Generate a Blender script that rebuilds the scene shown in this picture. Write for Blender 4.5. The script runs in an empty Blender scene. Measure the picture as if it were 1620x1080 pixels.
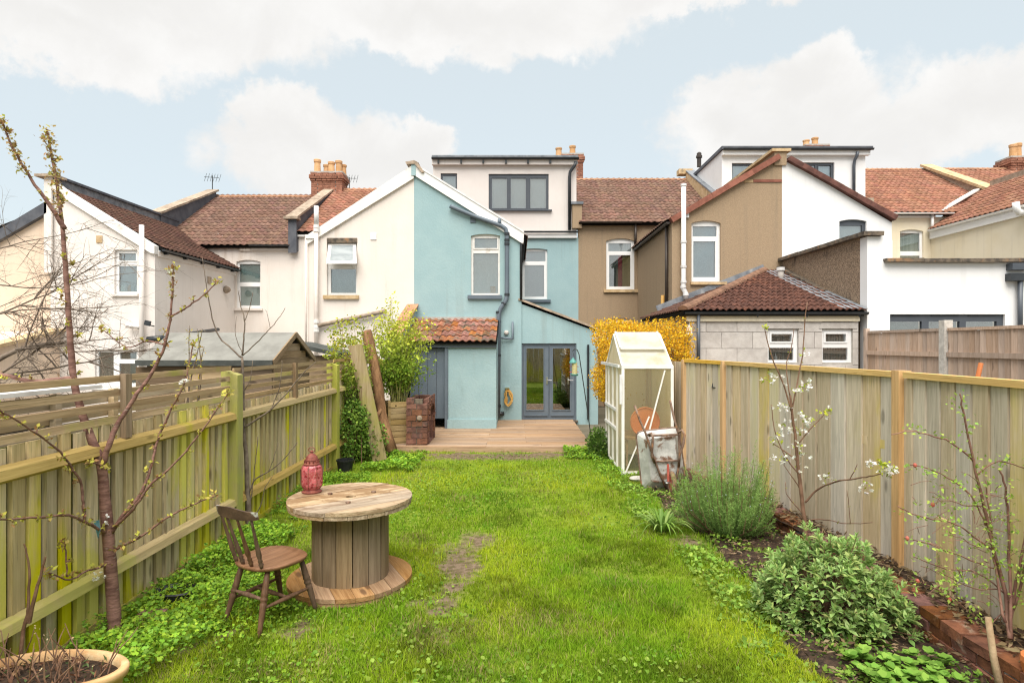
import bpy, math, random
import numpy as np
from mathutils import Vector, Matrix
from mathutils.geometry import tessellate_polygon

random.seed(7); rng = np.random.default_rng(7)
scene = bpy.context.scene
COL = scene.collection
R = math.radians

# ---------------------------------------------------------------- camera
CAM_H, FOC, VPX, VPY = 2.1, 945.0, 817.0, 545.0     # metres, focal length and vanishing point of a 1620x1080 picture
cam_d = bpy.data.cameras.new('camera'); cam = bpy.data.objects.new('camera', cam_d); COL.objects.link(cam)
cam.location = (0, 0, CAM_H); cam.rotation_euler = (R(90), 0, 0)
cam_d.sensor_width = 36.0; cam_d.lens = 36.0 * FOC / 1620.0
cam_d.shift_x = -(VPX - 810) / 1620.0; cam_d.shift_y = (VPY - 540) / 1620.0
cam_d.clip_start = 0.05; cam_d.clip_end = 2000
scene.camera = cam

# ---------------------------------------------------------------- light
SUN_EL, SUN_AZ = R(62), R(188)        # high behind the camera, veiled by cloud; azimuth clockwise from +Y
sun_d = bpy.data.lights.new('sun', 'SUN'); sun_d.energy = 3.4; sun_d.angle = R(58); sun_d.color = (1.0, 0.95, 0.88)
sun = bpy.data.objects.new('sun', sun_d); COL.objects.link(sun)
sdir = Vector((math.sin(SUN_AZ) * math.cos(SUN_EL), math.cos(SUN_AZ) * math.cos(SUN_EL), math.sin(SUN_EL)))
sun.rotation_euler = sdir.to_track_quat('Z', 'Y').to_euler(); sun.location = (0, -5, 30)
scene.view_settings.view_transform = 'Standard'; scene.view_settings.look = 'None'
scene.view_settings.exposure = 0.90; scene.view_settings.gamma = 1.0; scene.view_settings.use_curve_mapping = False
scene.render.engine = 'CYCLES'
scene.cycles.use_denoising = True; scene.cycles.denoiser = 'OPENIMAGEDENOISE'; scene.cycles.denoising_prefilter = 'NONE'; scene.cycles.denoising_input_passes = 'RGB_ALBEDO_NORMAL'
scene.cycles.use_adaptive_sampling = True; scene.cycles.adaptive_threshold = 0.005
scene.cycles.filter_width = 1.2
scene.cycles.max_bounces = 6; scene.cycles.diffuse_bounces = 3; scene.cycles.glossy_bounces = 3; scene.cycles.transmission_bounces = 4; scene.cycles.transparent_max_bounces = 10

class NT:
    """tiny node-tree helper"""
    def __init__(s, tree): s.t = tree; s.n = tree.nodes; s.l = tree.links
    def new(s, typ, **kw):
        n = s.n.new(typ)
        for k, v in kw.items():
            if k.startswith('i_'):
                key = k[2:]; key = int(key) if key.isdigit() else key.replace('_', ' ')
                s.put(n.inputs[key], v)
            else: setattr(n, k, v)
        return n
    def put(s, sock, v):
        if isinstance(v, bpy.types.NodeSocket): s.l.new(v, sock)
        else: sock.default_value = v
    def m(s, op, a, b=0.0, c=None, clamp=False):
        n = s.new('ShaderNodeMath', operation=op); n.use_clamp = clamp
        s.put(n.inputs[0], a); s.put(n.inputs[1], b)
        if c is not None: s.put(n.inputs[2], c)
        return n.outputs[0]
    def vm(s, op, a, b):
        n = s.new('ShaderNodeVectorMath', operation=op); s.put(n.inputs[0], a); s.put(n.inputs[1], b); return n.outputs[0]
    def mix(s, f, a, b, blend='MIX'):
        n = s.new('ShaderNodeMix', data_type='RGBA', blend_type=blend)
        s.put(n.inputs[0], f); s.put(n.inputs[6], a); s.put(n.inputs[7], b); return n.outputs[2]
    def smooth(s, x, a, b):
        n = s.new('ShaderNodeMapRange', interpolation_type='SMOOTHSTEP')
        s.put(n.inputs[0], x); n.inputs[1].default_value = a; n.inputs[2].default_value = b; return n.outputs[0]
    def noise(s, vec, scale, detail=5, rough=0.55, dist=0.0):
        n = s.new('ShaderNodeTexNoise'); s.put(n.inputs['Vector'], vec)
        n.inputs['Scale'].default_value = scale; n.inputs['Detail'].default_value = detail
        n.inputs['Roughness'].default_value = rough; n.inputs['Distortion'].default_value = dist
        return n.outputs['Fac']

def c4(c): return (c[0], c[1], c[2], 1.0)

# ---------------------------------------------------------------- sky: Nishita blue with broken cumulus
world = bpy.data.worlds.new('World'); scene.world = world; world.use_nodes = True
w = NT(world.node_tree); w.n.clear()
sky = w.new('ShaderNodeTexSky', sky_type='NISHITA'); sky.sun_disc = False
sky.sun_elevation = SUN_EL; sky.sun_rotation = SUN_AZ; sky.air_density = 1.0; sky.dust_density = 1.5; sky.ozone_density = 1.0
tc = w.new('ShaderNodeTexCoord'); dirv = tc.outputs['Generated']
sx = w.new('ShaderNodeSeparateXYZ'); w.l.new(dirv, sx.inputs[0])
az = w.m('MULTIPLY', w.m('ARCTAN2', sx.outputs[0], sx.outputs[1]), 57.2958)
el = w.m('MULTIPLY', w.m('ARCSINE', sx.outputs[2]), 57.2958)
az = w.m('ADD', az, w.m('MULTIPLY', w.m('SUBTRACT', w.noise(w.vm('ADD', dirv, (3.1, 1.7, 0.4)), 7.0, 7, 0.6), 0.5), 14.0))
el = w.m('ADD', el, w.m('MULTIPLY', w.m('SUBTRACT', w.noise(w.vm('ADD', dirv, (7.3, 2.2, 5.4)), 8.0, 7, 0.62), 0.5), 9.0))
n1 = w.noise(dirv, 11.0, 9, 0.62, 0.3)
n2 = w.noise(dirv, 3.2, 6, 0.55, 0.2)
nn = w.m('SUBTRACT', w.m('ADD', w.m('MULTIPLY', n1, 0.75), w.m('MULTIPLY', n2, 0.25)), 0.5)
def ell(a0, e0, ra, re, flat=0.0, tilt=0.0):
    da = w.m('DIVIDE', w.m('SUBTRACT', az, a0), ra)
    e1 = w.m('SUBTRACT', w.m('SUBTRACT', el, e0), w.m('MULTIPLY', w.m('SUBTRACT', az, a0), tilt))
    de = w.m('DIVIDE', e1, re)
    return w.m('SUBTRACT', 1.0, w.m('SQRT', w.m('ADD', w.m('MULTIPLY', da, da), w.m('MULTIPLY', de, de))))
clouds = [(-15.5, 15.8, 13, 5.2, 0), (-21, 18.5, 5.5, 3.2, 0), (-9.5, 18.2, 4.5, 3.0, 0),
          (25, 17.5, 13, 6.5, 0), (19.5, 19.0, 6, 4.0, 0), (26, 21.6, 5.0, 3.4, 0), (39, 18.0, 10, 4.6, 0),
          (-32, 25.5, 22, 4.8, 0.06), (-8, 28.2, 26, 4.0, 0.03), (14, 30.5, 26, 3.0, 0.0), (-38, 22.5, 12, 3.5, 0)]
cv = None
for a0, e0, ra, re, tl in clouds:
    d = ell(a0, e0, ra, re, tilt=tl)
    cv = d if cv is None else w.m('MAXIMUM', cv, d)
cv = w.m('ADD', cv, w.m('MULTIPLY', nn, 1.05))
placed = w.smooth(cv, -0.02, 0.28)
wide = w.m('MAXIMUM', w.smooth(el, 29, 36), w.smooth(w.m('ABSOLUTE', az), 42, 56))
gen = w.m('MULTIPLY', w.smooth(w.m('ADD', w.m('MULTIPLY', n2, 0.7), w.m('MULTIPLY', n1, 0.3)), 0.44, 0.58), wide)
cover = w.m('MAXIMUM', placed, gen)
cover = w.m('MULTIPLY', cover, w.smooth(el, -1.0, 3.0))
shade = w.m('MULTIPLY', w.smooth(w.noise(w.vm('ADD', dirv, (0.0, 0.0, -0.02)), 6.5, 8, 0.6, 0.4), 0.28, 0.66), w.smooth(cv, 1.1, 0.25), clamp=True)
ccol = w.mix(shade, c4((0.475, 0.467, 0.455)), c4((0.535, 0.528, 0.518)))
blue = w.mix(0.70, w.vm('MULTIPLY', sky.outputs[0], (0.08, 0.08, 0.08)), c4((0.495, 0.54, 0.538)))
skycol = w.mix(w.m('MULTIPLY', cover, 0.96), blue, ccol)
bg = w.new('ShaderNodeBackground'); w.l.new(skycol, bg.inputs[0]); bg.inputs[1].default_value = 1.0
wo = w.new('ShaderNodeOutputWorld'); w.l.new(bg.outputs[0], wo.inputs[0])

# ---------------------------------------------------------------- pixel <-> metres
def PX(px, Y): return (px - VPX) * Y / FOC
def PZ(py, Y): return CAM_H - (py - VPY) * Y / FOC
def P(px, py, Y): return Vector((PX(px, Y), Y, PZ(py, Y)))

# ---------------------------------------------------------------- materials
def base_mat(name):
    m = bpy.data.materials.new(name); m.use_nodes = True
    t = NT(m.node_tree); b = t.n['Principled BSDF']
    return m, t, b

def coords(t, stretch=(1, 1, 1), rand=True, world=False):
    if world: v = t.new('ShaderNodeNewGeometry').outputs['Position']
    else: v = t.new('ShaderNodeTexCoord').outputs['Object']
    oi = t.new('ShaderNodeObjectInfo')
    if rand:
        cx = t.new('ShaderNodeCombineXYZ')
        t.put(cx.inputs[0], t.m('MULTIPLY', oi.outputs['Random'], 37.0)); t.put(cx.inputs[1], t.m('MULTIPLY', oi.outputs['Random'], 71.0))
        t.put(cx.inputs[2], t.m('MULTIPLY', oi.outputs['Random'], 53.0))
        v = t.vm('ADD', v, cx.outputs[0])
    return t.vm('MULTIPLY', v, stretch), oi

def pmat(name, a, b, scale=4.0, rough=0.8, bump=0.15, stretch=(1, 1, 1), vary=0.0, stain=None, stain_scale=1.0, stain_at=(0.52, 0.68),
         streak=0.0, bump_scale=None, metallic=0.0, spec=0.3, lo=0.35, hi=0.65, world=False, stain_stretch=(1, 1, 1), rand=True, attr=False, detail=6, huevary=0.0):
    m, t, bs = base_mat(name)
    v, oi = coords(t, stretch, rand and not world, world)
    f = t.smooth(t.noise(v, scale, detail, 0.6), lo, hi)
    col = t.mix(f, c4(a), c4(b))
    if attr:
        at = t.new('ShaderNodeAttribute', attribute_name='col')
        col = t.mix(1.0, col, at.outputs['Color'], 'MULTIPLY')
    if stain:
        gv = t.vm('MULTIPLY', t.new('ShaderNodeNewGeometry').outputs['Position'], stain_stretch)
        sf = t.smooth(t.noise(gv, stain_scale, 6, 0.62, 0.3), *stain_at)
        col = t.mix(sf, col, c4(stain))
    if streak:
        gv2 = t.vm('MULTIPLY', t.new('ShaderNodeNewGeometry').outputs['Position'], (7.0, 7.0, 0.22))
        s1 = t.smooth(t.noise(gv2, 1.0, 6, 0.6, 0.2), 0.50, 0.74); s2 = t.smooth(t.noise(t.new('ShaderNodeNewGeometry').outputs['Position'], 0.55, 4, 0.6), 0.40, 0.62)
        col = t.mix(t.m('MULTIPLY', t.m('MULTIPLY', s1, s2), streak), col, c4((0.19, 0.16, 0.12)))
    if vary:
        h = t.new('ShaderNodeHueSaturation')
        t.put(h.inputs['Value'], t.m('ADD', 1.0 - vary, t.m('MULTIPLY', oi.outputs['Random'], 2 * vary)))
        if huevary:
            r2 = t.m('FRACT', t.m('MULTIPLY', oi.outputs['Random'], 17.3))
            t.put(h.inputs['Saturation'], t.m('ADD', 1.0 - huevary, t.m('MULTIPLY', r2, 2 * huevary)))
            t.put(h.inputs['Hue'], t.m('ADD', 0.5 - huevary * .06, t.m('MULTIPLY', r2, huevary * .12)))
        t.put(h.inputs['Color'], col); col = h.outputs[0]
    t.put(bs.inputs['Base Color'], col)
    bs.inputs['Roughness'].default_value = rough; bs.inputs['Metallic'].default_value = metallic
    bs.inputs['Specular IOR Level'].default_value = spec
    if bump:
        bn = t.noise(v, bump_scale or scale * 3, 5, 0.65)
        bp = t.new('ShaderNodeBump'); bp.inputs['Strength'].default_value = bump; bp.inputs['Distance'].default_value = 0.02
        t.put(bp.inputs['Height'], bn); t.put(bs.inputs['Normal'], bp.outputs[0])
    return m

def wood(name, a, b, axis=2, algae=None, algae_at=(0.5, 0.68), vary=0.16, dark=None, rough=0.85, knots=True, algae_scale=1.1, huevary=0.15, low_algae=False):
    """grain runs along the local axis"""
    m, t, bs = base_mat(name)
    st = [14.0, 14.0, 14.0]; st[axis] = 0.7
    v, oi = coords(t, tuple(st))
    g1 = t.noise(v, 1.6, 7, 0.62, 0.8)
    st2 = [60.0, 60.0, 60.0]; st2[axis] = 2.0
    v2, _ = coords(t, tuple(st2))
    g2 = t.noise(v2, 1.5, 4, 0.6)
    f = t.smooth(t.m('ADD', t.m('MULTIPLY', g1, 0.6), t.m('MULTIPLY', g2, 0.4)), 0.36, 0.64)
    col = t.mix(f, c4(a), c4(b))
    dk = dark or tuple(x * 0.4 for x in a)
    col = t.mix(t.m('MULTIPLY', t.smooth(g2, 0.57, 0.70), 0.6), col, c4(dk))
    if knots:
        st3 = [5.5, 5.5, 5.5]; st3[axis] = 1.9
        v3, _ = coords(t, tuple(st3))
        vo = t.new('ShaderNodeTexVoronoi', feature='F1'); t.put(vo.inputs['Vector'], v3); vo.inputs['Scale'].default_value = 1.0
        col = t.mix(t.m('MULTIPLY', t.m('SUBTRACT', 1.0, t.smooth(vo.outputs['Distance'], 0.07, 0.18)), 0.75), col, c4(dk))
    if algae:
        gp = t.new('ShaderNodeNewGeometry').outputs['Position']
        r3 = t.m('MULTIPLY', t.m('SUBTRACT', oi.outputs['Random'], 0.5), 0.26)
        an = t.m('ADD', t.noise(t.vm('MULTIPLY', gp, (1.0, 1.6, 0.7)), algae_scale, 6, 0.6, 0.4), r3)
        if low_algae:
            sp = t.new('ShaderNodeSeparateXYZ'); t.put(sp.inputs[0], gp)
            an = t.m('ADD', an, t.m('MULTIPLY', t.m('SUBTRACT', 0.45, sp.outputs[2]), 0.16))
        col = t.mix(t.m('MULTIPLY', t.smooth(an, *algae_at), 0.85), col, c4(algae))
    if vary:
        h = t.new('ShaderNodeHueSaturation')
        t.put(h.inputs['Value'], t.m('ADD', 1.0 - vary, t.m('MULTIPLY', oi.outputs['Random'], 2 * vary)))
        r2 = t.m('FRACT', t.m('MULTIPLY', oi.outputs['Random'], 17.3))
        t.put(h.inputs['Saturation'], t.m('ADD', 1.0 - huevary, t.m('MULTIPLY', r2, 2 * huevary)))
        t.put(h.inputs['Color'], col); col = h.outputs[0]
    t.put(bs.inputs['Base Color'], col); bs.inputs['Roughness'].default_value = rough; bs.inputs['Specular IOR Level'].default_value = 0.2
    bp = t.new('ShaderNodeBump'); bp.inputs['Strength'].default_value = 0.35; bp.inputs['Distance'].default_value = 0.006
    t.put(bp.inputs['Height'], t.m('ADD', g1, g2)); t.put(bs.inputs['Normal'], bp.outputs[0])
    return m

def glass_mat(name, tint=(0.9, 0.95, 0.95), refl=0.10):
    m, t, bs = base_mat(name); t.n.remove(bs)
    tr = t.new('ShaderNodeBsdfTransparent'); tr.inputs[0].default_value = c4(tint)
    gl = t.new('ShaderNodeBsdfGlossy'); gl.inputs['Roughness'].default_value = 0.015; gl.inputs[0].default_value = (1, 1, 1, 1)
    fr = t.new('ShaderNodeFresnel'); fr.inputs[0].default_value = 1.5
    mx = t.new('ShaderNodeMixShader'); t.put(mx.inputs[0], t.m('ADD', fr.outputs[0], refl, clamp=True))
    t.l.new(tr.outputs[0], mx.inputs[1]); t.l.new(gl.outputs[0], mx.inputs[2])
    t.l.new(mx.outputs[0], t.n['Material Output'].inputs[0])
    return m

def leaf_mat(name, rough=0.55, trans=0.35, spec=0.3):
    m, t, bs = base_mat(name)
    at = t.new('ShaderNodeAttribute', attribute_name='col')
    t.put(bs.inputs['Base Color'], at.outputs['Color']); bs.inputs['Roughness'].default_value = rough
    bs.inputs['Specular IOR Level'].default_value = spec
    tl = t.new('ShaderNodeBsdfTranslucent'); t.put(tl.inputs[0], at.outputs['Color'])
    mx = t.new('ShaderNodeMixShader'); mx.inputs[0].default_value = trans
    t.l.new(bs.outputs[0], mx.inputs[1]); t.l.new(tl.outputs[0], mx.inputs[2]); t.l.new(mx.outputs[0], t.n['Material Output'].inputs[0])
    return m

M = {}
M['blue'] = pmat('blue_render', (0.285, 0.415, 0.435), (0.315, 0.445, 0.46), 1.6, 0.75, 0.30, bump_scale=22, stain=(0.24, 0.345, 0.35), stain_scale=0.7, stain_at=(0.60, 0.80), stain_stretch=(1.6, 1, 0.5), streak=0.20)
M['cream'] = pmat('cream_render', (0.74, 0.665, 0.60), (0.77, 0.70, 0.64), 1.2, 0.85, 0.2, bump_scale=25, stain=(0.56, 0.45, 0.36), stain_scale=0.9, stain_at=(0.55, 0.80), stain_stretch=(2.2, 1, 0.35), streak=0.16)
M['cream_pale'] = pmat('pale_cream_render', (0.75, 0.69, 0.64), (0.78, 0.725, 0.68), 1.2, 0.85, 0.2, bump_scale=25, stain=(0.70, 0.60, 0.52), stain_scale=0.8, stain_at=(0.62, 0.84), stain_stretch=(2.2, 1, 0.35), streak=0.14)
M['peach'] = pmat('peach_render', (0.72, 0.56, 0.43), (0.74, 0.60, 0.47), 1.2, 0.85, 0.2, bump_scale=25, streak=0.20)
M['yellow'] = pmat('yellow_cream_render', (0.74, 0.65, 0.48), (0.77, 0.69, 0.54), 1.2, 0.85, 0.15, bump_scale=25, streak=0.20)
M['brown'] = pmat('brown_render', (0.31, 0.225, 0.145), (0.37, 0.27, 0.175), 40, 0.95, 0.5, bump_scale=55, stain=(0.26, 0.19, 0.12), stain_scale=1.1, stain_at=(0.58, 0.85), stain_stretch=(2.4, 2.4, 0.3), streak=0.35)
M['white_wall'] = pmat('white_render', (0.77, 0.765, 0.76), (0.80, 0.795, 0.79), 1.0, 0.85, 0.1, bump_scale=25, stain=(0.72, 0.70, 0.67), stain_scale=0.5, stain_at=(0.66, 0.86), stain_stretch=(2, 1, 0.4), streak=0.10)
M['dormer'] = pmat('dormer_render', (0.67, 0.615, 0.58), (0.70, 0.65, 0.615), 1.2, 0.85, 0.12, bump_scale=30, stain=(0.58, 0.54, 0.5), stain_scale=0.7, stain_at=(0.64, 0.85), stain_stretch=(2, 1, 0.4), streak=0.20)
M['pebble'] = pmat('pebbledash', (0.16, 0.115, 0.08), (0.40, 0.29, 0.20), 38, 0.95, 0.9, bump_scale=45, stain=(0.06, 0.05, 0.045), stain_scale=1.3, stain_at=(0.55, 0.72), stain_stretch=(1, 1.6, 0.5))
M['block'] = pmat('concrete_block', (0.46, 0.42, 0.385), (0.56, 0.52, 0.48), 5, 0.95, 0.25, bump_scale=60, vary=0.06)
M['mortar'] = pmat('mortar', (0.36, 0.33, 0.30), (0.45, 0.42, 0.38), 12, 0.95, 0.3)
M['upvc'] = pmat('white_upvc', (0.80, 0.79, 0.77), (0.83, 0.82, 0.81), 2, 0.35, 0.0, spec=0.5)
M['old_white'] = pmat('weathered_white_paint', (0.74, 0.71, 0.67), (0.80, 0.78, 0.75), 3, 0.6, 0.1, stain=(0.50, 0.45, 0.38), stain_scale=3.0, stain_at=(0.58, 0.75))
M['grey_frame'] = pmat('anthracite_frame', (0.060, 0.070, 0.085), (0.072, 0.082, 0.098), 3, 0.45, 0.0, spec=0.5)
M['slate_paint'] = pmat('slate_blue_paint', (0.105, 0.135, 0.165), (0.125, 0.155, 0.185), 3, 0.5, 0.05, spec=0.4)
M['pipe_black'] = pmat('black_pipe', (0.018, 0.022, 0.026), (0.032, 0.037, 0.042), 4, 0.4, 0.0, spec=0.5)
M['pipe_brown'] = pmat('brown_pipe', (0.035, 0.026, 0.022), (0.05, 0.038, 0.03), 4, 0.45, 0.0, spec=0.4)
M['pipe_white'] = pmat('white_pipe', (0.62, 0.61, 0.60), (0.74, 0.73, 0.72), 6, 0.45, 0.0, spec=0.4)
M['pipe_cream'] = pmat('cream_pipe', (0.74, 0.65, 0.58), (0.79, 0.71, 0.65), 6, 0.55, 0.0, spec=0.3)
M['lead'] = pmat('lead_flashing', (0.13, 0.145, 0.165), (0.24, 0.255, 0.275), 5, 0.6, 0.2, spec=0.4, stain=(0.35, 0.36, 0.36), stain_scale=4, stain_at=(0.58, 0.75))
M['lead_dark'] = pmat('dark_lead', (0.07, 0.075, 0.09), (0.11, 0.115, 0.13), 3, 0.65, 0.15)
M['coping'] = pmat('stone_coping', (0.27, 0.21, 0.155), (0.42, 0.33, 0.25), 7, 0.95, 0.4, vary=0.14)
M['coping_warm'] = pmat('lichen_stone_coping', (0.46, 0.32, 0.17), (0.60, 0.45, 0.27), 6, 0.95, 0.4, stain=(0.26, 0.20, 0.13), stain_scale=3, stain_at=(0.55, 0.7))
M['coping_dark'] = pmat('mossy_coping', (0.07, 0.06, 0.05), (0.19, 0.15, 0.11), 9, 0.95, 0.5, stain=(0.30, 0.17, 0.09), stain_scale=4, stain_at=(0.56, 0.7))
M['tile_brown'] = pmat('brown_roof_tiles', (0.128, 0.072, 0.052), (0.225, 0.132, 0.097), 9, 0.9, 0.25, attr=True, stain=(0.15, 0.08, 0.055), stain_scale=1.0, stain_at=(0.5, 0.75))
M['tile_dark'] = pmat('dark_brown_roof_tiles', (0.085, 0.042, 0.030), (0.15, 0.075, 0.052), 9, 0.85, 0.25, attr=True)
M['tile_red'] = pmat('red_roof_tiles', (0.235, 0.105, 0.066), (0.345, 0.170, 0.112), 9, 0.9, 0.25, attr=True, stain=(0.22, 0.10, 0.06), stain_scale=0.9, stain_at=(0.52, 0.75))
M['tile_ext'] = pmat('extension_roof_tiles', (0.062, 0.026, 0.018), (0.125, 0.052, 0.034), 7, 0.8, 0.25, vary=0.22, stain=(0.20, 0.075, 0.04), stain_scale=1.2, stain_at=(0.58, 0.75))
M['tile_clay'] = pmat('old_clay_tiles', (0.20, 0.075, 0.042), (0.33, 0.135, 0.075), 9, 0.9, 0.35, vary=0.28, stain=(0.14, 0.10, 0.065), stain_scale=3.5, stain_at=(0.46, 0.60), huevary=0.2)
M['tile_verge'] = pmat('verge_tiles', (0.20, 0.075, 0.050), (0.28, 0.11, 0.075), 6, 0.85, 0.2, vary=0.12)
M['tile_verge_dark'] = pmat('dark_verge_tiles', (0.10, 0.045, 0.036), (0.16, 0.07, 0.055), 6, 0.85, 0.2, vary=0.12)
M['ridge'] = pmat('ridge_tiles', (0.30, 0.15, 0.085), (0.42, 0.23, 0.13), 6, 0.9, 0.3, vary=0.14)
M['hip'] = pmat('hip_tiles', (0.13, 0.07, 0.045), (0.22, 0.12, 0.075), 6, 0.9, 0.4, vary=0.14)
M['brick'] = pmat('red_brick', (0.125, 0.058, 0.040), (0.215, 0.10, 0.066), 9, 0.95, 0.5, vary=0.15, stain=(0.10, 0.065, 0.05), stain_scale=5, stain_at=(0.54, 0.70), huevary=0.12)
M['brick_wet'] = pmat('damp_dark_brick', (0.125, 0.052, 0.034), (0.24, 0.10, 0.062), 9, 0.9, 0.5, vary=0.28, stain=(0.40, 0.30, 0.23), stain_scale=4.5, stain_at=(0.60, 0.74), huevary=0.25)
M['stack_brick'] = pmat('chimney_brick', (0.22, 0.095, 0.06), (0.34, 0.16, 0.105), 8, 0.95, 0.4, vary=0.22)
M['pot'] = pmat('chimney_pot_clay', (0.52, 0.29, 0.13), (0.62, 0.38, 0.20), 4, 0.9, 0.2, vary=0.1)
M['felt'] = pmat('grey_roofing_felt', (0.185, 0.18, 0.16), (0.24, 0.235, 0.21), 3, 0.95, 0.3, bump_scale=90)
M['felt_edge'] = pmat('dark_felt_edge', (0.05, 0.055, 0.05), (0.08, 0.085, 0.078), 5, 0.9, 0.3)
M['blind_grey'] = pmat('grey_blind', (0.60, 0.62, 0.61), (0.66, 0.68, 0.67), 1.0, 0.9, 0.0)  # grey of the blinds mixed with the cloud reflection of the panes
M['blind_mid'] = pmat('grey_blue_blind', (0.42, 0.50, 0.54), (0.50, 0.58, 0.61), 0.8, 0.9, 0.0)  # blue-grey sky reflection put into the colour behind the panes
M['blind_dark'] = pmat('dim_room', (0.14, 0.165, 0.15), (0.22, 0.245, 0.225), 1.5, 0.9, 0.0)  # opaque panel; the dimness of an unlit room is in its colour
M['blind_aqua'] = pmat('pale_aqua_blind', (0.72, 0.84, 0.80), (0.76, 0.86, 0.83), 1.0, 0.9, 0.0)
M['net'] = pmat('net_curtain', (0.55, 0.66, 0.62), (0.78, 0.86, 0.82), 30, 0.9, 0.0, stretch=(1, 1, 0.02))
M['curtain_tan'] = pmat('tan_curtain', (0.42, 0.30, 0.13), (0.58, 0.44, 0.22), 20, 0.9, 0.0, stretch=(1, 1, 0.02))
M['curtain_red'] = pmat('red_curtain', (0.42, 0.06, 0.09), (0.52, 0.09, 0.12), 20, 0.9, 0.0, stretch=(1, 1, 0.02))
M['curtain_white'] = pmat('white_net', (0.6, 0.62, 0.62), (0.72, 0.74, 0.74), 20, 0.9, 0.0, stretch=(1, 1, 0.02))
M['glass'] = glass_mat('window_glass', (0.92, 0.96, 0.96), 0.14)
M['door_glass'] = glass_mat('door_glass', (0.80, 0.82, 0.80), 0.16)
M['steel'] = pmat('brushed_steel', (0.6, 0.6, 0.6), (0.7, 0.7, 0.7), 5, 0.25, 0.0, metallic=1.0)
M['fence_left'] = wood('mossy_fence_board', (0.45, 0.355, 0.20), (0.70, 0.575, 0.355), 2, algae=(0.60, 0.56, 0.04), algae_at=(0.41, 0.59), vary=0.22, low_algae=True)
M['rail_left'] = wood('mossy_fence_rail', (0.36, 0.255, 0.10), (0.52, 0.39, 0.165), 1, algae=(0.38, 0.36, 0.045), algae_at=(0.54, 0.70), vary=0.10)
M['post_left'] = wood('mossy_fence_post', (0.30, 0.235, 0.11), (0.42, 0.34, 0.17), 2, algae=(0.37, 0.38, 0.04), algae_at=(0.38, 0.56), vary=0.05, knots=False)
M['slat_left'] = wood('weathered_slat', (0.33, 0.215, 0.11), (0.54, 0.375, 0.215), 1, algae=(0.38, 0.34, 0.08), algae_at=(0.56, 0.74), vary=0.15)
M['stub_left'] = wood('weathered_stub', (0.21, 0.145, 0.088), (0.32, 0.23, 0.15), 2, vary=0.1)
M['moss_joint'] = pmat('mossy_joint', (0.085, 0.095, 0.02), (0.14, 0.15, 0.03), 6, 0.95, 0.3)  # mossy green, kept dark to paint the shade in the board seams
M['fence_back'] = wood('neighbour_board', (0.46, 0.35, 0.22), (0.62, 0.50, 0.34), 1, vary=0.12)
M['fence_right'] = wood('grey_fence_board', (0.45, 0.365, 0.26), (0.65, 0.55, 0.42), 2, algae=(0.54, 0.46, 0.20), algae_at=(0.55, 0.78), vary=0.12, huevary=0.4)
M['post_right'] = wood('orange_fence_post', (0.50, 0.29, 0.12), (0.68, 0.43, 0.20), 2, vary=0.06, knots=False)
M['cap_right'] = wood('yellow_fence_cap', (0.56, 0.335, 0.085), (0.70, 0.46, 0.15), 1, vary=0.06, knots=False)
M['fence_far'] = wood('brown_far_fence', (0.40, 0.285, 0.21), (0.54, 0.405, 0.315), 2, vary=0.16)
M['concrete'] = pmat('concrete_post', (0.46, 0.43, 0.39), (0.58, 0.55, 0.50), 12, 0.95, 0.4)
M['shed'] = wood('shed_board', (0.23, 0.165, 0.105), (0.36, 0.27, 0.18), 0, vary=0.14)
M['shed_dark'] = wood('shed_trim', (0.145, 0.105, 0.07), (0.22, 0.16, 0.11), 0, vary=0.1)
M['shed_tan'] = wood('shed_panel', (0.50, 0.37, 0.235), (0.58, 0.45, 0.30), 0, vary=0.05, knots=False)
M['deck'] = wood('deck_board', (0.26, 0.165, 0.10), (0.43, 0.295, 0.19), 0, vary=0.17, dark=(0.10, 0.06, 0.04), rough=0.6)
M['spool_top'] = wood('spool_plank', (0.22, 0.145, 0.085), (0.52, 0.40, 0.27), 1, vary=0.16, dark=(0.05, 0.032, 0.02), rough=0.6, algae=(0.20, 0.125, 0.07), algae_at=(0.52, 0.66), algae_scale=5.0)
M['spool_stave'] = wood('spool_stave', (0.165, 0.115, 0.068), (0.27, 0.20, 0.125), 2, vary=0.16, dark=(0.06, 0.045, 0.03), algae=(0.30, 0.15, 0.05), algae_at=(0.58, 0.72), rough=0.65)
M['spool_base'] = wood('spool_base_plank', (0.25, 0.135, 0.06), (0.41, 0.25, 0.125), 1, vary=0.14, dark=(0.09, 0.05, 0.03))
M['chair'] = wood('chair_wood', (0.085, 0.046, 0.028), (0.165, 0.095, 0.058), 2, vary=0.05, dark=(0.03, 0.018, 0.012), rough=0.5, knots=False)
M['chair_seat'] = wood('chair_seat_wood', (0.13, 0.068, 0.04), (0.26, 0.15, 0.092), 1, vary=0.03, dark=(0.05, 0.03, 0.02), rough=0.42, knots=False)
M['chair_rail'] = pmat('peeling_crest', (0.075, 0.045, 0.03), (0.14, 0.085, 0.055), 8, 0.55, 0.3, stain=(0.50, 0.49, 0.45), stain_scale=6, stain_at=(0.56, 0.62))
M['planter'] = wood('planter_board', (0.33, 0.22, 0.095), (0.50, 0.36, 0.17), 0, vary=0.13)
M['plank_pale'] = wood('pale_old_plank', (0.26, 0.19, 0.10), (0.40, 0.31, 0.19), 2, algae=(0.30, 0.28, 0.06), algae_at=(0.42, 0.62), vary=0.0)
M['log'] = pmat('bark_log', (0.15, 0.075, 0.035), (0.32, 0.175, 0.085), 7, 0.95, 0.9, stretch=(1, 1, 0.25), bump_scale=14)
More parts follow.
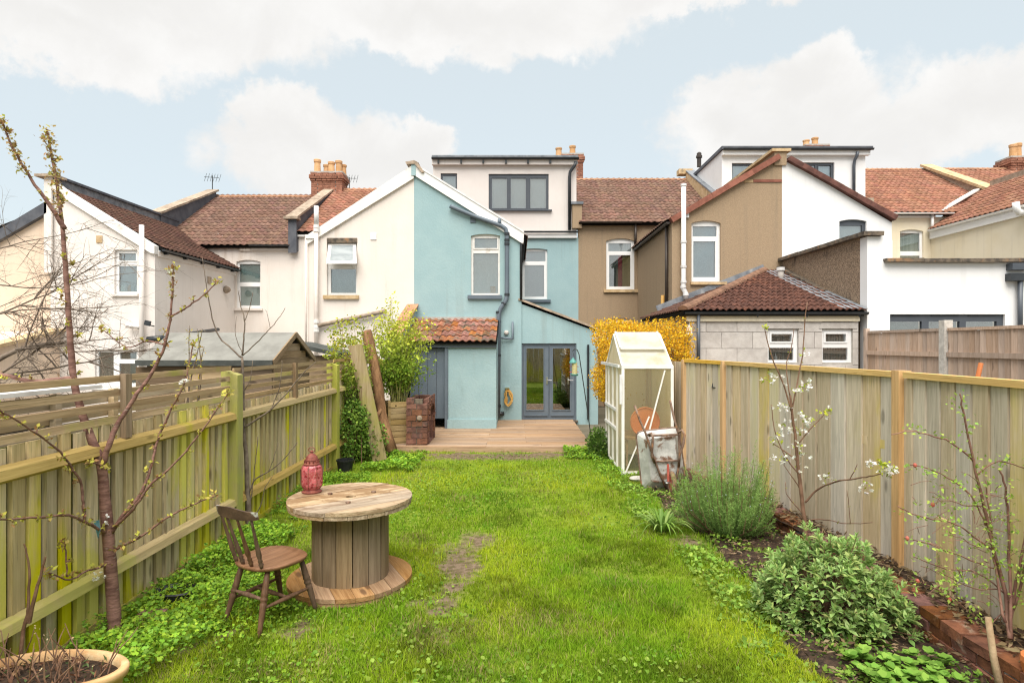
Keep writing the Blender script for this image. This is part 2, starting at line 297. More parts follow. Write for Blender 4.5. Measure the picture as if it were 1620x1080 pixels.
M['bark_cherry'] = pmat('cherry_bark', (0.13, 0.062, 0.048), (0.27, 0.145, 0.112), 9, 0.7, 0.5, stretch=(1, 1, 3.5), stain=(0.26, 0.19, 0.15), stain_scale=9, stain_at=(0.60, 0.7), stain_stretch=(1, 1, 4))
M['bark_grey'] = pmat('grey_twig_bark', (0.11, 0.082, 0.062), (0.21, 0.165, 0.125), 10, 0.8, 0.3)
M['bark_brown'] = pmat('brown_twig_bark', (0.14, 0.075, 0.045), (0.24, 0.14, 0.09), 10, 0.8, 0.3)
M['bark_rose'] = pmat('rose_stem_bark', (0.14, 0.065, 0.050), (0.25, 0.135, 0.095), 10, 0.7, 0.3)
M['dead_stem'] = pmat('dead_stem', (0.24, 0.16, 0.09), (0.38, 0.28, 0.17), 8, 0.9, 0.3)
M['terracotta'] = pmat('terracotta', (0.46, 0.255, 0.11), (0.60, 0.38, 0.185), 5, 0.85, 0.2, stain=(0.62, 0.50, 0.30), stain_scale=3, stain_at=(0.55, 0.7))
M['orange_plastic'] = pmat('orange_clay', (0.55, 0.17, 0.055), (0.62, 0.22, 0.08), 4, 0.7, 0.05)
M['soil'] = pmat('dark_soil', (0.022, 0.014, 0.009), (0.075, 0.045, 0.028), 30, 0.95, 1.0, world=True, bump_scale=40)
M['black_plastic'] = pmat('black_plastic', (0.010, 0.011, 0.012), (0.018, 0.019, 0.02), 6, 0.5, 0.05)
M['alu'] = pmat('white_coated_frame', (0.74, 0.72, 0.67), (0.82, 0.80, 0.76), 5, 0.45, 0.0, spec=0.5)
M['zinc'] = pmat('old_galvanised_tray', (0.36, 0.355, 0.335), (0.56, 0.55, 0.52), 5, 0.55, 0.4, stain=(0.17, 0.095, 0.06), stain_scale=6.0, stain_at=(0.53, 0.66))
M['rust'] = pmat('rusty_tube', (0.11, 0.065, 0.045), (0.25, 0.165, 0.12), 14, 0.75, 0.3, stain=(0.30, 0.15, 0.07), stain_scale=9, stain_at=(0.55, 0.7))
M['red_paint'] = pmat('faded_red_paint', (0.36, 0.07, 0.05), (0.45, 0.13, 0.09), 9, 0.6, 0.1)
M['hose'] = pmat('yellow_hose', (0.52, 0.29, 0.07), (0.60, 0.36, 0.11), 6, 0.5, 0.0)
M['green_paint'] = pmat('teal_plastic', (0.06, 0.22, 0.20), (0.09, 0.28, 0.25), 6, 0.4, 0.0)
M['wire'] = pmat('dark_metal', (0.02, 0.022, 0.02), (0.04, 0.042, 0.04), 6, 0.5, 0.0)
M['seed'] = pmat('seed_filled_tube', (0.42, 0.36, 0.16), (0.60, 0.54, 0.30), 40, 0.4, 0.2)
M['lantern_metal'] = pmat('rusty_red_metal', (0.15, 0.035, 0.028), (0.25, 0.075, 0.05), 20, 0.6, 0.3)
M['room_wall'] = pmat('warm_room_wall', (0.58, 0.30, 0.07), (0.66, 0.38, 0.11), 3, 0.8, 0.0)  # orange paints the fence reflection of the right door pane into the wall
M['room_floor'] = pmat('dark_room_floor', (0.07, 0.045, 0.03), (0.10, 0.065, 0.04), 3, 0.5, 0.0)
M['foliage'] = leaf_mat('foliage', 0.6, 0.35, 0.15)
M['petal'] = leaf_mat('petal', 0.6, 0.4)
M['grass'] = leaf_mat('grass_blade', 0.65, 0.38, 0.08)

def lantern_glass():
    m, t, bs = base_mat('red_mosaic_glass')
    v, oi = coords(t, (1, 1, 1), False)
    vo = t.new('ShaderNodeTexVoronoi', feature='F1'); t.put(vo.inputs['Vector'], v); vo.inputs['Scale'].default_value = 42
    vd = t.new('ShaderNodeTexVoronoi', feature='DISTANCE_TO_EDGE'); t.put(vd.inputs['Vector'], v); vd.inputs['Scale'].default_value = 42
    sp = t.new('ShaderNodeSeparateColor'); t.put(sp.inputs[0], vo.outputs['Color'])
    col = t.mix(sp.outputs[0], c4((0.22, 0.012, 0.022)), c4((0.55, 0.13, 0.14)))
    col = t.mix(t.m('SUBTRACT', 1.0, t.smooth(vd.outputs[0], 0.02, 0.07)), col, c4((0.40, 0.16, 0.15)))
    t.put(bs.inputs['Base Color'], col); bs.inputs['Roughness'].default_value = 0.18; bs.inputs['Specular IOR Level'].default_value = 0.6
    bp = t.new('ShaderNodeBump'); bp.inputs['Strength'].default_value = 0.6; bp.inputs['Distance'].default_value = 0.004
    t.put(bp.inputs['Height'], sp.outputs[1]); t.put(bs.inputs['Normal'], bp.outputs[0])
    return m
M['lantern_glass'] = lantern_glass()

def polycarb(name, tint, tr=0.35, through=0.6):
    m, t, bs = base_mat(name)
    v, oi = coords(t, (1, 1, 0.35), True)
    dirt = t.smooth(t.noise(v, 3.0, 6, 0.65), 0.45, 0.75)
    col = t.mix(dirt, c4(tint), c4((tint[0] * 0.84, tint[1] * 0.80, tint[2] * 0.62)))
    t.put(bs.inputs['Base Color'], col); bs.inputs['Roughness'].default_value = 0.35
    tl = t.new('ShaderNodeBsdfTranslucent'); t.put(tl.inputs[0], col)
    m1 = t.new('ShaderNodeMixShader'); m1.inputs[0].default_value = through; t.l.new(bs.outputs[0], m1.inputs[1]); t.l.new(tl.outputs[0], m1.inputs[2])
    tp = t.new('ShaderNodeBsdfTransparent'); tp.inputs[0].default_value = c4((0.93, 0.9, 0.8))
    m2 = t.new('ShaderNodeMixShader'); m2.inputs[0].default_value = tr; t.l.new(m1.outputs[0], m2.inputs[1]); t.l.new(tp.outputs[0], m2.inputs[2])
    t.l.new(m2.outputs[0], t.n['Material Output'].inputs[0])
    return m
M['poly'] = polycarb('cloudy_polycarbonate', (0.94, 0.90, 0.78), 0.42)
M['poly_back'] = polycarb('dusty_back_panel', (0.95, 0.90, 0.76), 0.06, 0.2)  # made more opaque and reflective to brighten the greenhouse interior
M['poly_clear'] = polycarb('clear_polycarbonate', (0.90, 0.87, 0.76), 0.88)
M['poly_roof'] = polycarb('cream_roof_panel', (0.86, 0.84, 0.78), 0.15)

# ---------------------------------------------------------------- object helpers
ORG = {}
def tag(o, label=None, cat=None, group=None, kind=None):
    if label: o['label'] = label
    if cat: o['category'] = cat
    if group: o['group'] = group
    if kind: o['kind'] = kind
    return o
def thing(name, label, cat, loc=(0, 0, 0), group=None, rotz=0.0):
    o = bpy.data.objects.new(name, None); COL.objects.link(o); o.location = loc; o.empty_display_size = 0.2
    o.rotation_euler = (0, 0, rotz)
    ORG[o.name] = Vector(loc); return tag(o, label, cat, group)

class MB:
    def __init__(s): s.v = []; s.f = []
    def add(s, vs, fs):
        k = len(s.v); s.v.extend([Vector(p) for p in vs]); s.f.extend([tuple(i + k for i in f) for f in fs]); return s
    def box(s, a, b):
        x0, y0, z0 = (min(a[i], b[i]) for i in range(3)); x1, y1, z1 = (max(a[i], b[i]) for i in range(3))
        return s.add([(x0, y0, z0), (x1, y0, z0), (x1, y1, z0), (x0, y1, z0), (x0, y0, z1), (x1, y0, z1), (x1, y1, z1), (x0, y1, z1)],
                     [(0, 3, 2, 1), (4, 5, 6, 7), (0, 1, 5, 4), (1, 2, 6, 5), (2, 3, 7, 6), (3, 0, 4, 7)])
    def bar(s, p0, p1, wd, ht, up=(0, 0, 1)):
        p0, p1 = Vector(p0), Vector(p1); d = (p1 - p0).normalized(); up = Vector(up)
        if abs(d.dot(up)) > .99: up = Vector((0, 1, 0))
        sd = d.cross(up).normalized(); u = sd.cross(d).normalized()
        vs = []
        for p in (p0, p1):
            for a, b in ((-1, -1), (1, -1), (1, 1), (-1, 1)): vs.append(p + sd * a * wd / 2 + u * b * ht / 2)
        return s.add(vs, [(0, 1, 2, 3), (7, 6, 5, 4), (0, 4, 5, 1), (1, 5, 6, 2), (2, 6, 7, 3), (3, 7, 4, 0)])
    def tube(s, pts, rad, n=8, cap=True):
        pts = [Vector(p) for p in pts]
        if not isinstance(rad, (list, tuple)): rad = [rad] * len(pts)
        k = len(s.v); prev = None
        for i, p in enumerate(pts):
            d = (pts[min(i + 1, len(pts) - 1)] - pts[max(i - 1, 0)])
            if d.length < 1e-9: d = Vector((0, 0, 1))
            d.normalize()
            if prev is None:
                ref = Vector((0, 0, 1)) if abs(d.z) < 0.9 else Vector((1, 0, 0)); a = d.cross(ref).normalized()
            else:
                a = (prev - d * prev.dot(d)); a = a.normalized() if a.length > 1e-6 else d.orthogonal().normalized()
            prev = a; b = d.cross(a)
            for j in range(n):
                t = 2 * math.pi * j / n; s.v.append(p + (a * math.cos(t) + b * math.sin(t)) * rad[i])
        for i in range(len(pts) - 1):
            for j in range(n):
                q = (j + 1) % n; s.f.append((k + i * n + j, k + i * n + q, k + (i + 1) * n + q, k + (i + 1) * n + j))
        if cap:
            s.f.append(tuple(k + j for j in reversed(range(n)))); e = k + (len(pts) - 1) * n; s.f.append(tuple(e + j for j in range(n)))
        return s
    def lathe(s, prof, n=16, c=(0, 0, 0), sx=1.0, sy=1.0):
        c = Vector(c); k = len(s.v)
        for r, z in prof:
            for j in range(n):
                t = 2 * math.pi * j / n; s.v.append(c + Vector((r * sx * math.cos(t), r * sy * math.sin(t), z)))
        for i in range(len(prof) - 1):
            for j in range(n):
                q = (j + 1) % n; s.f.append((k + i * n + j, k + i * n + q, k + (i + 1) * n + q, k + (i + 1) * n + j))
        s.f.append(tuple(k + j for j in reversed(range(n)))); e = k + (len(prof) - 1) * n; s.f.append(tuple(e + j for j in range(n)))
        return s
    def plate(s, outline, holes, fn, d0, d1):
        """polygon with holes in (u, v), extruded from depth d0 to d1; fn(u, v, d) -> point"""
        loops = [list(outline)] + [list(h) for h in holes]
        tri = tessellate_polygon([[Vector((u, v, 0)) for u, v in lp] for lp in loops])
        flat = [p for lp in loops for p in lp]; n = len(flat); k = len(s.v)
        s.v.extend([Vector(fn(u, v, d0)) for u, v in flat]); s.v.extend([Vector(fn(u, v, d1)) for u, v in flat])
        for a, b, c in tri: s.f.append((k + a, k + b, k + c)); s.f.append((k + n + c, k + n + b, k + n + a))
        o = 0
        for lp in loops:
            m = len(lp)
            for i in range(m):
                j = (i + 1) % m; s.f.append((k + o + i, k + o + j, k + n + o + j, k + n + o + i))
            o += m
        return s
    def build(s, name, mat, parent=None, smooth=False, org=None):
        me = bpy.data.meshes.new(name)
        o0 = ORG.get(parent.name, Vector((0, 0, 0))) if parent is not None else Vector(org or (0, 0, 0))
        me.from_pydata([tuple(p - o0) for p in s.v], [], s.f)
        import bmesh
        bm = bmesh.new(); bm.from_mesh(me); bmesh.ops.recalc_face_normals(bm, faces=bm.faces); bm.to_mesh(me); bm.free()
        me.materials.append(mat)
        if smooth: me.shade_smooth(); 
        o = bpy.data.objects.new(name, me); COL.objects.link(o)
        if parent is not None: o.parent = parent
        else: o.location = o0
        ORG[o.name] = o0.copy()
        return o

_boxes = {}
def box_mesh(sx_, sy_, sz_, mat, jit=0.0, var=0):
    """a shared box mesh, bevelled a little by jitter, centred on its origin"""
    key = (round(sx_, 3), round(sy_, 3), round(sz_, 3), mat.name, jit, var)
    if key not in _boxes:
        me = bpy.data.meshes.new('piece'); r = random.Random(hash(key) & 0xffff)
        vs = [((sx_ / 2) * a + r.uniform(-jit, jit), (sy_ / 2) * b + r.uniform(-jit, jit), (sz_ / 2) * c + r.uniform(-jit, jit))
              for c in (-1, 1) for a, b in ((-1, -1), (1, -1), (1, 1), (-1, 1))]
        me.from_pydata(vs, [], [(0, 3, 2, 1), (4, 5, 6, 7), (0, 1, 5, 4), (1, 2, 6, 5), (2, 3, 7, 6), (3, 0, 4, 7)])
        me.materials.append(mat); _boxes[key] = me
    return _boxes[key]
def piece(name, me, parent, loc, rot=(0, 0, 0)):
    """a piece with shared mesh data; loc in world coordinates"""
    o = bpy.data.objects.new(name, me); COL.objects.link(o); o.parent = parent
    o.location = Vector(loc) - ORG[parent.name]; o.rotation_euler = rot
    return o

class Scatter:
    """many small faces in one mesh with a point colour"""
    def __init__(s): s.V = []; s.F3 = []; s.F4 = []; s.C = []; s.n = 0
    def add(s, tv, tf, pos, mats, cols):
        tv = np.asarray(tv, float); pos = np.asarray(pos, float); n = len(pos)
        if n == 0: return s
        v = np.einsum('nij,kj->nki', mats, tv) + pos[:, None, :]
        k = len(tv); base = s.n + np.arange(n) * k
        for f in tf:
            a = base[:, None] + np.array(f)[None, :]
            (s.F3 if len(f) == 3 else s.F4).append(a)
        s.V.append(v.reshape(-1, 3)); cols = np.asarray(cols, float)
        if cols.ndim == 2: cols = np.repeat(cols[:, None, :], k, axis=1)
        s.C.append(cols.reshape(-1, 3)); s.n += n * k
        return s
    def build(s, name, mat, parent=None, smooth=False):
        V = np.concatenate(s.V); C = np.concatenate(s.C)
        o0 = ORG.get(parent.name, Vector((0, 0, 0))) if parent is not None else Vector((0, 0, 0))
        V = V - np.array(o0)
        f3 = np.concatenate(s.F3) if s.F3 else np.zeros((0, 3), int); f4 = np.concatenate(s.F4) if s.F4 else np.zeros((0, 4), int)
        me = bpy.data.meshes.new(name); me.vertices.add(len(V)); me.vertices.foreach_set('co', V.astype(np.float32).ravel())
        nl = f3.size + f4.size; me.loops.add(nl); me.loops.foreach_set('vertex_index', np.concatenate([f3.ravel(), f4.ravel()]).astype(np.int32))
        npoly = len(f3) + len(f4); me.polygons.add(npoly)
        st = np.concatenate([np.arange(len(f3)) * 3, f3.size + np.arange(len(f4)) * 4]).astype(np.int32)
        me.polygons.foreach_set('loop_start', st)
        me.update(calc_edges=True); me.validate()
        at = me.color_attributes.new('col', 'FLOAT_COLOR', 'POINT')
        at.data.foreach_set('color', np.concatenate([C, np.ones((len(C), 1))], axis=1).astype(np.float32).ravel())
        me.materials.append(mat)
        if smooth: me.shade_smooth()
        o = bpy.data.objects.new(name, me); COL.objects.link(o)
        if parent is not None: o.parent = parent
        ORG[o.name] = Vector(o0)
        return o

def frames(d, up=None, spin=None, scale=1.0):
    """matrices whose y axis runs along d; z axis is the leaf's face"""
    d = np.asarray(d, float); d = d / (np.linalg.norm(d, axis=1, keepdims=True) + 1e-9)
    n = len(d); up = np.tile([0, 0, 1.0], (n, 1)) if up is None else np.asarray(up, float)
    x = np.cross(d, up); l = np.linalg.norm(x, axis=1, keepdims=True); x = np.where(l < 1e-3, [[1.0, 0, 0]], x / (l + 1e-9))
    z = np.cross(x, d)
    if spin is not None:
        c, s_ = np.cos(spin)[:, None], np.sin(spin)[:, None]; x, z = x * c + z * s_, z * c - x * s_
    m = np.stack([x, d, z], axis=2)
    return m * (np.asarray(scale).reshape(-1, 1, 1) if np.ndim(scale) else scale)

def rdirs(n, up=0.0, r=rng):
    v = r.normal(size=(n, 3)); v[:, 2] += up; return v / np.linalg.norm(v, axis=1, keepdims=True)
def jcol(c, n, j=0.18, r=rng):
    c = np.array(c)[None, :] * (1 + r.uniform(-j, j, (n, 1))); return np.clip(c * (1 + r.uniform(-j * .4, j * .4, (n, 3))), 0, 1)
def pick(cols, n, j=0.15, r=rng, p=None):
    cols = np.array(cols); i = r.choice(len(cols), n, p=p); c = cols[i]
    return np.clip(c * (1 + r.uniform(-j, j, (n, 1))) * (1 + r.uniform(-.06, .06, (n, 3))), 0, 1)
LEAF = ([(0, 0, 0), (0.32, 0.42, 0.06), (0, 1, -0.05), (-0.32, 0.42, 0.06)], [(0, 1, 2), (0, 2, 3)])
LEAF_NARROW = ([(0, 0, 0), (0.16, 0.45, 0.03), (0, 1, -0.06), (-0.16, 0.45, 0.03)], [(0, 1, 2), (0, 2, 3)])
LEAF_ROUND = ([(0, 0, 0), (0.38, 0.25, 0.05), (0.42, 0.65, 0.02), (0, 1, -0.06), (-0.42, 0.65, 0.02), (-0.38, 0.25, 0.05)], [(0, 1, 2, 3), (0, 3, 4, 5)])
NEEDLE = ([(-0.06, 0, 0), (0.06, 0, 0), (0.04, 0.8, 0), (0, 1, 0), (-0.04, 0.8, 0)], [(0, 1, 2, 4), (4, 2, 3)])
# a lobed leaf of three toothed leaflets
LOBED = ([(0, 0, 0), (0.30, 0.20, 0.03), (0.50, 0.45, -0.02), (0.22, 0.52, 0.04), (0.24, 0.86, 0), (0, 1.0, -0.04), (-0.24, 0.86, 0), (-0.22, 0.52, 0.04), (-0.50, 0.45, -0.02), (-0.30, 0.20, 0.03)],
         [(0, 1, 2, 3), (0, 3, 5), (3, 4, 5), (0, 5, 7), (5, 6, 7), (0, 7, 8, 9)])

def vnoise(x, y, scale, seed=0):
    r = np.random.default_rng(seed); g = r.random((64, 64)); x = np.asarray(x) * scale + 11.3; y = np.asarray(y) * scale + 7.7
    i = np.floor(x).astype(int); j = np.floor(y).astype(int); fx = x - i; fy = y - j
    fx = fx * fx * (3 - 2 * fx); fy = fy * fy * (3 - 2 * fy)
    a = g[i % 64, j % 64]; b = g[(i + 1) % 64, j % 64]; c = g[i % 64, (j + 1) % 64]; d = g[(i + 1) % 64, (j + 1) % 64]
    return (a * (1 - fx) + b * fx) * (1 - fy) + (c * (1 - fx) + d * fx) * fy
def fnoise(x, y, scale, seed=0): return 0.55 * vnoise(x, y, scale, seed) + 0.3 * vnoise(x, y, scale * 2.1, seed + 1) + 0.15 * vnoise(x, y, scale * 4.3, seed + 2)

# ================================================================ building helpers
YF, YM, YR = 15.9, 20.4, 24.4         # depth of the rear wings' end walls, of the main rear walls and of the ridges
def arch_px(x0, x1, y0, y1, rise=0.0, n=8):
    if rise <= 0: return [(x0, y1), (x1, y1), (x1, y0), (x0, y0)]
    pts = [(x0, y1), (x1, y1)]
    for i in range(n + 1):
        t = i / n; pts.append((x1 + (x0 - x1) * t, y0 + rise * (2 * t - 1) ** 2))
    return pts
def xz(pts, Y): return [(PX(a, Y), PZ(b, Y)) for a, b in pts]
def FY(u, v, d): return (u, d, v)          # plate facing the camera: u = x, v = z, depth = y
def FX(u, v, d): return (d, u, v)          # plate seen from the side: u = y, v = z, depth = x
def wall_y(parent, name, mat, Y, outline, holes=(), th=0.25):
    """outline and holes in metres (x, z)"""
    return MB().plate(outline, holes, FY, Y, Y + th).build(name, mat, parent)
def wall_x(parent, name, mat, x, outline, holes=(), th=0.25):
    return MB().plate(outline, holes, FX, x, x + th).build(name, mat, parent)

def window(parent, Y, x0, x1, y0, y1, panes, fmat, back, rise=0.0, sill=None, sill_mat=None, inset=0.07, glass='glass', name='window', label=None, sash=()):
    """a window in a wall at depth Y; all numbers in picture pixels at that depth"""
    out = xz(arch_px(x0, x1, y0, y1, rise), Y)
    hol = [xz([(a, d), (b, d), (b, c), (a, c)], Y) for a, b, c, d in panes]
    fr = MB().plate(out, hol, FY, Y + inset, Y + inset + 0.06).build(name, fmat, parent)
    if label: fr['label'] = label
    for a, b, c, d in panes:
        p0, p1 = (PX(a, Y) - .004, PZ(d, Y) - .004), (PX(b, Y) + .004, PZ(c, Y) + .004)
        MB().box((p0[0], Y + inset + 0.030, p0[1]), (p1[0], Y + inset + 0.036, p1[1])).build('pane', M[glass], fr)
    for a, b, c, d in sash:                         # a raised opening sash round one pane
        t = 0.030
        o4 = xz([(a, d), (b, d), (b, c), (a, c)], Y)
        X0, Z0, X1, Z1 = o4[0][0], o4[0][1], o4[2][0], o4[2][1]
        MB().plate([(X0 - t, Z0 - t), (X1 + t, Z0 - t), (X1 + t, Z1 + t), (X0 - t, Z1 + t)], [o4], FY, Y + inset - 0.018, Y + inset + 0.004).build('sash', fmat, fr)
    for a, b, c, d, mt in back:                     # panels behind the glass
        MB().box((PX(a, Y), Y + inset + 0.10, PZ(d, Y)), (PX(b, Y), Y + inset + 0.115, PZ(c, Y))).build('blind', M[mt], fr)
    if sill:
        a, b, c, d = sill
        MB().box((PX(a, Y), Y - 0.07, PZ(d, Y)), (PX(b, Y), Y + inset + 0.02, PZ(c, Y))).build('sill', sill_mat or fmat, fr)
    return fr

def tile_template(wd, L, low=0.030, amp=0.020, th=0.018, n=7):
    vs = []; fs = []
    for k, (v, dz) in enumerate(((0.0, low), (L * 1.12, 0.004), (0.0, low - th))):
        for i in range(n):
            s = i / (n - 1); h = amp * (1 + math.sin(2 * math.pi * s - 0.6)) * (1.0 if k != 2 else 0.9)
            vs.append((s * wd * 1.0, v, h + dz))
    for i in range(n - 1):
        fs.append((i, i + 1, n + i + 1, n + i)); fs.append((2 * n + i, 2 * n + i + 1, i + 1, i))
    return vs, fs
def in_poly(u, v, poly):
    c = False; n = len(poly)
    for i in range(n):
        (a, b), (d, e) = poly[i], poly[(i + 1) % n]
        if (b > v) != (e > v) and u < (d - a) * (v - b) / (e - b) + a: c = not c
    return c
def tiled_roof(parent, pts, mat, base_mat_, wd=0.22, L=0.28, pieces=False, name='roof', seed=3, spread=0.22, under=0.10):
    """pts: the roof polygon in space, pts[0]->pts[1] is the eave. A slab with rows of wavy tiles on it"""
    pts = [Vector(p) for p in pts]; O = pts[0]; u = (pts[1] - pts[0]).normalized()
    n = None
    for q in pts[2:]:
        c = u.cross(q - O)
        if c.length > 1e-4: n = c.normalized(); break
    if n.z < 0: n = -n
    v = n.cross(u)
    poly = [((p - O).dot(u), (p - O).dot(v)) for p in pts]
    mb = MB().plate(poly, [], lambda a, b, d: O + u * a + v * b + n * d, -under, 0.0)
    rf = mb.build(name, base_mat_, parent)
    tv, tf = tile_template(wd, L)
    r = np.random.default_rng(seed)
    umin, umax = min(p[0] for p in poly), max(p[0] for p in poly); vmax = max(p[1] for p in poly)
    rows = int(vmax / L) + 1; cols = int((umax - umin) / wd) + 1
    mat3 = np.array([[u.x, v.x, n.x], [u.y, v.y, n.y], [u.z, v.z, n.z]])
    pos = []
    for i in range(rows):
        for j in range(cols):
            a, b = umin + j * wd, i * L
            if in_poly(a + wd / 2, min(b + L * 0.5, vmax - 1e-3), poly): pos.append(O + u * a + v * (b - 0.03) + n * 0.002)
    if pieces:
        me = bpy.data.meshes.new('tile'); me.from_pydata(tv, [], tf); me.materials.append(mat); me.shade_flat()
        rot = Matrix(mat3.tolist()).to_4x4()
        for p in pos:
            o = bpy.data.objects.new('tile', me); COL.objects.link(o); o.parent = rf
            o.matrix_basis = Matrix.Translation(p - ORG[rf.name] + n * float(r.uniform(0, .008))) @ rot @ Matrix.Rotation(float(r.normal(0, .012)), 4, 'Z')
    else:
        sc = Scatter(); p = np.array([tuple(q) for q in pos]); cc = 1.0 + r.uniform(-spread, spread, (len(p), 1)) * np.ones((1, 3))
        cc = cc * (1 + r.uniform(-.06, .06, (len(p), 3)))
        sc.add(tv, tf, p, np.tile(mat3, (len(p), 1, 1)), cc)
        o = sc.build('tiles', mat, rf); o['kind'] = 'stuff'
    return rf
def run_of(parent, name, p0, p1, length, make, gap=0.006):
    """pieces laid end to end from p0 to p1; make(length) gives a shared mesh lying along its y axis, z up"""
    p0, p1 = Vector(p0), Vector(p1); d = p1 - p0; n = max(1, round(d.length / length)); l = d.length / n
    me = make(l - gap); d.normalize(); x = d.cross(Vector((0, 0, 1))).normalized(); z = x.cross(d)
    rot = Matrix(((x.x, d.x, z.x), (x.y, d.y, z.y), (x.z, d.z, z.z))).to_4x4()
    for i in range(n):
        o = bpy.data.objects.new(name, me); COL.objects.link(o); o.parent = parent
        jt = Vector((random.uniform(-.004, .004), 0, random.uniform(-.004, .004)))
        o.matrix_basis = Matrix.Translation(p0 + d * (l * (i + .5)) + jt - ORG[parent.name]) @ rot
def half_round(r, mat):
    def mk(l):
        me = bpy.data.meshes.new('ridge_tile'); vs = []; fs = []; n = 7
        for y in (-l / 2, l / 2):
            for i in range(n):
                a = math.pi * i / (n - 1); vs.append((r * math.cos(a), y, r * 0.8 * math.sin(a)))
        for i in range(n - 1): fs.append((i, i + 1, n + i + 1, n + i))
        fs.append(tuple(range(n))); fs.append(tuple(reversed(range(n, 2 * n)))); fs.append((0, n, 2 * n - 1, n - 1))
        me.from_pydata(vs, [], fs); me.materials.append(mat); return me
    return mk
def slab(wd, ht, mat): return lambda l: box_mesh(wd, l, ht, mat, 0.004)
def pipe(parent, pts, r, mat, name='drainpipe', n=10): return MB().tube(pts, r, n).build(name, mat, parent, smooth=True)
def gutter(parent, p0, p1, mat, r=0.055):
    p0, p1 = Vector(p0), Vector(p1); mb = MB(); d = (p1 - p0).normalized(); s = d.cross(Vector((0, 0, 1))).normalized(); u = s.cross(d)
    n = 7; vs = []; fs = []
    for p in (p0, p1):
        for i in range(n):
            a = math.pi + math.pi * i / (n - 1); vs.append(p + s * r * math.cos(a) + u * r * math.sin(a))
    for i in range(n - 1): fs.append((i, i + 1, n + i + 1, n + i))
    fs.append(tuple(range(n))); fs.append(tuple(reversed(range(n, 2 * n)))); fs.append((0, n, 2 * n - 1, n - 1))
    return mb.add(vs, fs).build('gutter', mat, parent)
def strip(parent, name, mat, p0, p1, wd, ht, up=(0, 0, 1)): return MB().bar(p0, p1, wd, ht, up).build(name, mat, parent)
def chimney(parent, x, y, z0, z1, wx, wy, pots, pot_h=0.55, name='chimney', courses=True):
    ch = MB().box((x - wx / 2 + .02, y - wy / 2 + .02, z0), (x + wx / 2 - .02, y + wy / 2 - .02, z1 - 0.02)).build(name, M['mortar'], parent)
    bh = 0.085; n = int((z1 - z0) / bh)
    for i in range(n):
        z = z1 - (i + .5) * bh; grow = 0.07 if i in (1, 2) else (0.035 if i == 3 else (0.02 if i == 0 else 0.0)); off = 0.11 if i % 2 else 0.0
        for (a0, a1, axis, sgn) in ((-wx / 2 - grow, wx / 2 + grow, 0, -1), (-wy / 2 - grow, wy / 2 + grow, 1, 1 if x < 0 else -1)):
            L = a1 - a0; k = max(2, round(L / 0.24)); l = L / k
            for j in range(k):
                c = a0 + (j + .5) * l + (off - .055 if 0 < j < k - 1 else 0) * 0.5
                if axis == 0: piece('brick', box_mesh(l - .012, .12 + grow, bh - .012, M['stack_brick'], .004, j % 2), ch, (x + c, y + sgn * (wy / 2 - .05 + grow / 2), z))
                else: piece('brick', box_mesh(.12 + grow, l - .012, bh - .012, M['stack_brick'], .004, j % 2), ch, (x + sgn * (wx / 2 - .05 + grow / 2), y + c, z))
    MB().box((x - wx / 2 - .03, y - wy / 2 - .03, z1 - .02), (x + wx / 2 + .03, y + wy / 2 + .03, z1 + .05)).build('flaunching', M['mortar'], ch)
    for (dx, dy, s) in pots: pot(ch, x + dx, y + dy, z1 + .02, pot_h * s)
    return ch
def pot(parent, x, y, z, h):
    MB().lathe([(0.15, 0), (0.135, h * .15), (0.12, h * .75), (0.145, h * .82), (0.15, h * .97), (0.13, h), (0.10, h), (0.09, h * .7)], 12, (x, y, z)).build('chimney_pot', M['pot'], parent, smooth=False)
def aerial(x, y, z, h, label):
    t = thing('television_aerial', label, 'aerial', (x, y, z))
    MB().tube([(x, y, z), (x, y, z + h)], 0.018, 6).build('mast', M['wire'], t)
    mb = MB(); a = Vector((x - .35, y, z + h * .95)); b = Vector((x + .35, y - .15, z + h * .88)); mb.tube([a, b], 0.012, 5)
    for i in range(6):
        p = a.lerp(b, i / 5); mb.tube([p - Vector((0.0, .0, .18)), p + Vector((0.05, .1, .18))], 0.009, 4)
    mb.build('antenna_rods', M['wire'], t)

# party walls between the houses, in metres
XA, XB, XC, XD, XE, XG = -12.4, -7.58, -2.726, 2.116, 7.07, 11.95

# ================================================================ the ground
g = MB(); g.add([(-300, -60, -0.03), (300, -60, -0.03), (300, 500, -0.03), (-300, 500, -0.03)], [(0, 1, 2, 3)])
tag(g.build('ground', pmat('far_ground', (0.10, 0.09, 0.06), (0.16, 0.14, 0.10), 0.6, 0.95, 0.2, world=True)), kind='structure')

# ================================================================ blue house
hb = thing('terrace_house', 'pale blue rendered house with white dormer, slate french doors and a tiled lean-to outhouse', 'house', (-0.3, YF, 0), 'houses of the terrace')
s = YF
q = lambda a, b: (PX(a, YF), PZ(b, YF))
wy = wall_y(hb, 'wall', M['blue'], YF, [(XC, -.1), (PX(825, s), -.1), q(825, 376), q(657, 272), (XC, PZ(272, s))],
            [xz(arch_px(745, 791, 370, 467, 3), s)])
window(hb, YF, 745, 791, 370, 467, [(750.5, 786.5, 376, 392), (748.5, 788, 400, 463.5)], M['old_white'], [(744, 792, 369, 468, 'blind_grey')], 3, (740, 794, 467, 473), M['slate_paint'], sash=[(750.5, 786.5, 376, 392)])
MB().box(P(776, 463, YF + .14), P(784, 453, YF + .17)).build('window_ornament', M['coping_warm'], wy)
wall_y(hb, 'wall', M['blue'], YM, [(PX(822, YM), 0), (XD, 0), (XD, PZ(376, YM)), (PX(800, YM), PZ(376, YM)), (PX(800, YM), PZ(420, YM)), (PX(822, YM), PZ(420, YM))], [xz(arch_px(826, 866, 393, 473, 2), YM)])
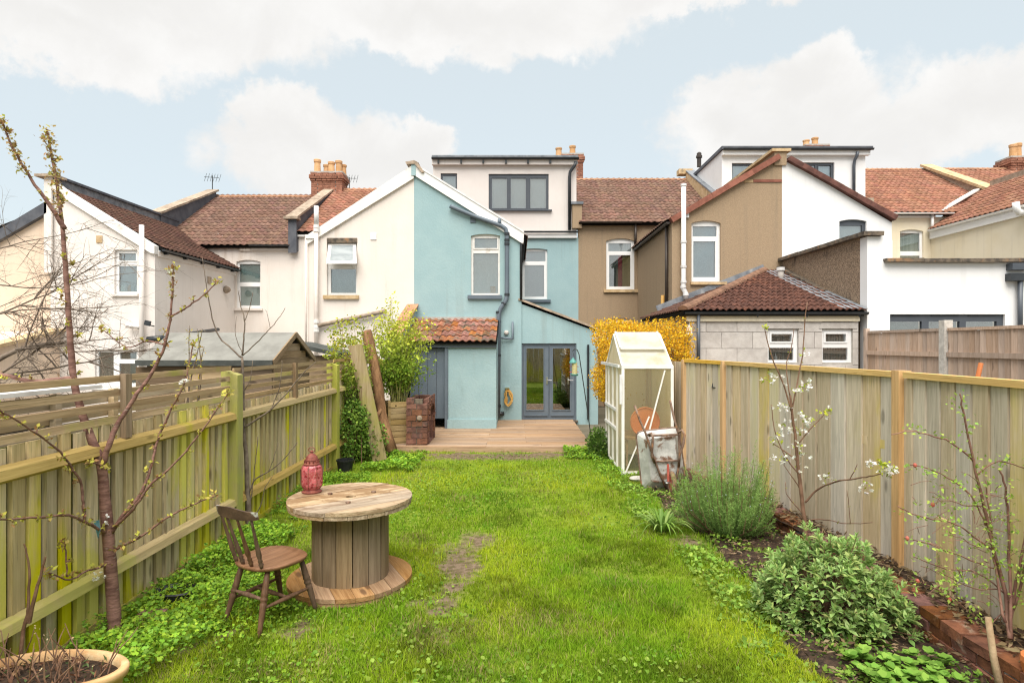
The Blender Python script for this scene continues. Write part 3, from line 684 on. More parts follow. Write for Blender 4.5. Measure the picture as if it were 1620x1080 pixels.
window(hb, YM, 826, 866, 393, 473, [(830, 863, 397, 413), (830, 861, 419, 469)], M['upvc'], [(825, 867, 392, 474, 'blind_mid')], 2, (822, 871, 474, 478), M['slate_paint'])
xs = PX(825, YF)
wall_x(hb, 'wall', M['blue'], xs - .25, [(YF + .25, 0), (YM, 0), (YM, PZ(376, YF)), (YF + .25, PZ(376, YF))])
# rear wing roof and its white verge board
tiled_roof(hb, [(xs + .12, YF + .1, PZ(374, YF)), (xs + .12, YM + .6, PZ(374, YF)), (XC, YM + 1.6, PZ(266, YF)), (XC, YF + .1, PZ(266, YF))], M['tile_brown'], M['tile_dark'])
MB().plate(xz([(657, 262), (657, 279), (825, 385), (828, 385), (829, 369), (826, 366)], YF), [], FY, YF - .07, YF + .12).build('bargeboard', M['upvc'], hb)
MB().plate(xz([(657, 260), (657, 263), (826, 367.5), (829, 369.5), (829, 367), (826, 364)], YF), [], FY, YF - .09, YF + .14).build('verge_trim', M['pipe_white'], hb)
MB().box((XC - .06, YF - .085, PZ(279, YF)), (XC + .06, YM + 1.6, PZ(259, YF))).build('parapet', M['blue'], hb)
MB().add([P(641, 256, YF - .12), P(655, 253.5, YF - .12), P(660, 256, YF - .12), P(671, 272, YF - .12), P(667, 273, YF - .12), P(656, 259, YF - .12), P(643, 260, YF - .12)] +
         [p + Vector((0, 5.5, 0)) for p in (P(641, 256, YF - .12), P(655, 253.5, YF - .12), P(660, 256, YF - .12), P(671, 272, YF - .12), P(667, 273, YF - .12), P(656, 259, YF - .12), P(643, 260, YF - .12))],
         [(0, 1, 2, 3, 4, 5, 6), (13, 12, 11, 10, 9, 8, 7)] + [(i, (i + 1) % 7, 7 + (i + 1) % 7, 7 + i) for i in range(7)]).build('coping', M['coping'], hb)
# dormer
q = lambda a, b: (PX(a, YM), PZ(b, YM))
dm = wall_y(hb, 'dormer', M['dormer'], YM + .02, [q(685, 372), q(912, 372), q(912, 250), q(685, 250)], [xz(arch_px(773, 868, 275, 332), YM), xz(arch_px(697, 723, 274, 320), YM)], th=.2)
MB().box((PX(685, YM), YM + .24, PZ(372, YM)), (PX(912, YM), YR + 1, PZ(251, YM))).build('dormer_body', M['dormer'], dm)
window(hb, YM, 773, 868, 275, 332, [(778, 802, 281, 329), (808, 832, 281, 329), (839, 864, 281, 329)], M['grey_frame'], [(772, 869, 274, 333, 'blind_grey')], 0, (771, 873, 332, 334), M['grey_frame'], sash=[(778, 802, 281, 329), (808, 832, 281, 329), (839, 864, 281, 329)])
window(hb, YM, 697, 723, 274, 320, [(700, 720.5, 277.5, 317)], M['grey_frame'], [(697, 723, 274, 321, 'blind_grey')])
MB().box((PX(684, YM), YM - .12, PZ(262, YM)), (PX(913, YM), YM + .02, PZ(254, YM))).build('fascia', M['dormer'], dm)
gutter(dm, (PX(684, YM), YM - .19, PZ(252, YM)), (PX(915, YM), YM - .19, PZ(252, YM)), M['pipe_black'], .065)
MB().box((PX(684, YM), YM - .14, PZ(251.5, YM)), (PX(914, YM), YR + 1, PZ(247.5, YM))).build('flat_roof', M['lead'], dm)
for a in (692, 728, 763, 799, 834, 869): MB().box(P(a, 258, YM - .20), P(a + 3, 254, YM - .12)).build('bracket', M['pipe_black'], dm)
pipe(dm, [P(911, 256, YM - .16), P(909, 262, YM - .16), P(902, 272, YM - .12), P(901, 280, YM - .09), P(901, 364, YM - .09)], .055, M['pipe_black'])
MB().box((PX(822, YM), YM - .10, PZ(377, YM)), (PX(912, YM), YM + .02, PZ(370.5, YM))).build('fascia', M['upvc'], hb)
gutter(hb, (PX(822, YM), YM - .15, PZ(367, YM)), (PX(914, YM), YM - .15, PZ(367, YM)), M['pipe_black'], .06)
chimney(hb, PX(905, 26), 26, 8.2, PZ(250, 26) + .05, .9, .7, [(-.58, 0, 1.0), (.02, 0, 1.25)], .36)
# little parapet end between the blue and brown main roofs
pe = MB().box((PX(905, YM) , YM - .15, PZ(362, YM)), (PX(920, YM), YM + .25, PZ(325, YM))).build('parapet', M['brown'], hb)
MB().box((PX(903, YM), YM - .20, PZ(325, YM) + .003), (PX(922, YM), YM + .3, PZ(321, YM))).build('lead_cap', M['lead'], pe)
# lean-to room with french doors
YL = YF + .04
q = lambda a, b: (PX(a, YL), PZ(b, YL))
lr = wall_y(hb, 'wall', M['blue'], YL, [(PX(825.3, YL), -.1), (PX(824, YL), -.1), q(824, 476), q(946, 522), (PX(946, YL), -.1), (PX(912, YL), -.1), q(912, 543), q(825.3, 543)])
run_of(hb, 'verge_stone', P(820, 473, YL + .06), P(950, 522, YL + .06), .5, slab(.26, .055, M['coping']))
MB().add([P(822, 474.5, YL), P(947, 520.5, YL), P(947, 520.5, YL) + Vector((0, YM - YL, 0)), P(822, 474.5, YL) + Vector((0, YM - YL, 0)),
          P(822, 479.5, YL), P(947, 525.5, YL), P(947, 525.5, YL) + Vector((0, YM - YL, 0)), P(822, 479.5, YL) + Vector((0, YM - YL, 0))],
         [(0, 1, 2, 3), (7, 6, 5, 4), (0, 4, 5, 1), (1, 5, 6, 2), (2, 6, 7, 3), (3, 7, 4, 0)]).build('lean_to_roof', M['tile_dark'], hb)
wall_x(hb, 'wall', M['blue'], XD - .1, [(YL + .25, 0), (YM, 0), (YM, 2.4), (YL + .25, 2.4)], th=.2)
# the room seen through the doors
ib = MB().box((xs + .01, YM - .12, 0), (XD - .12, YM - .02, 2.5)).build('room_wall', M['room_wall'], hb)
MB().box((XD - .20, YL + .26, .05), (XD - .12, YM - .13, 2.5)).build('room_wall', M['room_wall'], hb)
MB().box((xs + .01, YL + .01, .0), (XD - .12, YM - .13, .09)).build('room_floor', M['room_floor'], hb)
fd = MB().plate(xz([(825.5, 664), (911.8, 664), (911.8, 543.3), (825.5, 543.3)], YL), [xz([(827.5, 661), (868.2, 661), (868.2, 545.6), (827.5, 545.6)], YL), xz([(869.4, 661), (910, 661), (910, 545.6), (869.4, 545.6)], YL)], FY, YL + .03, YL + .12).build('door_frame', M['slate_paint'], hb)
for a, b, p0, p1, hx in ((827.9, 868.0, 833, 860, 865.5), (869.7, 909.6, 875, 902, 899)):
    d = MB().plate(xz([(a, 660.6), (b, 660.6), (b, 546), (a, 546)], YL), [xz([(p0, 648.5), (p1, 648.5), (p1, 551), (p0, 551)], YL)], FY, YL + .05, YL + .10).build('door', M['slate_paint'], hb)
    MB().box((PX(p0, YL) - .004, YL + .072, PZ(648.5, YL) - .004), (PX(p1, YL) + .004, YL + .08, PZ(551, YL) + .004)).build('pane', M['door_glass'], d)
    t = .022; o4 = xz([(p0, 648.5), (p1, 648.5), (p1, 551), (p0, 551)], YL)
    MB().plate([(o4[0][0] - t, o4[0][1] - t), (o4[1][0] + t, o4[1][1] - t), (o4[2][0] + t, o4[2][1] + t), (o4[3][0] - t, o4[3][1] + t)], [o4], FY, YL + .035, YL + .053).build('glazing_bead', M['slate_paint'], d)
    mb = MB(); hz = PZ(601, YL); x = PX(hx, YL)
    mb.box((x - .018, YL + .034, hz - .11), (x + .018, YL + .052, hz + .08)); mb.tube([(x, YL + .03, hz), (x, YL - .02, hz), (x + .012, YL - .025, hz), (x + .13, YL - .025, hz - .005)], .011, 8)
    mb.build('handle', M['steel'], d)
    MB().bar((PX(a + 2, YL), YL + .035, PZ(657, YL)), (PX(b - 2, YL), YL + .035, PZ(657, YL)), .03, .03).build('weather_bar', M['slate_paint'], d)
MB().box((PX(822, YL), YL - .09, PZ(667, YL)), (PX(914, YL), YL + .12, PZ(664.2, YL))).build('door_sill', M['coping_dark'], hb)
# soil pipe and smaller pipes
pp = pipe(hb, [P(712, 326, YF - .09), P(716, 328, YF - .09), P(750, 342, YF - .09), P(793, 357, YF - .09), P(800, 362, YF - .09), P(802, 370, YF - .09), P(802, 466, YF - .09), P(801, 474, YF - .1), P(792, 488, YF - .1), P(789, 497, YF - .1), P(788, 660, YF - .1)],
          [.055] * 6 + [.058] * 5, M['slate_paint'], 'soil_pipe', 12)
for yy in (368, 378, 384, 464, 478, 492, 506, 560, 640): MB().tube([P(802 if yy < 470 else (797 if yy < 485 else 788.5), yy, YF - .09), P(802 if yy < 470 else (797 if yy < 485 else 788.5), yy + 4, YF - .09)], .070, 12).build('collar', M['pipe_black'], pp, smooth=False)
pipe(hb, [P(790, 356, YF - .09), P(790, 346, YF - .09)], [.05, .045], M['slate_paint'], 'vent_stub')
pipe(hb, [P(790, 534, YF - .1), P(810, 536, YF - .07), P(811, 536, YF - .07), P(811, 509, YF - .07)], .028, M['slate_paint'], 'waste_pipe')
pipe(hb, [P(788, 654, YF - .1), P(797, 654, YF - .04)], .05, M['pipe_black'], 'waste_pipe')
pipe(hb, [P(825.5, 372, YF - .03), P(824.5, 380, YF - .03), P(824.5, 474, YF - .03)], .036, M['pipe_black'])
MB().box(P(744, 352, YF - .03), P(753, 342, YF + .02)).build('air_brick', M['slate_paint'], hb)
lamp = MB(); lamp.lathe([(.055, 0), (.065, .03), (.055, .07), (.02, .09)], 14)
for i, v in enumerate(lamp.v): lamp.v[i] = P(801, 526, YF) + Vector((v.x, -v.z, v.y))
lamp.build('wall_lamp', M['block'], hb, smooth=False)
MB().tube([P(930.5, 545, YL - .05), P(930.5, 663, YL - .05)], .03, 8).build('cable_duct', M['pipe_black'], hb)
# outhouse with clay tiles
YO = 14.3
q = lambda a, b: (PX(a, YO), PZ(b, YO))
xo = PX(785, YO)
oh = wall_y(hb, 'outhouse_wall', M['blue'], YO, [(PX(709, YO), 0), (xo, 0), q(785, 548), q(709, 548)], th=.2)
MB().box((PX(708, YO), YO - .035, 0.0), (xo + .006, YO - .002, PZ(663, YO))).build('plinth', M['blue'], oh)
wall_x(hb, 'outhouse_wall', M['blue'], xo - .2, [(YO + .202, 0), (YF, 0), (YF, PZ(505, YF) - .1), (YO + .202, PZ(548, YO) + .02)], th=.2)
MB().box((PX(648, YO), YO + .06, PZ(662, YO)), (PX(703.5, YO), YO + .10, PZ(551, YO))).build('door', M['slate_paint'], oh)
for i in range(1, 4): MB().box((PX(648 + i * 14, YO) - .004, YO + .052, PZ(660, YO)), (PX(648 + i * 14, YO) + .004, YO + .058, PZ(553, YO))).build('door_groove', M['grey_frame'], oh)
MB().box((PX(703.8, YO), YO - .03, .1), (PX(708.6, YO), YO + .1, PZ(549, YO))).build('door_post', M['slate_paint'], oh)
MB().box((PX(640, YO), YO - .06, PZ(549.5, YO)), (xo + .012, YO - .004, PZ(540, YO))).build('fascia', M['slate_paint'], oh)
tiled_roof(hb, [(PX(637, YO - .15), YO - .15, PZ(541, YO - .15)), (PX(786.5, YO - .15), YO - .15, PZ(541, YO - .15)), (PX(786.5, YO - .15), YF - .01, PZ(506, YF)), (PX(637, YO - .15), YF - .01, PZ(506, YF))],
           M['tile_clay'], M['tile_dark'], wd=.170, L=.40, pieces=True, name='outhouse_roof', under=.05)
strip(hb, 'flashing', M['mortar'], (PX(640, YO), YF - .03, PZ(503.5, YF)), (PX(787, YF), YF - .03, PZ(503.5, YF)), .08, .07)
# yard wall on the left of the outhouse, with a tile coping
yw = MB().add([(XC - .12, YF, 0), (XC + .06, YF, 0), (XC + .06, 13.6, 0), (XC - .12, 13.6, 0), (XC - .12, YF, 3.12), (XC + .06, YF, 3.12), (XC + .06, 13.6, 2.3), (XC - .12, 13.6, 2.3)],
              [(0, 1, 2, 3), (4, 7, 6, 5), (0, 4, 5, 1), (1, 5, 6, 2), (2, 6, 7, 3), (3, 7, 4, 0)]).build('yard_wall', M['blue'], hb)
run_of(yw, 'coping_tile', (XC - .03, 13.55, 2.32), (XC - .03, YF - .02, 3.16), .42, slab(.30, .05, M['ridge']))

# ================================================================ cream house with the open window
hc = thing('terrace_house', 'cream rendered house with an open top sash and brick chimney, left of the blue house', 'house', (-5, YF, 0), 'houses of the terrace')
q = lambda a, b: (PX(a, YF), PZ(b, YF))
wall_y(hc, 'wall', M['cream'], YF, [(PX(487, YF), -.1), (XC - .001, -.1), (XC - .001, PZ(272, YF)), q(500, 372), q(487, 380)], [xz(arch_px(517, 565, 378, 467), YF)])
wn = window(hc, YF, 517, 565, 378, 467, [(522, 562, 425, 463)], M['old_white'], [(516, 566, 420, 468, 'blind_dark')], 0, (512, 568, 467, 473), M['coping_warm'])
MB().plate(xz([(520.5, 420), (562.5, 420), (562.5, 382), (520.5, 382)], YF), [], FY, YF + .17, YF + .19).build('blind', M['blind_grey'], wn)
# the frame above the transom is open: remove the filled part by setting a tilted sash in front of it
a0, b0 = P(520, 384, YF + .06), P(563, 384, YF + .06); a1, b1 = P(516, 417, YF - .26), P(564, 417, YF - .26)
def tilt(u, v, d): return a0 * (1 - u) * (1 - v) + b0 * u * (1 - v) + a1 * (1 - u) * v + b1 * u * v + Vector((0, d, d * .6))
MB().plate([(0, 0), (1, 0), (1, 1), (0, 1)], [[(.11, .12), (.89, .12), (.89, .87), (.11, .87)]], tilt, 0, .035).build('open_sash', M['old_white'], wn)
MB().plate([(.10, .11), (.90, .11), (.90, .88), (.10, .88)], [], tilt, .012, .018).build('sash_glass', pmat('frosted_glass', (0.22, 0.25, 0.26), (0.34, 0.37, 0.38), 2, 0.5, 0.0, stretch=(1, 1, 3)), wn)
MB().box(P(517, 384, YF - .012), P(566, 377, YF + .05)).build('lintel_shadow_gap', M['coping_dark'], wn)  # solid dark strip painting the shade under the window head
MB().plate(xz([(655, 261), (655, 283), (500, 379), (487, 387), (485, 374)], YF), [], FY, YF - .07, YF + .12).build('bargeboard', M['old_white'], hc)
MB().box((PX(485, YF), YF - .10, PZ(378, YF)), (PX(520, YF) - .35, YF - .02, PZ(372, YF))).build('eaves_box', M['old_white'], hc)
tiled_roof(hc, [(PX(482, YF), YM + .6, PZ(377, YF)), (PX(482, YF), YF + .14, PZ(377, YF)), (XC - .08, YF + .14, PZ(262, YF)), (XC - .08, YM + 1.6, PZ(262, YF))], M['tile_brown'], M['tile_dark'])
wall_x(hc, 'wall', M['cream'], PX(487, YF), [(YF + .25, 0), (YM, 0), (YM, PZ(384, YF)), (YF + .25, PZ(384, YF))], th=.2)
wall_y(hc, 'wall', M['cream'], YM, [(XB, 0), (PX(520, YM), 0), (PX(520, YM), PZ(370, YM)), (XB, PZ(370, YM))])
MB().box((XB, YM - .10, PZ(375, YM)), (PX(505, YM), YM - .01, PZ(368, YM))).build('fascia', M['old_white'], hc)
tiled_roof(hc, [(XB + .15, YM - .15, PZ(368, YM)), (XC, YM - .15, PZ(368, YM)), (XC, YR, PZ(301, YR)), (XB + .15, YR, PZ(301, YR))], M['tile_red'], M['tile_dark'], seed=11)
run_of(hc, 'ridge_tile', (XB + .15, YR, PZ(302, YR)), (XC, YR, PZ(302, YR)), .45, half_round(.11, M['ridge']))
pipe(hc, [P(500.5, 326, YF - .1), P(500.5, 355, YF - .1)], .062, M['pipe_white'], 'soil_pipe')
sp = pipe(hc, [P(500.5, 355, YF - .1), P(500.5, 590, YF - .1)], .052, M['pipe_cream'], 'soil_pipe')
for yy in (356, 362, 506, 514, 520): MB().tube([P(500.5, yy, YF - .1), P(500.5, yy + 5, YF - .1)], .075, 12).build('collar', M['old_white'], sp)
pipe(hc, [P(484, 376, YF - .06), P(484, 590, YF - .06)], .028, M['pipe_cream'])
pipe(hc, [P(503, 515, YF - .1), P(530, 509, YF - .1), P(610, 492, YF - .1)], .055, M['coping'], 'waste_pipe')
v = MB().box(P(586, 379, YF - .02), P(596, 369, YF + .02)).build('vent', M['upvc'], hc)
chimney(hc, PX(520, YR), YR + .1, 7.9, PZ(276, YR), 1.25, .75, [(-.46, -.1, 1.12), (-.16, .15, .85), (.12, -.12, .92), (.40, -.05, 1.05), (.52, .15, .85)], .52)
# parapet between this and the next house
pw = MB().add([(XB - .14, YM - .2, 5.2), (XB + .14, YM - .2, 5.2), (XB + .14, YR, 7.2), (XB - .14, YR, 7.2), (XB - .14, YM - .2, PZ(347, YM)), (XB + .14, YM - .2, PZ(347, YM)), (XB + .14, YR, PZ(298, YR)), (XB - .14, YR, PZ(298, YR))],
              [(0, 3, 2, 1), (4, 5, 6, 7), (0, 1, 5, 4), (1, 2, 6, 5), (2, 3, 7, 6), (3, 0, 4, 7)]).build('parapet', M['lead_dark'], hc)
run_of(pw, 'coping_stone', (XB, YM - .3, PZ(347, YM) + .0), (XB, YR + .1, PZ(297, YR) + .02), .55, slab(.40, .07, M['coping']))
MB().box((XB - .26, YM - .32, PZ(349, YM)), (XB + .22, YM - .02, PZ(345, YM))).build('kneeler_stone', M['coping'], pw)

# ================================================================ left cream house with the dark tiled wing
hl = thing('terrace_house', 'pale cream house whose dark tiled wing has a lead edge, behind the garden shed', 'house', (-10, YF, 0), 'houses of the terrace')
q = lambda a, b: (PX(a, YF), PZ(b, YF)); xl = PX(245, YF)
wall_y(hl, 'wall', M['cream_pale'], YF, [(XA, -.1), (xl, -.1), q(245, 398), q(100, 300), (XA, PZ(296, YF))],
       [xz(arch_px(181, 217, 395, 465), YF), xz(arch_px(150, 218, 553, 612), YF)])
window(hl, YF, 181, 217, 395, 465, [(186, 213, 400, 412), (185.5, 214, 420, 461)], M['upvc'], [(180, 218, 394, 466, 'blind_mid')], 0, (178, 220, 465, 468.5), M['cream_pale'], sash=[(186, 213, 400, 412)])
for i, cmat in enumerate(('coping_warm', 'blind_aqua', 'curtain_white', 'pot', 'blind_mid')):
    MB().lathe([(.05, 0), (.055, .1), (.04, .14), (.02, .17)], 8, P(189 + i * 5.5, 460.5, YF + .17)).build('window_ornament', M[cmat], hl)
window(hl, YF, 150, 218, 553, 612, [(153, 177, 557, 600), (187, 213.5, 557, 568), (186, 214, 575, 606)], M['upvc'], [(149, 219, 552, 613, 'blind_dark')], 0, (146, 222, 612, 616), M['upvc'])
wall_x(hl, 'wall', M['cream_pale'], xl - .25, [(YF + .25, 0), (YM, 0), (YM, 4.62), (YF + .25, 4.55)])
MB().plate(xz([(84, 283), (100, 297), (247, 389), (247, 402), (241, 401), (100, 312), (84, 300)], YF), [], FY, YF - .08, YF + .12).build('bargeboard', M['old_white'], hl)
ze, zt = 4.66, 6.30
tiled_roof(hl, [(xl + .18, YF + .14, ze), (xl + .18, YM - .02, ze), (XA + .12, YM + 1.3, zt), (XA + .12, YF + .14, zt)], M['tile_dark'], M['tile_dark'], wd=.20, L=.21, seed=5)
gutter(hl, (xl + .20, YF + .05, ze - .02), (xl + .20, YM - .05, ze - .02), M['pipe_black'], .05)
for i in range(5): MB().box((xl, YF + .3 + i * .95, ze - .12), (xl + .16, YF + .36 + i * .95, ze - .04)).build('bracket', M['pipe_black'], hl)
MB().box((xl - .002, YF + .1, ze - .20), (xl + .05, YM, ze - .05)).build('soffit', M['cream_pale'], hl)
# lead faced upstand on the party wall
up = MB().box((XA - .10, YF - .05, 6.0), (XA + .10, YM + 1.2, 6.55)).build('parapet', M['lead'], hl)
MB().box((XA - .16, YF - .12, 6.552), (XA + .16, YM + 1.3, 6.62)).build('coping', M['lead_dark'], up)
MB().box((XA - .28, YF - .2, PZ(282, YF)), (XA + .25, YF + .25, PZ(278, YF))).build('kneeler_stone', M['coping'], up)
MB().box((XA - .10, YF - .10, 4.0), (XA + .10, YF - .051, 6.54)).build('pier', M['cream_pale'], up)
# main wall and roof
wall_y(hl, 'wall', M['cream'], YM, [(XA + .3, 0), (XB - .001, 0), (XB - .001, PZ(390, YM)), (XA + .3, PZ(390, YM))], [xz(arch_px(374, 412, 411, 487, 3), YM)])
window(hl, YM, 374, 412, 411, 487, [(377.5, 410.5, 417, 446), (378.5, 410, 453, 483)], M['upvc'], [(373, 413, 410, 488, 'blind_aqua')], 3, (362, 416, 488, 491), M['cream'])
MB().box((xl + .2, YM - .07, PZ(397, YM)), (XB - .05, YM - .005, PZ(390, YM))).build('fascia', M['cream'], hl)
tiled_roof(hl, [(XA, YM - .18, PZ(388, YM - .18)), (XB - .12, YM - .18, PZ(388, YM - .18)), (XB - .12, YR, PZ(312, YR)), (XA, YR, PZ(312, YR))], M['tile_brown'], M['tile_dark'], wd=.215, L=.29, seed=8, spread=.16)
gutter(hl, (xl + .6, YM - .24, PZ(389, YM)), (XB - .12, YM - .24, PZ(389, YM)), M['pipe_black'], .055)
run_of(hl, 'ridge_tile', (XA + .3, YR, PZ(312.5, YR)), (XB - .1, YR, PZ(312.5, YR)), .45, half_round(.11, M['ridge']))
strip(hl, 'valley_lead', M['old_white'], (-9.35, YM - .05, 5.46), (-10.6, YM + .75, 6.05), .10, .03)
pw = MB().add([(XA - .14, YM + .2, 5.6), (XA + .14, YM + .2, 5.6), (XA + .14, YR, 7.2), (XA - .14, YR, 7.2), (XA - .14, YM + .2, 6.62), (XA + .14, YM + .2, 6.62), (XA + .14, YR, PZ(302, YR)), (XA - .14, YR, PZ(302, YR))],
              [(0, 3, 2, 1), (4, 5, 6, 7), (0, 1, 5, 4), (1, 2, 6, 5), (2, 3, 7, 6), (3, 0, 4, 7)]).build('parapet', M['lead_dark'], hl)
run_of(pw, 'coping_stone', (XA - .03, YM + .15, 6.64), (XA - .03, YR + .1, PZ(301, YR) + .02), .6, slab(.46, .07, M['coping']))
# its pipes, vents and lamp
pipe(hl, [P(224, 356, YF - .12), P(224, 610, YF - .12)], .062, M['cream_pale'], 'soil_pipe')
pipe(hl, [P(200, 515, YF - .14), P(215, 516, YF - .14), P(221, 518, YF - .14)], .06, M['cream_pale'], 'waste_pipe')
pipe(hl, [P(234, 537, YF - .25), P(258, 535, YF - .25)], .085, M['pipe_black'], 'waste_pipe')
pipe(hl, [P(250, 536, YF - .2), P(300, 528, YF + .9), (P(345, 521, YF + 2.6))], .055, M['pipe_black'], 'waste_pipe')
fl = MB().bar(P(229, 510, YF - .22), P(238, 512, YF - .22), .05, .13).build('flood_lamp', M['pipe_black'], hl)
pipe(hl, [P(236, 514, YF - .2), P(244, 516, YF - .05)], .015, M['pipe_black'], 'lamp_arm')
MB().box(P(152, 384, YF - .02), P(163, 373, YF + .02)).build('air_brick', M['coping_warm'], hl)
MB().box((xl + .001, 18.6, 4.0), (xl + .03, 18.8, 4.22)).build('air_brick', M['coping'], hl)
vc = MB(); vc.lathe([(.10, 0), (.13, .06), (.08, .16), (.02, .2)], 10)
for i, v_ in enumerate(vc.v): vc.v[i] = Vector((xl, 19.7, PZ(458, 19.7))) + Vector((v_.z, v_.x, v_.y))
vc.build('flue_cowl', M['coping'], hl)

# ================================================================ peach house at the left edge
hp = thing('terrace_house', 'peach rendered house with a dark sloping verge, cut by the left picture edge', 'house', (-14.5, YF, 0), 'houses of the terrace')
q = lambda a, b: (PX(a, YF), PZ(b, YF))
wall_y(hp, 'wall', M['peach'], YF + .03, [(-17.3, -.1), (XA - .002, -.1), (XA - .002, PZ(326, YF)), q(-20, 385), (-17.3, PZ(420, YF))])
MB().plate(xz([(78, 319), (78, 338), (0, 383), (-110, 446), (-110, 428), (0, 366)], YF), [], FY, YF - .1, YF + .2).build('bargeboard', M['lead_dark'], hp)
tiled_roof(hp, [(-17.5, YM, PZ(436, YF)), (-17.5, YF + .21, PZ(436, YF)), (XA - .12, YF + .21, PZ(322, YF)), (XA - .12, YM, PZ(322, YF))], M['tile_dark'], M['tile_dark'], seed=6)
ex = MB().add([(-14.4, YF + .02, 0), (XA + .25, YF + .02, 0), (XA + .25, 13.2, 0), (-14.4, 13.2, 0), (-14.4, YF + .02, 2.45), (XA + .25, YF + .02, 2.45), (XA + .25, 13.2, 1.85), (-14.4, 13.2, 1.85)],
              [(0, 3, 2, 1), (4, 5, 6, 7), (0, 1, 5, 4), (1, 2, 6, 5), (2, 3, 7, 6), (3, 0, 4, 7)]).build('lean_to', M['peach'], hp)
run_of(ex, 'coping_stone', (XA + .2, 13.1, 1.9), (XA + .2, YF, 2.5), .6, slab(.42, .08, M['coping_warm']))

# ================================================================ brown house with the block extension
hw = thing('terrace_house', 'brown pebble rendered house with a grey block extension under dark red tiles', 'house', (4.6, YF, 0), 'houses of the terrace')
xw = PX(1063, YF)
wall_y(hw, 'wall', M['brown'], YM, [(XD + .001, 0), (XE - .2, 0), (XE - .2, PZ(352, YM)), (XD + .001, PZ(352, YM))], [xz(arch_px(959, 1004, 377, 458, 4), YM), xz(arch_px(958, 1003, 503, 590, 4), YM)])
window(hw, YM, 959, 1004, 377, 458, [(963, 999, 384, 397), (964, 998, 403, 453)], M['upvc'], [(985, 999, 400, 456, 'curtain_tan'), (979, 986, 402, 456, 'curtain_red'), (986, 1003, 380, 400, 'curtain_white'), (958, 966, 380, 456, 'curtain_white'), (966, 979, 402, 456, 'blind_dark'), (966, 986, 380, 400, 'blind_mid')], 4, (955, 1011, 458, 462.5), M['coping_warm'])
window(hw, YM, 958, 1003, 503, 590, [(963, 998, 511, 585)], M['upvc'], [(957, 1004, 502, 591, 'blind_dark')], 4)
MB().box((XD + .02, YM - .03, PZ(358, YM)), (xw, YM - .002, PZ(353, YM))).build('eaves_band', M['brown'], hw)
tiled_roof(hw, [(XD, YM - .18, PZ(352, YM - .18)), (XE, YM - .18, PZ(352, YM - .18)), (XE, YR, PZ(285, YR)), (XD, YR, PZ(285, YR))], M['tile_brown'], M['tile_dark'], wd=.225, L=.30, seed=14, spread=.18)
gutter(hw, (XD + .05, YM - .24, PZ(353, YM)), (xw + .1, YM - .24, PZ(353, YM)), M['pipe_brown'], .055)
run_of(hw, 'ridge_tile', (XD, YR, PZ(286, YR)), (XE - .1, YR, PZ(286, YR)), .45, half_round(.12, M['ridge']))
pipe(hw, [P(1005.5, 354, YM - .15), P(1005.5, 376, YM - .15), P(1005, 386, YM - .1)], .045, M['pipe_brown'])
pw = MB().add([(XE - .16, YM - .1, 5.8), (XE + .16, YM - .1, 5.8), (XE + .16, YR, 7.9), (XE - .16, YR, 7.9), (XE - .16, YM - .1, 7.0), (XE + .16, YM - .1, 7.0), (XE + .16, YR, PZ(272, YR)), (XE - .16, YR, PZ(272, YR))],
              [(0, 3, 2, 1), (4, 5, 6, 7), (0, 1, 5, 4), (1, 2, 6, 5), (2, 3, 7, 6), (3, 0, 4, 7)]).build('parapet', M['coping_warm'], hw)
strip(pw, 'lead_cap', M['lead'], (XE, YM - .1, 7.04), (XE, YR, PZ(271, YR) + .03), .36, .05)
MB().box((XE - .45, YR - .1, PZ(276, YR)), (XE + .1, YR + .3, PZ(268, YR))).build('kneeler_stone', M['coping_warm'], pw)
# rear wing
q = lambda a, b: (PX(a, YF), PZ(b, YF))
wall_y(hw, 'wall', M['brown'], YF, [(xw, -.1), (XE - .001, -.1), (XE - .001, PZ(243, YF)), q(1228, 252), q(1063, 352)], [xz(arch_px(1094, 1140, 349, 446, 4), YF)])
window(hw, YF, 1094, 1140, 349, 446, [(1097, 1135, 357, 373.5), (1098, 1133, 381, 438)], M['upvc'], [(1093, 1141, 348, 447, 'blind_mid')], 4, (1092, 1149, 446, 450.5), M['coping_warm'])
wall_x(hw, 'wall', M['brown'], xw, [(YF + .25, 0), (YM, 0), (YM, PZ(352, YF)), (YF + .25, PZ(352, YF))])
tiled_roof(hw, [(xw - .15, YM + .4, PZ(350, YF)), (xw - .15, YF + .16, PZ(350, YF)), (XE - .1, YF + .16, PZ(247, YF)), (XE - .1, YM + 1.5, PZ(247, YF))], M['tile_brown'], M['tile_dark'], seed=17)
run_of(hw, 'verge_tile', P(1061, 349, YF), P(1231, 248.5, YF), .42, slab(.26, .15, M['tile_verge']))
ap = MB().box((XE - .22, YF - .05, PZ(262, YF)), (XE + .10, YM + 1.5, PZ(241, YF))).build('parapet', M['brown'], hw)
MB().box((XE - .30, YF - .10, PZ(241, YF) + .002), (XE + .20, YM + 1.6, PZ(236.5, YF))).build('coping', M['coping_warm'], ap)
MB().box(P(1192, 288, YF - .025), P(1236, 284.5, YF + .02)).build('brick_band', M['tile_verge'], hw)
MB().box(P(1178, 289, YF - .012), P(1192, 285, YF + .02)).build('brick_band', M['coping_warm'], hw)
gutter(hw, (xw - .10, YF - .02, PZ(350, YF) - .02), (xw - .10, YM - .1, PZ(350, YF) - .02), M['pipe_brown'], .06)
pipe(hw, [(xw - .06, YF + .35, PZ(352, YF)), (xw - .06, YF + .35, 2.7)], .040, M['pipe_brown'])
pipe(hw, [(xw - .05, YF + .8, PZ(463, YF)), (xw - .05, YF + .8, 2.5)], .05, M['hose'], 'flue_pipe')
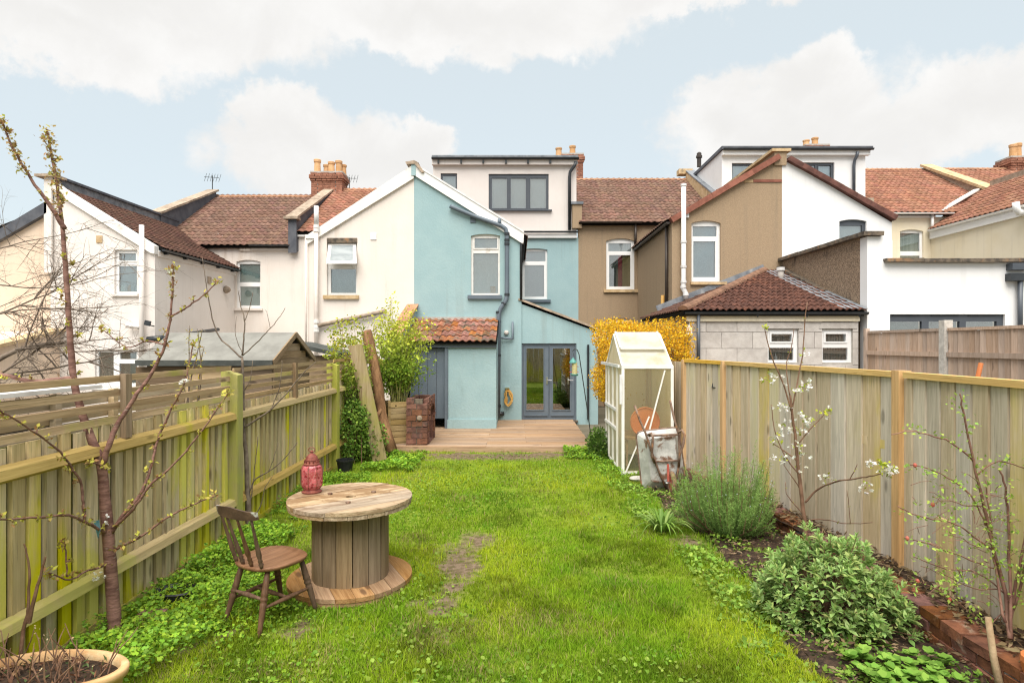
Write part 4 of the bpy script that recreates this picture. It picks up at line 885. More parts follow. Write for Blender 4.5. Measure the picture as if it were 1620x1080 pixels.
sp = pipe(hw, [P(1081.5, 291, YF - .12), P(1081.5, 448, YF - .12), P(1080, 454, YF - .12), P(1085, 464, YF - .12), P(1085, 474, YF - .12)], .064, M['pipe_white'], 'soil_pipe', 12)
for yy in (291, 381, 420, 444, 452, 464): MB().tube([P(1081.5 if yy < 450 else (1080.5 if yy < 460 else 1085), yy, YF - .12), P(1081.5 if yy < 450 else (1081 if yy < 460 else 1085), yy + 3.5, YF - .12)], .078, 12).build('collar', M['pipe_white'], sp)
MB().box(P(1085.5, 344, YF - .06), P(1089, 336, YF)).build('lamp', M['upvc'], hw)
# block extension
YE = 12.1; xe0, xe1 = PX(1090, YE), XE - .14; zg = PZ(496, YE)
wins = [(1215, 1263, 521, 573), (1301, 1349, 521, 573)]
be = wall_y(hw, 'extension_wall', M['mortar'], YE + .012, [(xe0, 0), (xe1, 0), (xe1, zg), (xe0, zg)], [xz(arch_px(*w_), YE) for w_ in wins])
wall_x(hw, 'extension_wall', M['mortar'], xe0, [(YE + .262, 0), (YF, 0), (YF, zg), (YE + .262, zg)], th=.2)
bw, bh = PX(866, YE) , PZ(545 - 26, YE) - CAM_H
for r_ in range(8):
    z1 = PZ(525 + 26 * (r_ - 0), YE); z0 = z1 - bh
    if r_ == 0: rows = [(PZ(525, YE), PZ(508, YE))]
    else: rows = [(PZ(525 + 26 * r_, YE), PZ(525 + 26 * (r_ - 1), YE))]
    for za, zb in rows:
        if za < -.05: continue
        n = int((xe1 - xe0) / bw) + 2
        for j in range(-1, n):
            x0 = max(xe0, PX(1117, YE) + (j - .0 if r_ % 2 == 0 else j - .5) * bw - bw); x1 = min(xe1, PX(1117, YE) + (j + 1 if r_ % 2 == 0 else j + .5) * bw - bw)
            if x1 - x0 < .06: continue
            segs = [(x0, x1)]
            for a, b, c, d in wins:
                if zb > PZ(d, YE) + .02 and za < PZ(c, YE) - .02:
                    wa, wb = PX(a, YE), PX(b, YE); ns = []
                    for s0, s1 in segs:
                        if s1 <= wa or s0 >= wb: ns.append((s0, s1))
                        else:
                            if wa - s0 > .03: ns.append((s0, wa))
                            if s1 - wb > .03: ns.append((wb, s1))
                    segs = ns
            for s0, s1 in segs:
                piece('block', box_mesh(s1 - s0 - .010, .10, zb - za - .010, M['block'], 0), be, ((s0 + s1) / 2, YE + .05, (za + zb) / 2))
for a, b, c, d in wins:
    window(hw, YE, a, b, c, d, [(a + 6.5, b - 9, c + 7, c + 19), (a + 2.5, b - 6, c + 29, d - 3.5)], M['upvc'], [(a - 1, b + 1, c - 1, d + 1, 'blind_dark')], inset=.05, sash=[(a + 6.5, b - 9, c + 7, c + 19)])
    MB().add([P(a - 5, 519.5, YE - .012), P(b + 7, 519.5, YE - .012), P(b + 4, 510, YE - .012), P(a - 2, 510, YE - .012), P(a - 5, 519.5, YE + .06), P(b + 7, 519.5, YE + .06), P(b + 4, 510, YE + .06), P(a - 2, 510, YE + .06)],
             [(0, 1, 2, 3), (7, 6, 5, 4), (0, 4, 5, 1), (1, 5, 6, 2), (2, 6, 7, 3), (3, 7, 4, 0)]).build('lintel', M['block'], be)
MB().lathe([(.03, 0), (.03, .08), (.012, .1), (.012, .14)], 8, P(1227, 569.5, YE + .13)).build('bottle', M['pipe_white'], be)
MB().box((xe0 - .06, YE - .05, PZ(508, YE)), (xe1, YE - .002, PZ(499, YE))).build('fascia', M['yellow'], be)
gutter(be, (xe0 - .12, YE - .11, PZ(494, YE)), (xe1 + .12, YE - .11, PZ(494, YE)), M['pipe_black'], .06)
for a in (1103, 1196, 1274, 1357): MB().tube([P(a, 496, YE - .12), P(a + 3, 501, YE - .12), P(a + 5, 496, YE - .12)], .014, 6).build('bracket', M['pipe_black'], be)
pipe(be, [P(1105, 497, YE - .10), P(1105, 600, YE - .07)], .036, M['grey_frame'])
MB().box(P(1086.5, 530, YE - .05), P(1094, 514, YE)).build('meter_box', M['upvc'], be)
E0, E1 = Vector((PX(1080, YE - .15), YE - .15, PZ(492, YE - .15))), Vector((XE - .10, YE - .15, PZ(492, YE - .15)))
T0, T1 = Vector((PX(1208, YF), YF - .02, PZ(430, YF))), Vector((XE - .10, YF - .02, PZ(430, YF)))
tiled_roof(hw, [E0, E1, T1, T0], M['tile_ext'], M['tile_dark'], wd=.126, L=.31, pieces=True, seed=21, name='extension_roof')
tiled_roof(hw, [Vector((E0.x, YF - .02, E0.z)), E0, T0], M['tile_dark'], M['tile_dark'], wd=.15, L=.31, seed=22, name='extension_roof')
run_of(be, 'hip_tile', E0 + Vector((0, 0, .02)), T0 + Vector((0, 0, .03)), .42, half_round(.115, M['hip']))
MB().bar((E0.x + .4, YF - .03, E0.z + .28), (T0.x, YF - .03, T0.z + .12), .02, .16).build('flashing', M['lead'], be)
# stepped lead flashing down the party wall
Ls = (T1 - E1); n = 9
for i in range(n):
    p = E1.lerp(T1, (i + .5) / n) + Vector((-.20 + .02, 0, .045))
    piece('lead_apron', box_mesh(.50, Ls.length / n * .97, .012, M['lead'], .004), be, p, (math.atan2(Ls.z, Ls.y), 0, 0))
pipe(be, [P(1235, 447, YF - 1.0), P(1235, 424, YF - 1.0)], [.075, .07], M['block'], 'vent_pipe')
MB().tube([P(1235, 428, YF - 1.0), P(1235, 423, YF - 1.0)], .1, 10).build('vent_cap', M['pipe_white'], be)

# ================================================================ white house
hv = thing('terrace_house', 'bright white house with a wide dormer and flat roofed extension, right of the brown house', 'house', (9.5, YF, 0), 'houses of the terrace')
q = lambda a, b: (PX(a, YF), PZ(b, YF)); xv = PX(1411, YF)
wall_y(hv, 'wall', M['white_wall'], YF + .004, [(XE + .0, -.1), (xv, -.1), q(1411, 352), q(1250, 256), (XE, PZ(249, YF))], [xz(arch_px(1328, 1371, 347, 430, 3), YF)])
window(hv, YF, 1328, 1371, 347, 430, [(1329.5, 1366, 356, 426)], M['grey_frame'], [(1327, 1372, 346, 431, 'blind_grey')], 3)
run_of(hv, 'verge_tile', P(1246, 252, YF), P(1415, 346, YF), .42, slab(.26, .13, M['tile_verge_dark']))
tiled_roof(hv, [(xv + .1, YF + .15, PZ(348, YF)), (xv + .1, YM + .5, PZ(348, YF)), (XE + .1, YM + 1.5, PZ(250, YF)), (XE + .1, YF + .15, PZ(250, YF))], M['tile_dark'], M['tile_dark'], seed=23)
wall_x(hv, 'wall', M['white_wall'], xv - .2, [(YF + .26, 0), (YM, 0), (YM, PZ(354, YF)), (YF + .26, PZ(354, YF))], th=.2)
YW = YM + .2
dm = wall_y(hv, 'dormer', M['white_wall'], YW, [(PX(1142, YW), 5.8), (PX(1369, YW), 5.8), (PX(1369, YW), PZ(236, YW)), (PX(1142, YW), PZ(236, YW))], [xz(arch_px(1158, 1212, 258, 300), YW), xz(arch_px(1266, 1320, 257, 300), YW)], th=.2)
MB().plate([(YW + .202, 6.5), (YR + .8, 8.3), (YR + .8, PZ(237, YW)), (YW + .202, PZ(237, YW))], [], FX, PX(1142, YW), PX(1142, YW) + .15).build('dormer_cheek', M['white_wall'], dm)
MB().plate([(YW + .202, 5.8), (YR + .8, 5.8), (YR + .8, PZ(237, YW)), (YW + .202, PZ(237, YW))], [], FX, PX(1369, YW) - .15, PX(1369, YW)).build('dormer_cheek', M['white_wall'], dm)
window(hv, YW, 1158, 1212, 258, 300, [(1160, 1186, 261, 297), (1190, 1210, 261, 297)], M['grey_frame'], [(1157, 1213, 257, 301, 'blind_grey')])
window(hv, YW, 1266, 1320, 257, 300, [(1270, 1291, 261, 297), (1296, 1316, 261, 297)], M['grey_frame'], [(1265, 1321, 256, 301, 'blind_grey')], sash=[(1296, 1316, 261, 297)])
MB().box((PX(1141, YW), YW - .15, PZ(247, YW)), (PX(1373, YW), YW - .002, PZ(240, YW))).build('fascia', M['white_wall'], dm)
MB().box((PX(1139, YW), YW - .2, PZ(239, YW)), (PX(1376, YW), YR + .9, PZ(234, YW))).build('flat_roof', M['lead_dark'], dm)
gutter(dm, (PX(1141, YW), YW - .22, PZ(238, YW)), (PX(1376, YW), YW - .22, PZ(238, YW)), M['pipe_black'], .06)
pipe(dm, [P(1357, 240, YW - .2), P(1356, 246, YW - .2), P(1352, 254, YW - .1), P(1351, 262, YW - .08), P(1351, 320, YW - .08)], .05, M['grey_frame'])
chimney(hv, PX(1287, 26), 26, 8.9, PZ(234, 26), 1.0, .7, [(-.32, 0, .85), (.06, 0, 1.15)], .36)
MB().lathe([(.09, 0), (.09, .35), (.13, .37), (.13, .45), (.10, .47), (.10, .55), (.05, .6)], 10, P(1106, 264, YR + .3)).build('flue_cowl', M['pipe_brown'], hv)
pe = MB().box((PX(1366, YM), YM - .1, 6.0), (PX(1380, YM), YM + .4, PZ(314, YM))).build('parapet', M['coping'], hv)
# party wall above the neighbour's roof, pebbledashed on that side
YX = 12.04
pbl = wall_x(hv, 'party_wall', M['pebble'], XE, [(YX + .25, 0), (YF, 0), (YF, PZ(413, YF)), (YX + .25, PZ(372, YX))], th=.24)
run_of(pbl, 'coping_stone', (XE + .08, YF, PZ(411, YF)), (XE + .08, YX - .1, PZ(370, YX)), .6, slab(.40, .085, M['coping_dark']))
run_of(pbl, 'ledge_stone', (XE - .07, YF, PZ(424, YF)), (XE - .07, YX + .1, PZ(492, YX)), .6, slab(.14, .10, M['coping_dark']))
q = lambda a, b: (PX(a, YX), PZ(b, YX)); x1 = 12.2
ew = wall_y(hv, 'extension_wall', M['white_wall'], YX, [(XE, 0), (x1, 0), (x1, PZ(413, YX)), q(1421, 413), q(1397, 413), q(1397, 374), q(1372, 374), (XE, PZ(374, YX))], [xz(arch_px(1408, 1590, 497, 640), YX)])
wall_y(hv, 'extension_wall', M['white_wall'], YX + 1.2, [(PX(1372, YX) + .1, 2), (PX(1412, YX + 1.2), 2), (PX(1412, YX + 1.2), PZ(380, YX + 1.2)), (PX(1372, YX) + .1, PZ(380, YX + 1.2))], th=.2)
run_of(ew, 'coping_stone', P(1394, 413.5, YX + .08), P(1800, 413.5, YX + .08), .8, slab(.40, .075, M['coping_dark']))
bf = MB().plate(xz([(1408.2, 640), (1589.8, 640), (1589.8, 497.2), (1408.2, 497.2)], YX), [xz([(a, 638), (b, 638), (b, 508), (a, 508)], YX) for a, b in ((1411, 1461), (1472, 1521), (1531, 1580))], FY, YX + .05, YX + .13).build('bifold_doors', M['grey_frame'], hv)
for a, b in ((1411, 1461), (1472, 1521), (1531, 1580)):
    MB().box((PX(a, YX), YX + .08, PZ(638, YX)), (PX(b, YX), YX + .09, PZ(508, YX))).build('pane', M['glass'], bf)
    MB().box((PX(a, YX) + .04, YX + .03, PZ(499.5, YX)), (PX(b, YX) - .04, YX + .052, PZ(498, YX))).build('trickle_vent', M['pipe_black'], bf)
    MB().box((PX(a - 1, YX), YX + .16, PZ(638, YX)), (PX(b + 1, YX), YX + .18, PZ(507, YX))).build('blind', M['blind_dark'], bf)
MB().box(P(1602, 416, YX - .16), P(1622, 428, YX)).build('hopper', M['grey_frame'], ew)
MB().box(P(1599, 432, YX - .14), P(1622, 445, YX)).build('hopper', M['pipe_black'], ew)
pipe(ew, [P(1614, 445, YX - .08), P(1614, 540, YX - .08)], .045, M['grey_frame'])

# ================================================================ yellow house at the right edge
hy = thing('terrace_house', 'pale yellow house with bright red tiled roofs, at the right picture edge', 'house', (14.5, YF, 0), 'houses of the terrace')
xg = 14.16; x2 = 16.8
wall_y(hy, 'wall', M['yellow'], YM, [(XG, 0), (x2 - .2, 0), (x2 - .2, PZ(343, YM)), (XG, PZ(343, YM))], [xz(arch_px(1424, 1461, 363, 440, 3), YM)])
window(hy, YM, 1424, 1461, 363, 440, [(1424.8, 1457, 368, 397), (1425, 1457, 404, 436)], M['upvc'], [(1423, 1462, 362, 441, 'net')], 3)
MB().box((XG, YM - .08, PZ(345, YM)), (xg + .1, YM - .004, PZ(338, YM))).build('fascia', M['upvc'], hy)
tiled_roof(hy, [(XG, YM - .18, PZ(338, YM)), (x2, YM - .18, PZ(338, YM)), (x2, YR, PZ(269.5, YR)), (XG, YR, PZ(269.5, YR))], M['tile_red'], M['tile_dark'], wd=.20, L=.27, seed=31)
gutter(hy, (XG, YM - .24, PZ(339, YM)), (xg + .6, YM - .24, PZ(339, YM)), M['upvc'], .055)
run_of(hy, 'ridge_tile', (XG, YR, PZ(270, YR)), (x2 - .3, YR, PZ(270, YR)), .45, half_round(.11, M['ridge']))
pipe(hy, [P(1475, 340, YM - .12), P(1475, 366, YM - .12)], .05, M['upvc'])
wall_x(hy, 'wall', M['yellow'], xg, [(13.5, 0), (YM, 0), (YM, PZ(370, YM)), (13.5, PZ(370, YM) - .1)])
zg2 = PZ(364, YM)
gutter(hy, (xg - .14, 13.5, zg2 - .08), (xg - .14, YM - .1, zg2 - .02), M['upvc'], .065)
MB().box((xg - .09, 13.5, zg2 - .32), (xg - .003, YM - .05, zg2 - .07)).build('fascia', M['upvc'], hy)
tiled_roof(hy, [(xg - .12, YM - .1, zg2), (xg - .12, 13.5, zg2 - .06), (x2, 13.5, zg2 + 1.62), (x2, YM + 1.1, zg2 + 1.62), (xg + .3, YM + .3, zg2 + .28)], M['tile_red'], M['tile_dark'], wd=.20, L=.27, seed=32)
strip(hy, 'valley_lead', M['old_white'], (xg + .25, YM - .02, zg2 + .62), (x2 - .2, YM + 1.1, zg2 + 1.68), .22, .05)
pipe(hy, [P(1607, 320, 16.5), P(1608, 330, 16.5), P(1612, 336, 16.5), P(1625, 338, 16.5)], .09, M['upvc'], 'flue_pipe')
pw = MB().add([(x2 - .18, YM + .5, 6.2), (x2 + .18, YM + .5, 6.2), (x2 + .18, YR, 8.4), (x2 - .18, YR, 8.4), (x2 - .18, YM + .5, 7.45), (x2 + .18, YM + .5, 7.45), (x2 + .18, YR, 9.38), (x2 - .18, YR, 9.38)],
              [(0, 3, 2, 1), (4, 5, 6, 7), (0, 1, 5, 4), (1, 2, 6, 5), (2, 3, 7, 6), (3, 0, 4, 7)]).build('parapet', M['coping'], hy)
run_of(pw, 'coping_stone', (x2, YM + .35, 7.42), (x2, YR + .1, 9.44), .7, slab(.50, .10, M['coping_warm']))
tiled_roof(hy, [(x2 + .1, YM - .18, PZ(335, YM)), (24, YM - .18, PZ(335, YM)), (24, YR, PZ(269, YR)), (x2 + .1, YR, PZ(269, YR))], M['tile_red'], M['tile_dark'], wd=.20, L=.27, seed=33)
pw2 = MB().box((x2 - .08, 12.5, zg2 + 1.3), (x2 + .18, YM + .7, zg2 + 1.86)).build('parapet', M['coping'], hy)
run_of(hy, 'ridge_tile', (x2 + .2, YR, PZ(269, YR)), (23.8, YR, PZ(269, YR)), .45, half_round(.11, M['ridge']))
chimney(hy, PX(1612, YR), YR + .1, 8.4, PZ(252, YR), 1.1, .75, [(-.26, -.12, .95), (.12, .1, 1.15), (.45, -.1, 1.0)], .6)
aerial(PX(336, 26), 26, 8.3, 1.15, 'thin television aerial standing above the left house ridge')
aerial(PX(553, 27), 27, 8.9, .75, 'small television aerial just right of the brick chimney stack')

# ================================================================ decking
dk = tag(bpy.data.objects.new('decking', None), kind='structure'); COL.objects.link(dk); ORG[dk.name] = Vector((0, 13.8, 0)); dk.location = (0, 13.8, 0)
yb = 11.72; k = 0
while yb < 15.86:
    wd = .138; x0 = -2.5; x1 = 1.50 + random.uniform(-.01, .01); cut = random.choice([None, -.6, .2, .5])
    for a, b in ([(x0, x1)] if cut is None else [(x0, cut - .003), (cut + .003, x1)]):
        piece('plank', box_mesh(b - a, wd - .008, .028, M['deck'], .001), dk, ((a + b) / 2, yb + wd / 2, .086 + random.uniform(-.002, .002)))
    yb += wd
MB().box((-2.5, 11.705, -.02), (1.5, 11.717, .092)).build('edge_board', M['deck'], dk)
MB().box((-2.45, 11.75, -.02), (1.45, 15.8, .06)).build('joists', M['soil'], dk)

# ================================================================ lawn and bed soil
LX0, LX1 = -3.1, 2.0
def lawn_edge(y): return 1.97 + 0.10 * np.sin(np.asarray(y) * 1.3 + .6) + .05 * np.sin(np.asarray(y) * 4.1) + np.where(np.asarray(y) > 7.6, (np.asarray(y) - 7.6) * .04, 0)
def gz(x, y):
    return 0.03 * (fnoise(x, y, .8, 5) - .5) + .012 * (fnoise(x, y, 3.0, 9) - .5)
def bare(x, y):
    """where the lawn is worn to soil, 0..1"""
    b = np.zeros_like(x)
    for cx, cy, rx, ry, st in ((-.56, 5.75, .26, .75, 1.15), (-.42, 6.35, .30, .3, 1.0), (-.62, 4.75, .3, .35, .62), (-.7, 11.25, 1.3, .38, 1.35), (-1.7, 4.35, .3, .25, .55), (.45, 11.45, 1.2, .22, 1.0), (1.75, 8.9, .25, .35, .75), (1.75, 6.3, .25, .2, .8), (-2.3, 4.2, .4, .3, .55), (-.4, 4.35, .3, .3, .45)):
        d = ((x - cx) / rx) ** 2 + ((y - cy) / ry) ** 2
        b = np.maximum(b, st * np.exp(-d))
    return np.clip((b - .33 + (fnoise(x, y, 4.0, 21) - .5) * 1.0 + (fnoise(x, y, 13.0, 22) - .5) * .8) * 2.1, 0, 1)
nx, ny = 140, 260
gx = np.linspace(-3.4, 3.6, nx); gy = np.linspace(-2.0, 11.72, ny)
mb = MB(); GX, GY = np.meshgrid(gx, gy); GZ = gz(GX, GY) - np.where(GX > lawn_edge(GY) + .02, .05, 0) + np.where(GX > lawn_edge(GY) + .02, (fnoise(GX, GY, 6, 31) - .5) * .07, 0)
mb.v = [Vector((float(a), float(b), float(c))) for a, b, c in zip(GX.ravel(), GY.ravel(), GZ.ravel())]
mb.f = [(j * nx + i, j * nx + i + 1, (j + 1) * nx + i + 1, (j + 1) * nx + i) for j in range(ny - 1) for i in range(nx - 1)]
def lawn_mat():
    m, t, bs = base_mat('lawn_ground'); gp = t.new('ShaderNodeNewGeometry').outputs['Position']
    f = t.smooth(t.noise(gp, 14, 6, 0.6), 0.35, 0.65)
    soil = t.mix(f, c4((0.10, 0.068, 0.042)), c4((0.21, 0.155, 0.105))); thatch = t.mix(f, c4((0.105, 0.17, 0.012)), c4((0.20, 0.27, 0.02)))
    at_ = t.new('ShaderNodeAttribute', attribute_name='col'); sp = t.new('ShaderNodeSeparateColor'); t.put(sp.inputs[0], at_.outputs['Color'])
    t.put(bs.inputs['Base Color'], t.mix(t.m('ADD', sp.outputs[0], t.m('MULTIPLY', t.m('SUBTRACT', f, 0.5), 0.3), clamp=True), thatch, soil)); bs.inputs['Roughness'].default_value = 0.95; bs.inputs['Specular IOR Level'].default_value = 0.1
    bp = t.new('ShaderNodeBump'); bp.inputs['Strength'].default_value = 0.8; bp.inputs['Distance'].default_value = 0.02; t.put(bp.inputs['Height'], t.noise(gp, 35, 5, 0.65)); t.put(bs.inputs['Normal'], bp.outputs[0])
    return m
lw = tag(mb.build('lawn', lawn_mat(), None, smooth=True), kind='structure')
at_ = lw.data.color_attributes.new('col', 'FLOAT_COLOR', 'POINT'); BR = np.clip(bare(GX.ravel(), GY.ravel()) * 1.1 + np.where(GX.ravel() > lawn_edge(GY.ravel()), 1, 0), 0, 1)
at_.data.foreach_set('color', np.stack([BR, BR, BR, np.ones_like(BR)], 1).astype(np.float32).ravel())

# dark bed soil beside the right fence
mb = MB(); ys = np.linspace(2.5, 9.6, 120); xsn = 14
for y in ys:
    e = float(lawn_edge(y)) + .02
    for i in range(xsn):
        x = e + (2.92 - e) * i / (xsn - 1); mb.v.append(Vector((x, float(y), float(gz(np.array(x), np.array(y))) + .015 + .05 * float(fnoise(np.array(x), np.array(y), 7, 41) - .4) + (-.02 if i == 0 else 0))))
mb.f = [(j * xsn + i, j * xsn + i + 1, (j + 1) * xsn + i + 1, (j + 1) * xsn + i) for j in range(len(ys) - 1) for i in range(xsn - 1)]
tag(mb.build('flower_bed_soil', M['soil'], None, smooth=True), kind='structure')

# ================================================================ left fence
fl_ = thing('garden_fence', 'mossy yellow green board fence with slatted trellis top along the left side', 'fence', (-3.12, 6.5, 0))
XFL = -3.12
PY = [2.92, 6.52, 10.12, 13.6]
for i, y in enumerate(PY):
    zt_ = 1.83 - (i > 1) * .02
    mb = MB(); w2, dp = .065, .075
    mb.add([(XFL - dp, y - w2, -.1), (XFL + dp + .03, y - w2, -.1), (XFL + dp + .03, y + w2, -.1), (XFL - dp, y + w2, -.1),
            (XFL - dp, y - w2, zt_), (XFL + dp + .03, y - w2, zt_ - .06), (XFL + dp + .03, y + w2, zt_ - .06), (XFL - dp, y + w2, zt_)],
           [(0, 3, 2, 1), (4, 5, 6, 7), (0, 1, 5, 4), (1, 2, 6, 5), (2, 3, 7, 6), (3, 0, 4, 7)])
    mb.build('post', M['post_left'], fl_)
def board_mesh(wd, ht, mat, var):
    key = ('feather', round(wd, 3), round(ht, 3), mat.name, var)
    if key not in _boxes:
        r = random.Random(var); me = bpy.data.meshes.new('board'); d = r.uniform(-.004, .004)
        vs = []
        for z in (-ht / 2, ht / 2 + r.uniform(-.012, .004)):
            vs += [(-.004, -wd / 2, z), (.028 + d, -wd / 2, z), (.006 + d, wd / 2, z), (-.004, wd / 2, z)]
        me.from_pydata(vs, [], [(0, 3, 2, 1), (4, 5, 6, 7), (0, 1, 5, 4), (1, 2, 6, 5), (2, 3, 7, 6), (3, 0, 4, 7)]); me.materials.append(mat); _boxes[key] = me
    return _boxes[key]
for i in range(3):
    y0, y1 = PY[i] + .07, PY[i + 1] - .07; n = round((y1 - y0) / .135); wdt = (y1 - y0) / n; top = 1.49 - .03 * (i > 0)
    for j in range(n):
        yy = y0 + (j + .5) * wdt
        piece('board', board_mesh(wdt - .016, top - .05, M['fence_left'], j % 5), fl_, (XFL + random.uniform(-.003, .006), yy, .05 + (top - .05) / 2 + random.uniform(-.012, .008)), (random.uniform(-.007, .007), 0, random.uniform(-.03, .03)))
    for zc in (1.315, .38):
        mb = MB(); a, b = y0 - .02, y1 + .02
        mb.add([(XFL + .022, a, zc - .055), (XFL + .10, a, zc - .02), (XFL + .085, a, zc + .04), (XFL + .022, a, zc + .06), (XFL + .022, b, zc - .055), (XFL + .10, b, zc - .02), (XFL + .085, b, zc + .04), (XFL + .022, b, zc + .06)],
               [(0, 1, 2, 3), (7, 6, 5, 4), (0, 4, 5, 1), (1, 5, 6, 2), (2, 6, 7, 3), (3, 7, 4, 0)]).build('rail', M['rail_left'], fl_)
    MB().box((XFL - .01, y0, -.08), (XFL + .03, y1, .055)).build('gravel_board', M['rail_left'], fl_)
    MB().box((XFL - .032, y0, .05), (XFL - .020, y1, top - .02)).build('rear_boarding', M['moss_joint'], fl_)  # added dark sheet so the gaps between boards read as shaded seams
    for kk, zc in enumerate((1.525, 1.628, 1.732, 1.842)):
        piece('slat', box_mesh(.022, y1 - y0 + .08, .050, M['slat_left'], .003, kk + 4 * i), fl_, (XFL + .012, (y0 + y1) / 2, zc - .02 * (i > 0) + random.uniform(-.005, .005)), (random.uniform(-.003, .003), 0, 0))
    for yy in ((y0 + y1) / 2 - .02,):
        piece('stub_post', box_mesh(.045, .075, .50, M['stub_left'], .003), fl_, (XFL + .048, yy, 1.62 - .02 * (i > 0)))

# neighbour's board fence behind it
fb = thing('garden_fence', 'pale horizontal board fence glimpsed through the slats of the left fence', 'fence', (-3.55, 5, 0))
for i in range(6): piece('board', box_mesh(.02, 6.0, .105, M['fence_back'], .002, i), fb, (-3.55, 4.6, 1.08 + i * .115), (0, 0, 0))
for y in (2.6, 3.9, 4.55, 5.2, 6.4): piece('post', box_mesh(.05, .06, 1.72, M['fence_back'], .002), fb, (-3.51, y, .86))
MB().box((-3.75, 1.6, 1.735), (-3.47, 5.0, 1.765)).build('white_capping', M['upvc'], fb)

# ================================================================ right fence
fr_ = thing('garden_fence', 'tall grey board fence with orange posts and yellow capping along the right side', 'fence', (3.35, 6, 0))
FP = [(3.36, 1.6), (3.35, 5.2), (2.985, 8.55), (2.72, 9.62), (2.45, 11.4)]
TOPZ = [1.84, 1.845, 1.845, 1.85, 1.88]
def along(a, b, t): return Vector((a[0] + (b[0] - a[0]) * t, a[1] + (b[1] - a[1]) * t, 0))
def rboard(wd, ht, mat, var):
    key = ('flat', round(wd, 3), round(ht, 3), mat.name, var)
    if key not in _boxes:
        r = random.Random(var + 50); me = bpy.data.meshes.new('board'); vs = []
        for z in (-ht / 2, ht / 2):
            vs += [(-wd / 2, -.010, z), (wd / 2, -.012, z), (wd / 2, .003, z), (-wd / 2, .016, z)]
        me.from_pydata(vs, [], [(0, 3, 2, 1), (4, 5, 6, 7), (0, 1, 5, 4), (1, 2, 6, 5), (2, 3, 7, 6), (3, 0, 4, 7)]); me.materials.append(mat); _boxes[key] = me
    return _boxes[key]
for i, nb in enumerate((22, 14, 7, 10)):
    a, b = FP[i], FP[i + 1]; d = Vector((b[0] - a[0], b[1] - a[1], 0)); L = d.length; ang = math.atan2(d.y, d.x); ht = TOPZ[i] - .03 - .06
    for j in range(nb):
        p = along(a, b, (j + .5) / nb)
        piece('board', rboard(L / nb - .004, ht, M['fence_right'], j % 6), fr_, (p.x - random.uniform(0, .007), p.y, .06 + ht / 2), (0, 0, ang))
    nn_ = Vector((d.y, -d.x, 0)).normalized() * .024
    MB().bar(along(a, b, 0) + nn_ + Vector((0, 0, .9)), along(a, b, 1) + nn_ + Vector((0, 0, .9)), .012, 1.7).build('rear_boarding', M['shed_dark'], fr_)  # dark backing added behind the boards to darken their seams
    if i < 3:
        c0, c1 = along(a, b, .02), along(a, b, .975); n = Vector((-d.y, d.x, 0)).normalized()
        MB().bar(c0 + Vector((-.005, 0, TOPZ[i] - .005)) + n * .0, c1 + Vector((-.005, 0, TOPZ[i + 1] - .005)), .085, .05).build('capping_rail', M['cap_right'], fr_)
        mb = MB(); mb.bar(along(a, b, .01) - n * -.03 + Vector((.04, 0, 1.2)), along(a, b, .99) + n * -.03 + Vector((.04, 0, 1.2)), .05, .08)
        mb.build('rail', M['fence_right'], fr_)
for (x, y), tz, wq in ((FP[1], 1.875, .10), (FP[2], 1.865, .085), (FP[3], 1.86, .07)):
    MB().box((x - .055, y - .05 + (-.0), -.1), (x + .055, y + .05, tz)).build('post', M['post_right'], fr_)
MB().box((3.30, 4.55, -.02), (3.33, 4.70, .75)).build('patch_board', wood('new_wood_patch', (0.46, 0.33, 0.16), (0.60, 0.45, 0.25), 2, vary=0.0), fr_)
def hook(px, py, Y, label):
    p = P(px, py, Y); t = thing('fence_hook', label, 'hook', p)
    MB().tube([p + Vector((0, 0, 0)), p + Vector((-.02, -.02, -.06)), p + Vector((.05, -.16, -.06)), p + Vector((.05, -.18, .02))], .010, 6).build('bracket', M['wire'], t)
hook(1128, 606, 8.85, 'black metal hook on the far panel of the right fence')
hook(1225, 626, 7.35, 'black metal hook on the fence behind the blossoming pear tree')

# far closeboard fence between the brown and white yards
ff = thing('garden_fence', 'brown closeboard fence with a concrete post in front of the white extension', 'fence', (XE, 9, 0))
for y0, y1 in ((9.86, 11.9), (7.9, 9.70), (5.9, 7.74)):
    n = round((y1 - y0) / .115); wdt = (y1 - y0) / n
    for j in range(n): piece('board', board_mesh(wdt + .006, 2.28, M['fence_far'], 5 + j % 4), ff, (XE - .03, y0 + (j + .5) * wdt, 1.19 + random.uniform(-.006, .006)), (0, 0, math.pi))
    MB().box((XE - .075, y0, 2.325), (XE + .02, y1, 2.37)).build('capping_rail', M['fence_far'], ff)
    MB().box((XE - .09, y0, 1.90), (XE - .05, y1, 1.98)).build('rail', M['fence_far'], ff)
for y in (9.78, 7.82): MB().box((XE - .11, y - .065, 0), (XE + .03, y + .065, 2.50)).build('concrete_post', M['concrete'], ff)
MB().box((XE - .10, 11.92, 0), (XE - .02, 12.0, 2.42)).build('post', M['fence_far'], ff)
rp = thing('rusty_pipe', 'short leaning rusty pipe end poking above the right fence', 'pipe', (4.6, 7.0, 0))
MB().tube([P(1546, 600, 6.0), P(1552, 574, 6.0)], .022, 8).build('tube', M['orange_plastic'], rp)

# back fence of this garden, seen mirrored in the french doors
bk = thing('garden_fence', 'weathered back fence mirrored in the left french door pane', 'fence', (0, -1.5, 0))
for j in range(26): piece('board', board_mesh(.29, 1.9, M['fence_left'], 10 + j % 4), bk, (-3.7 + j * .30, -1.6, .95), (0, 0, -math.pi / 2))

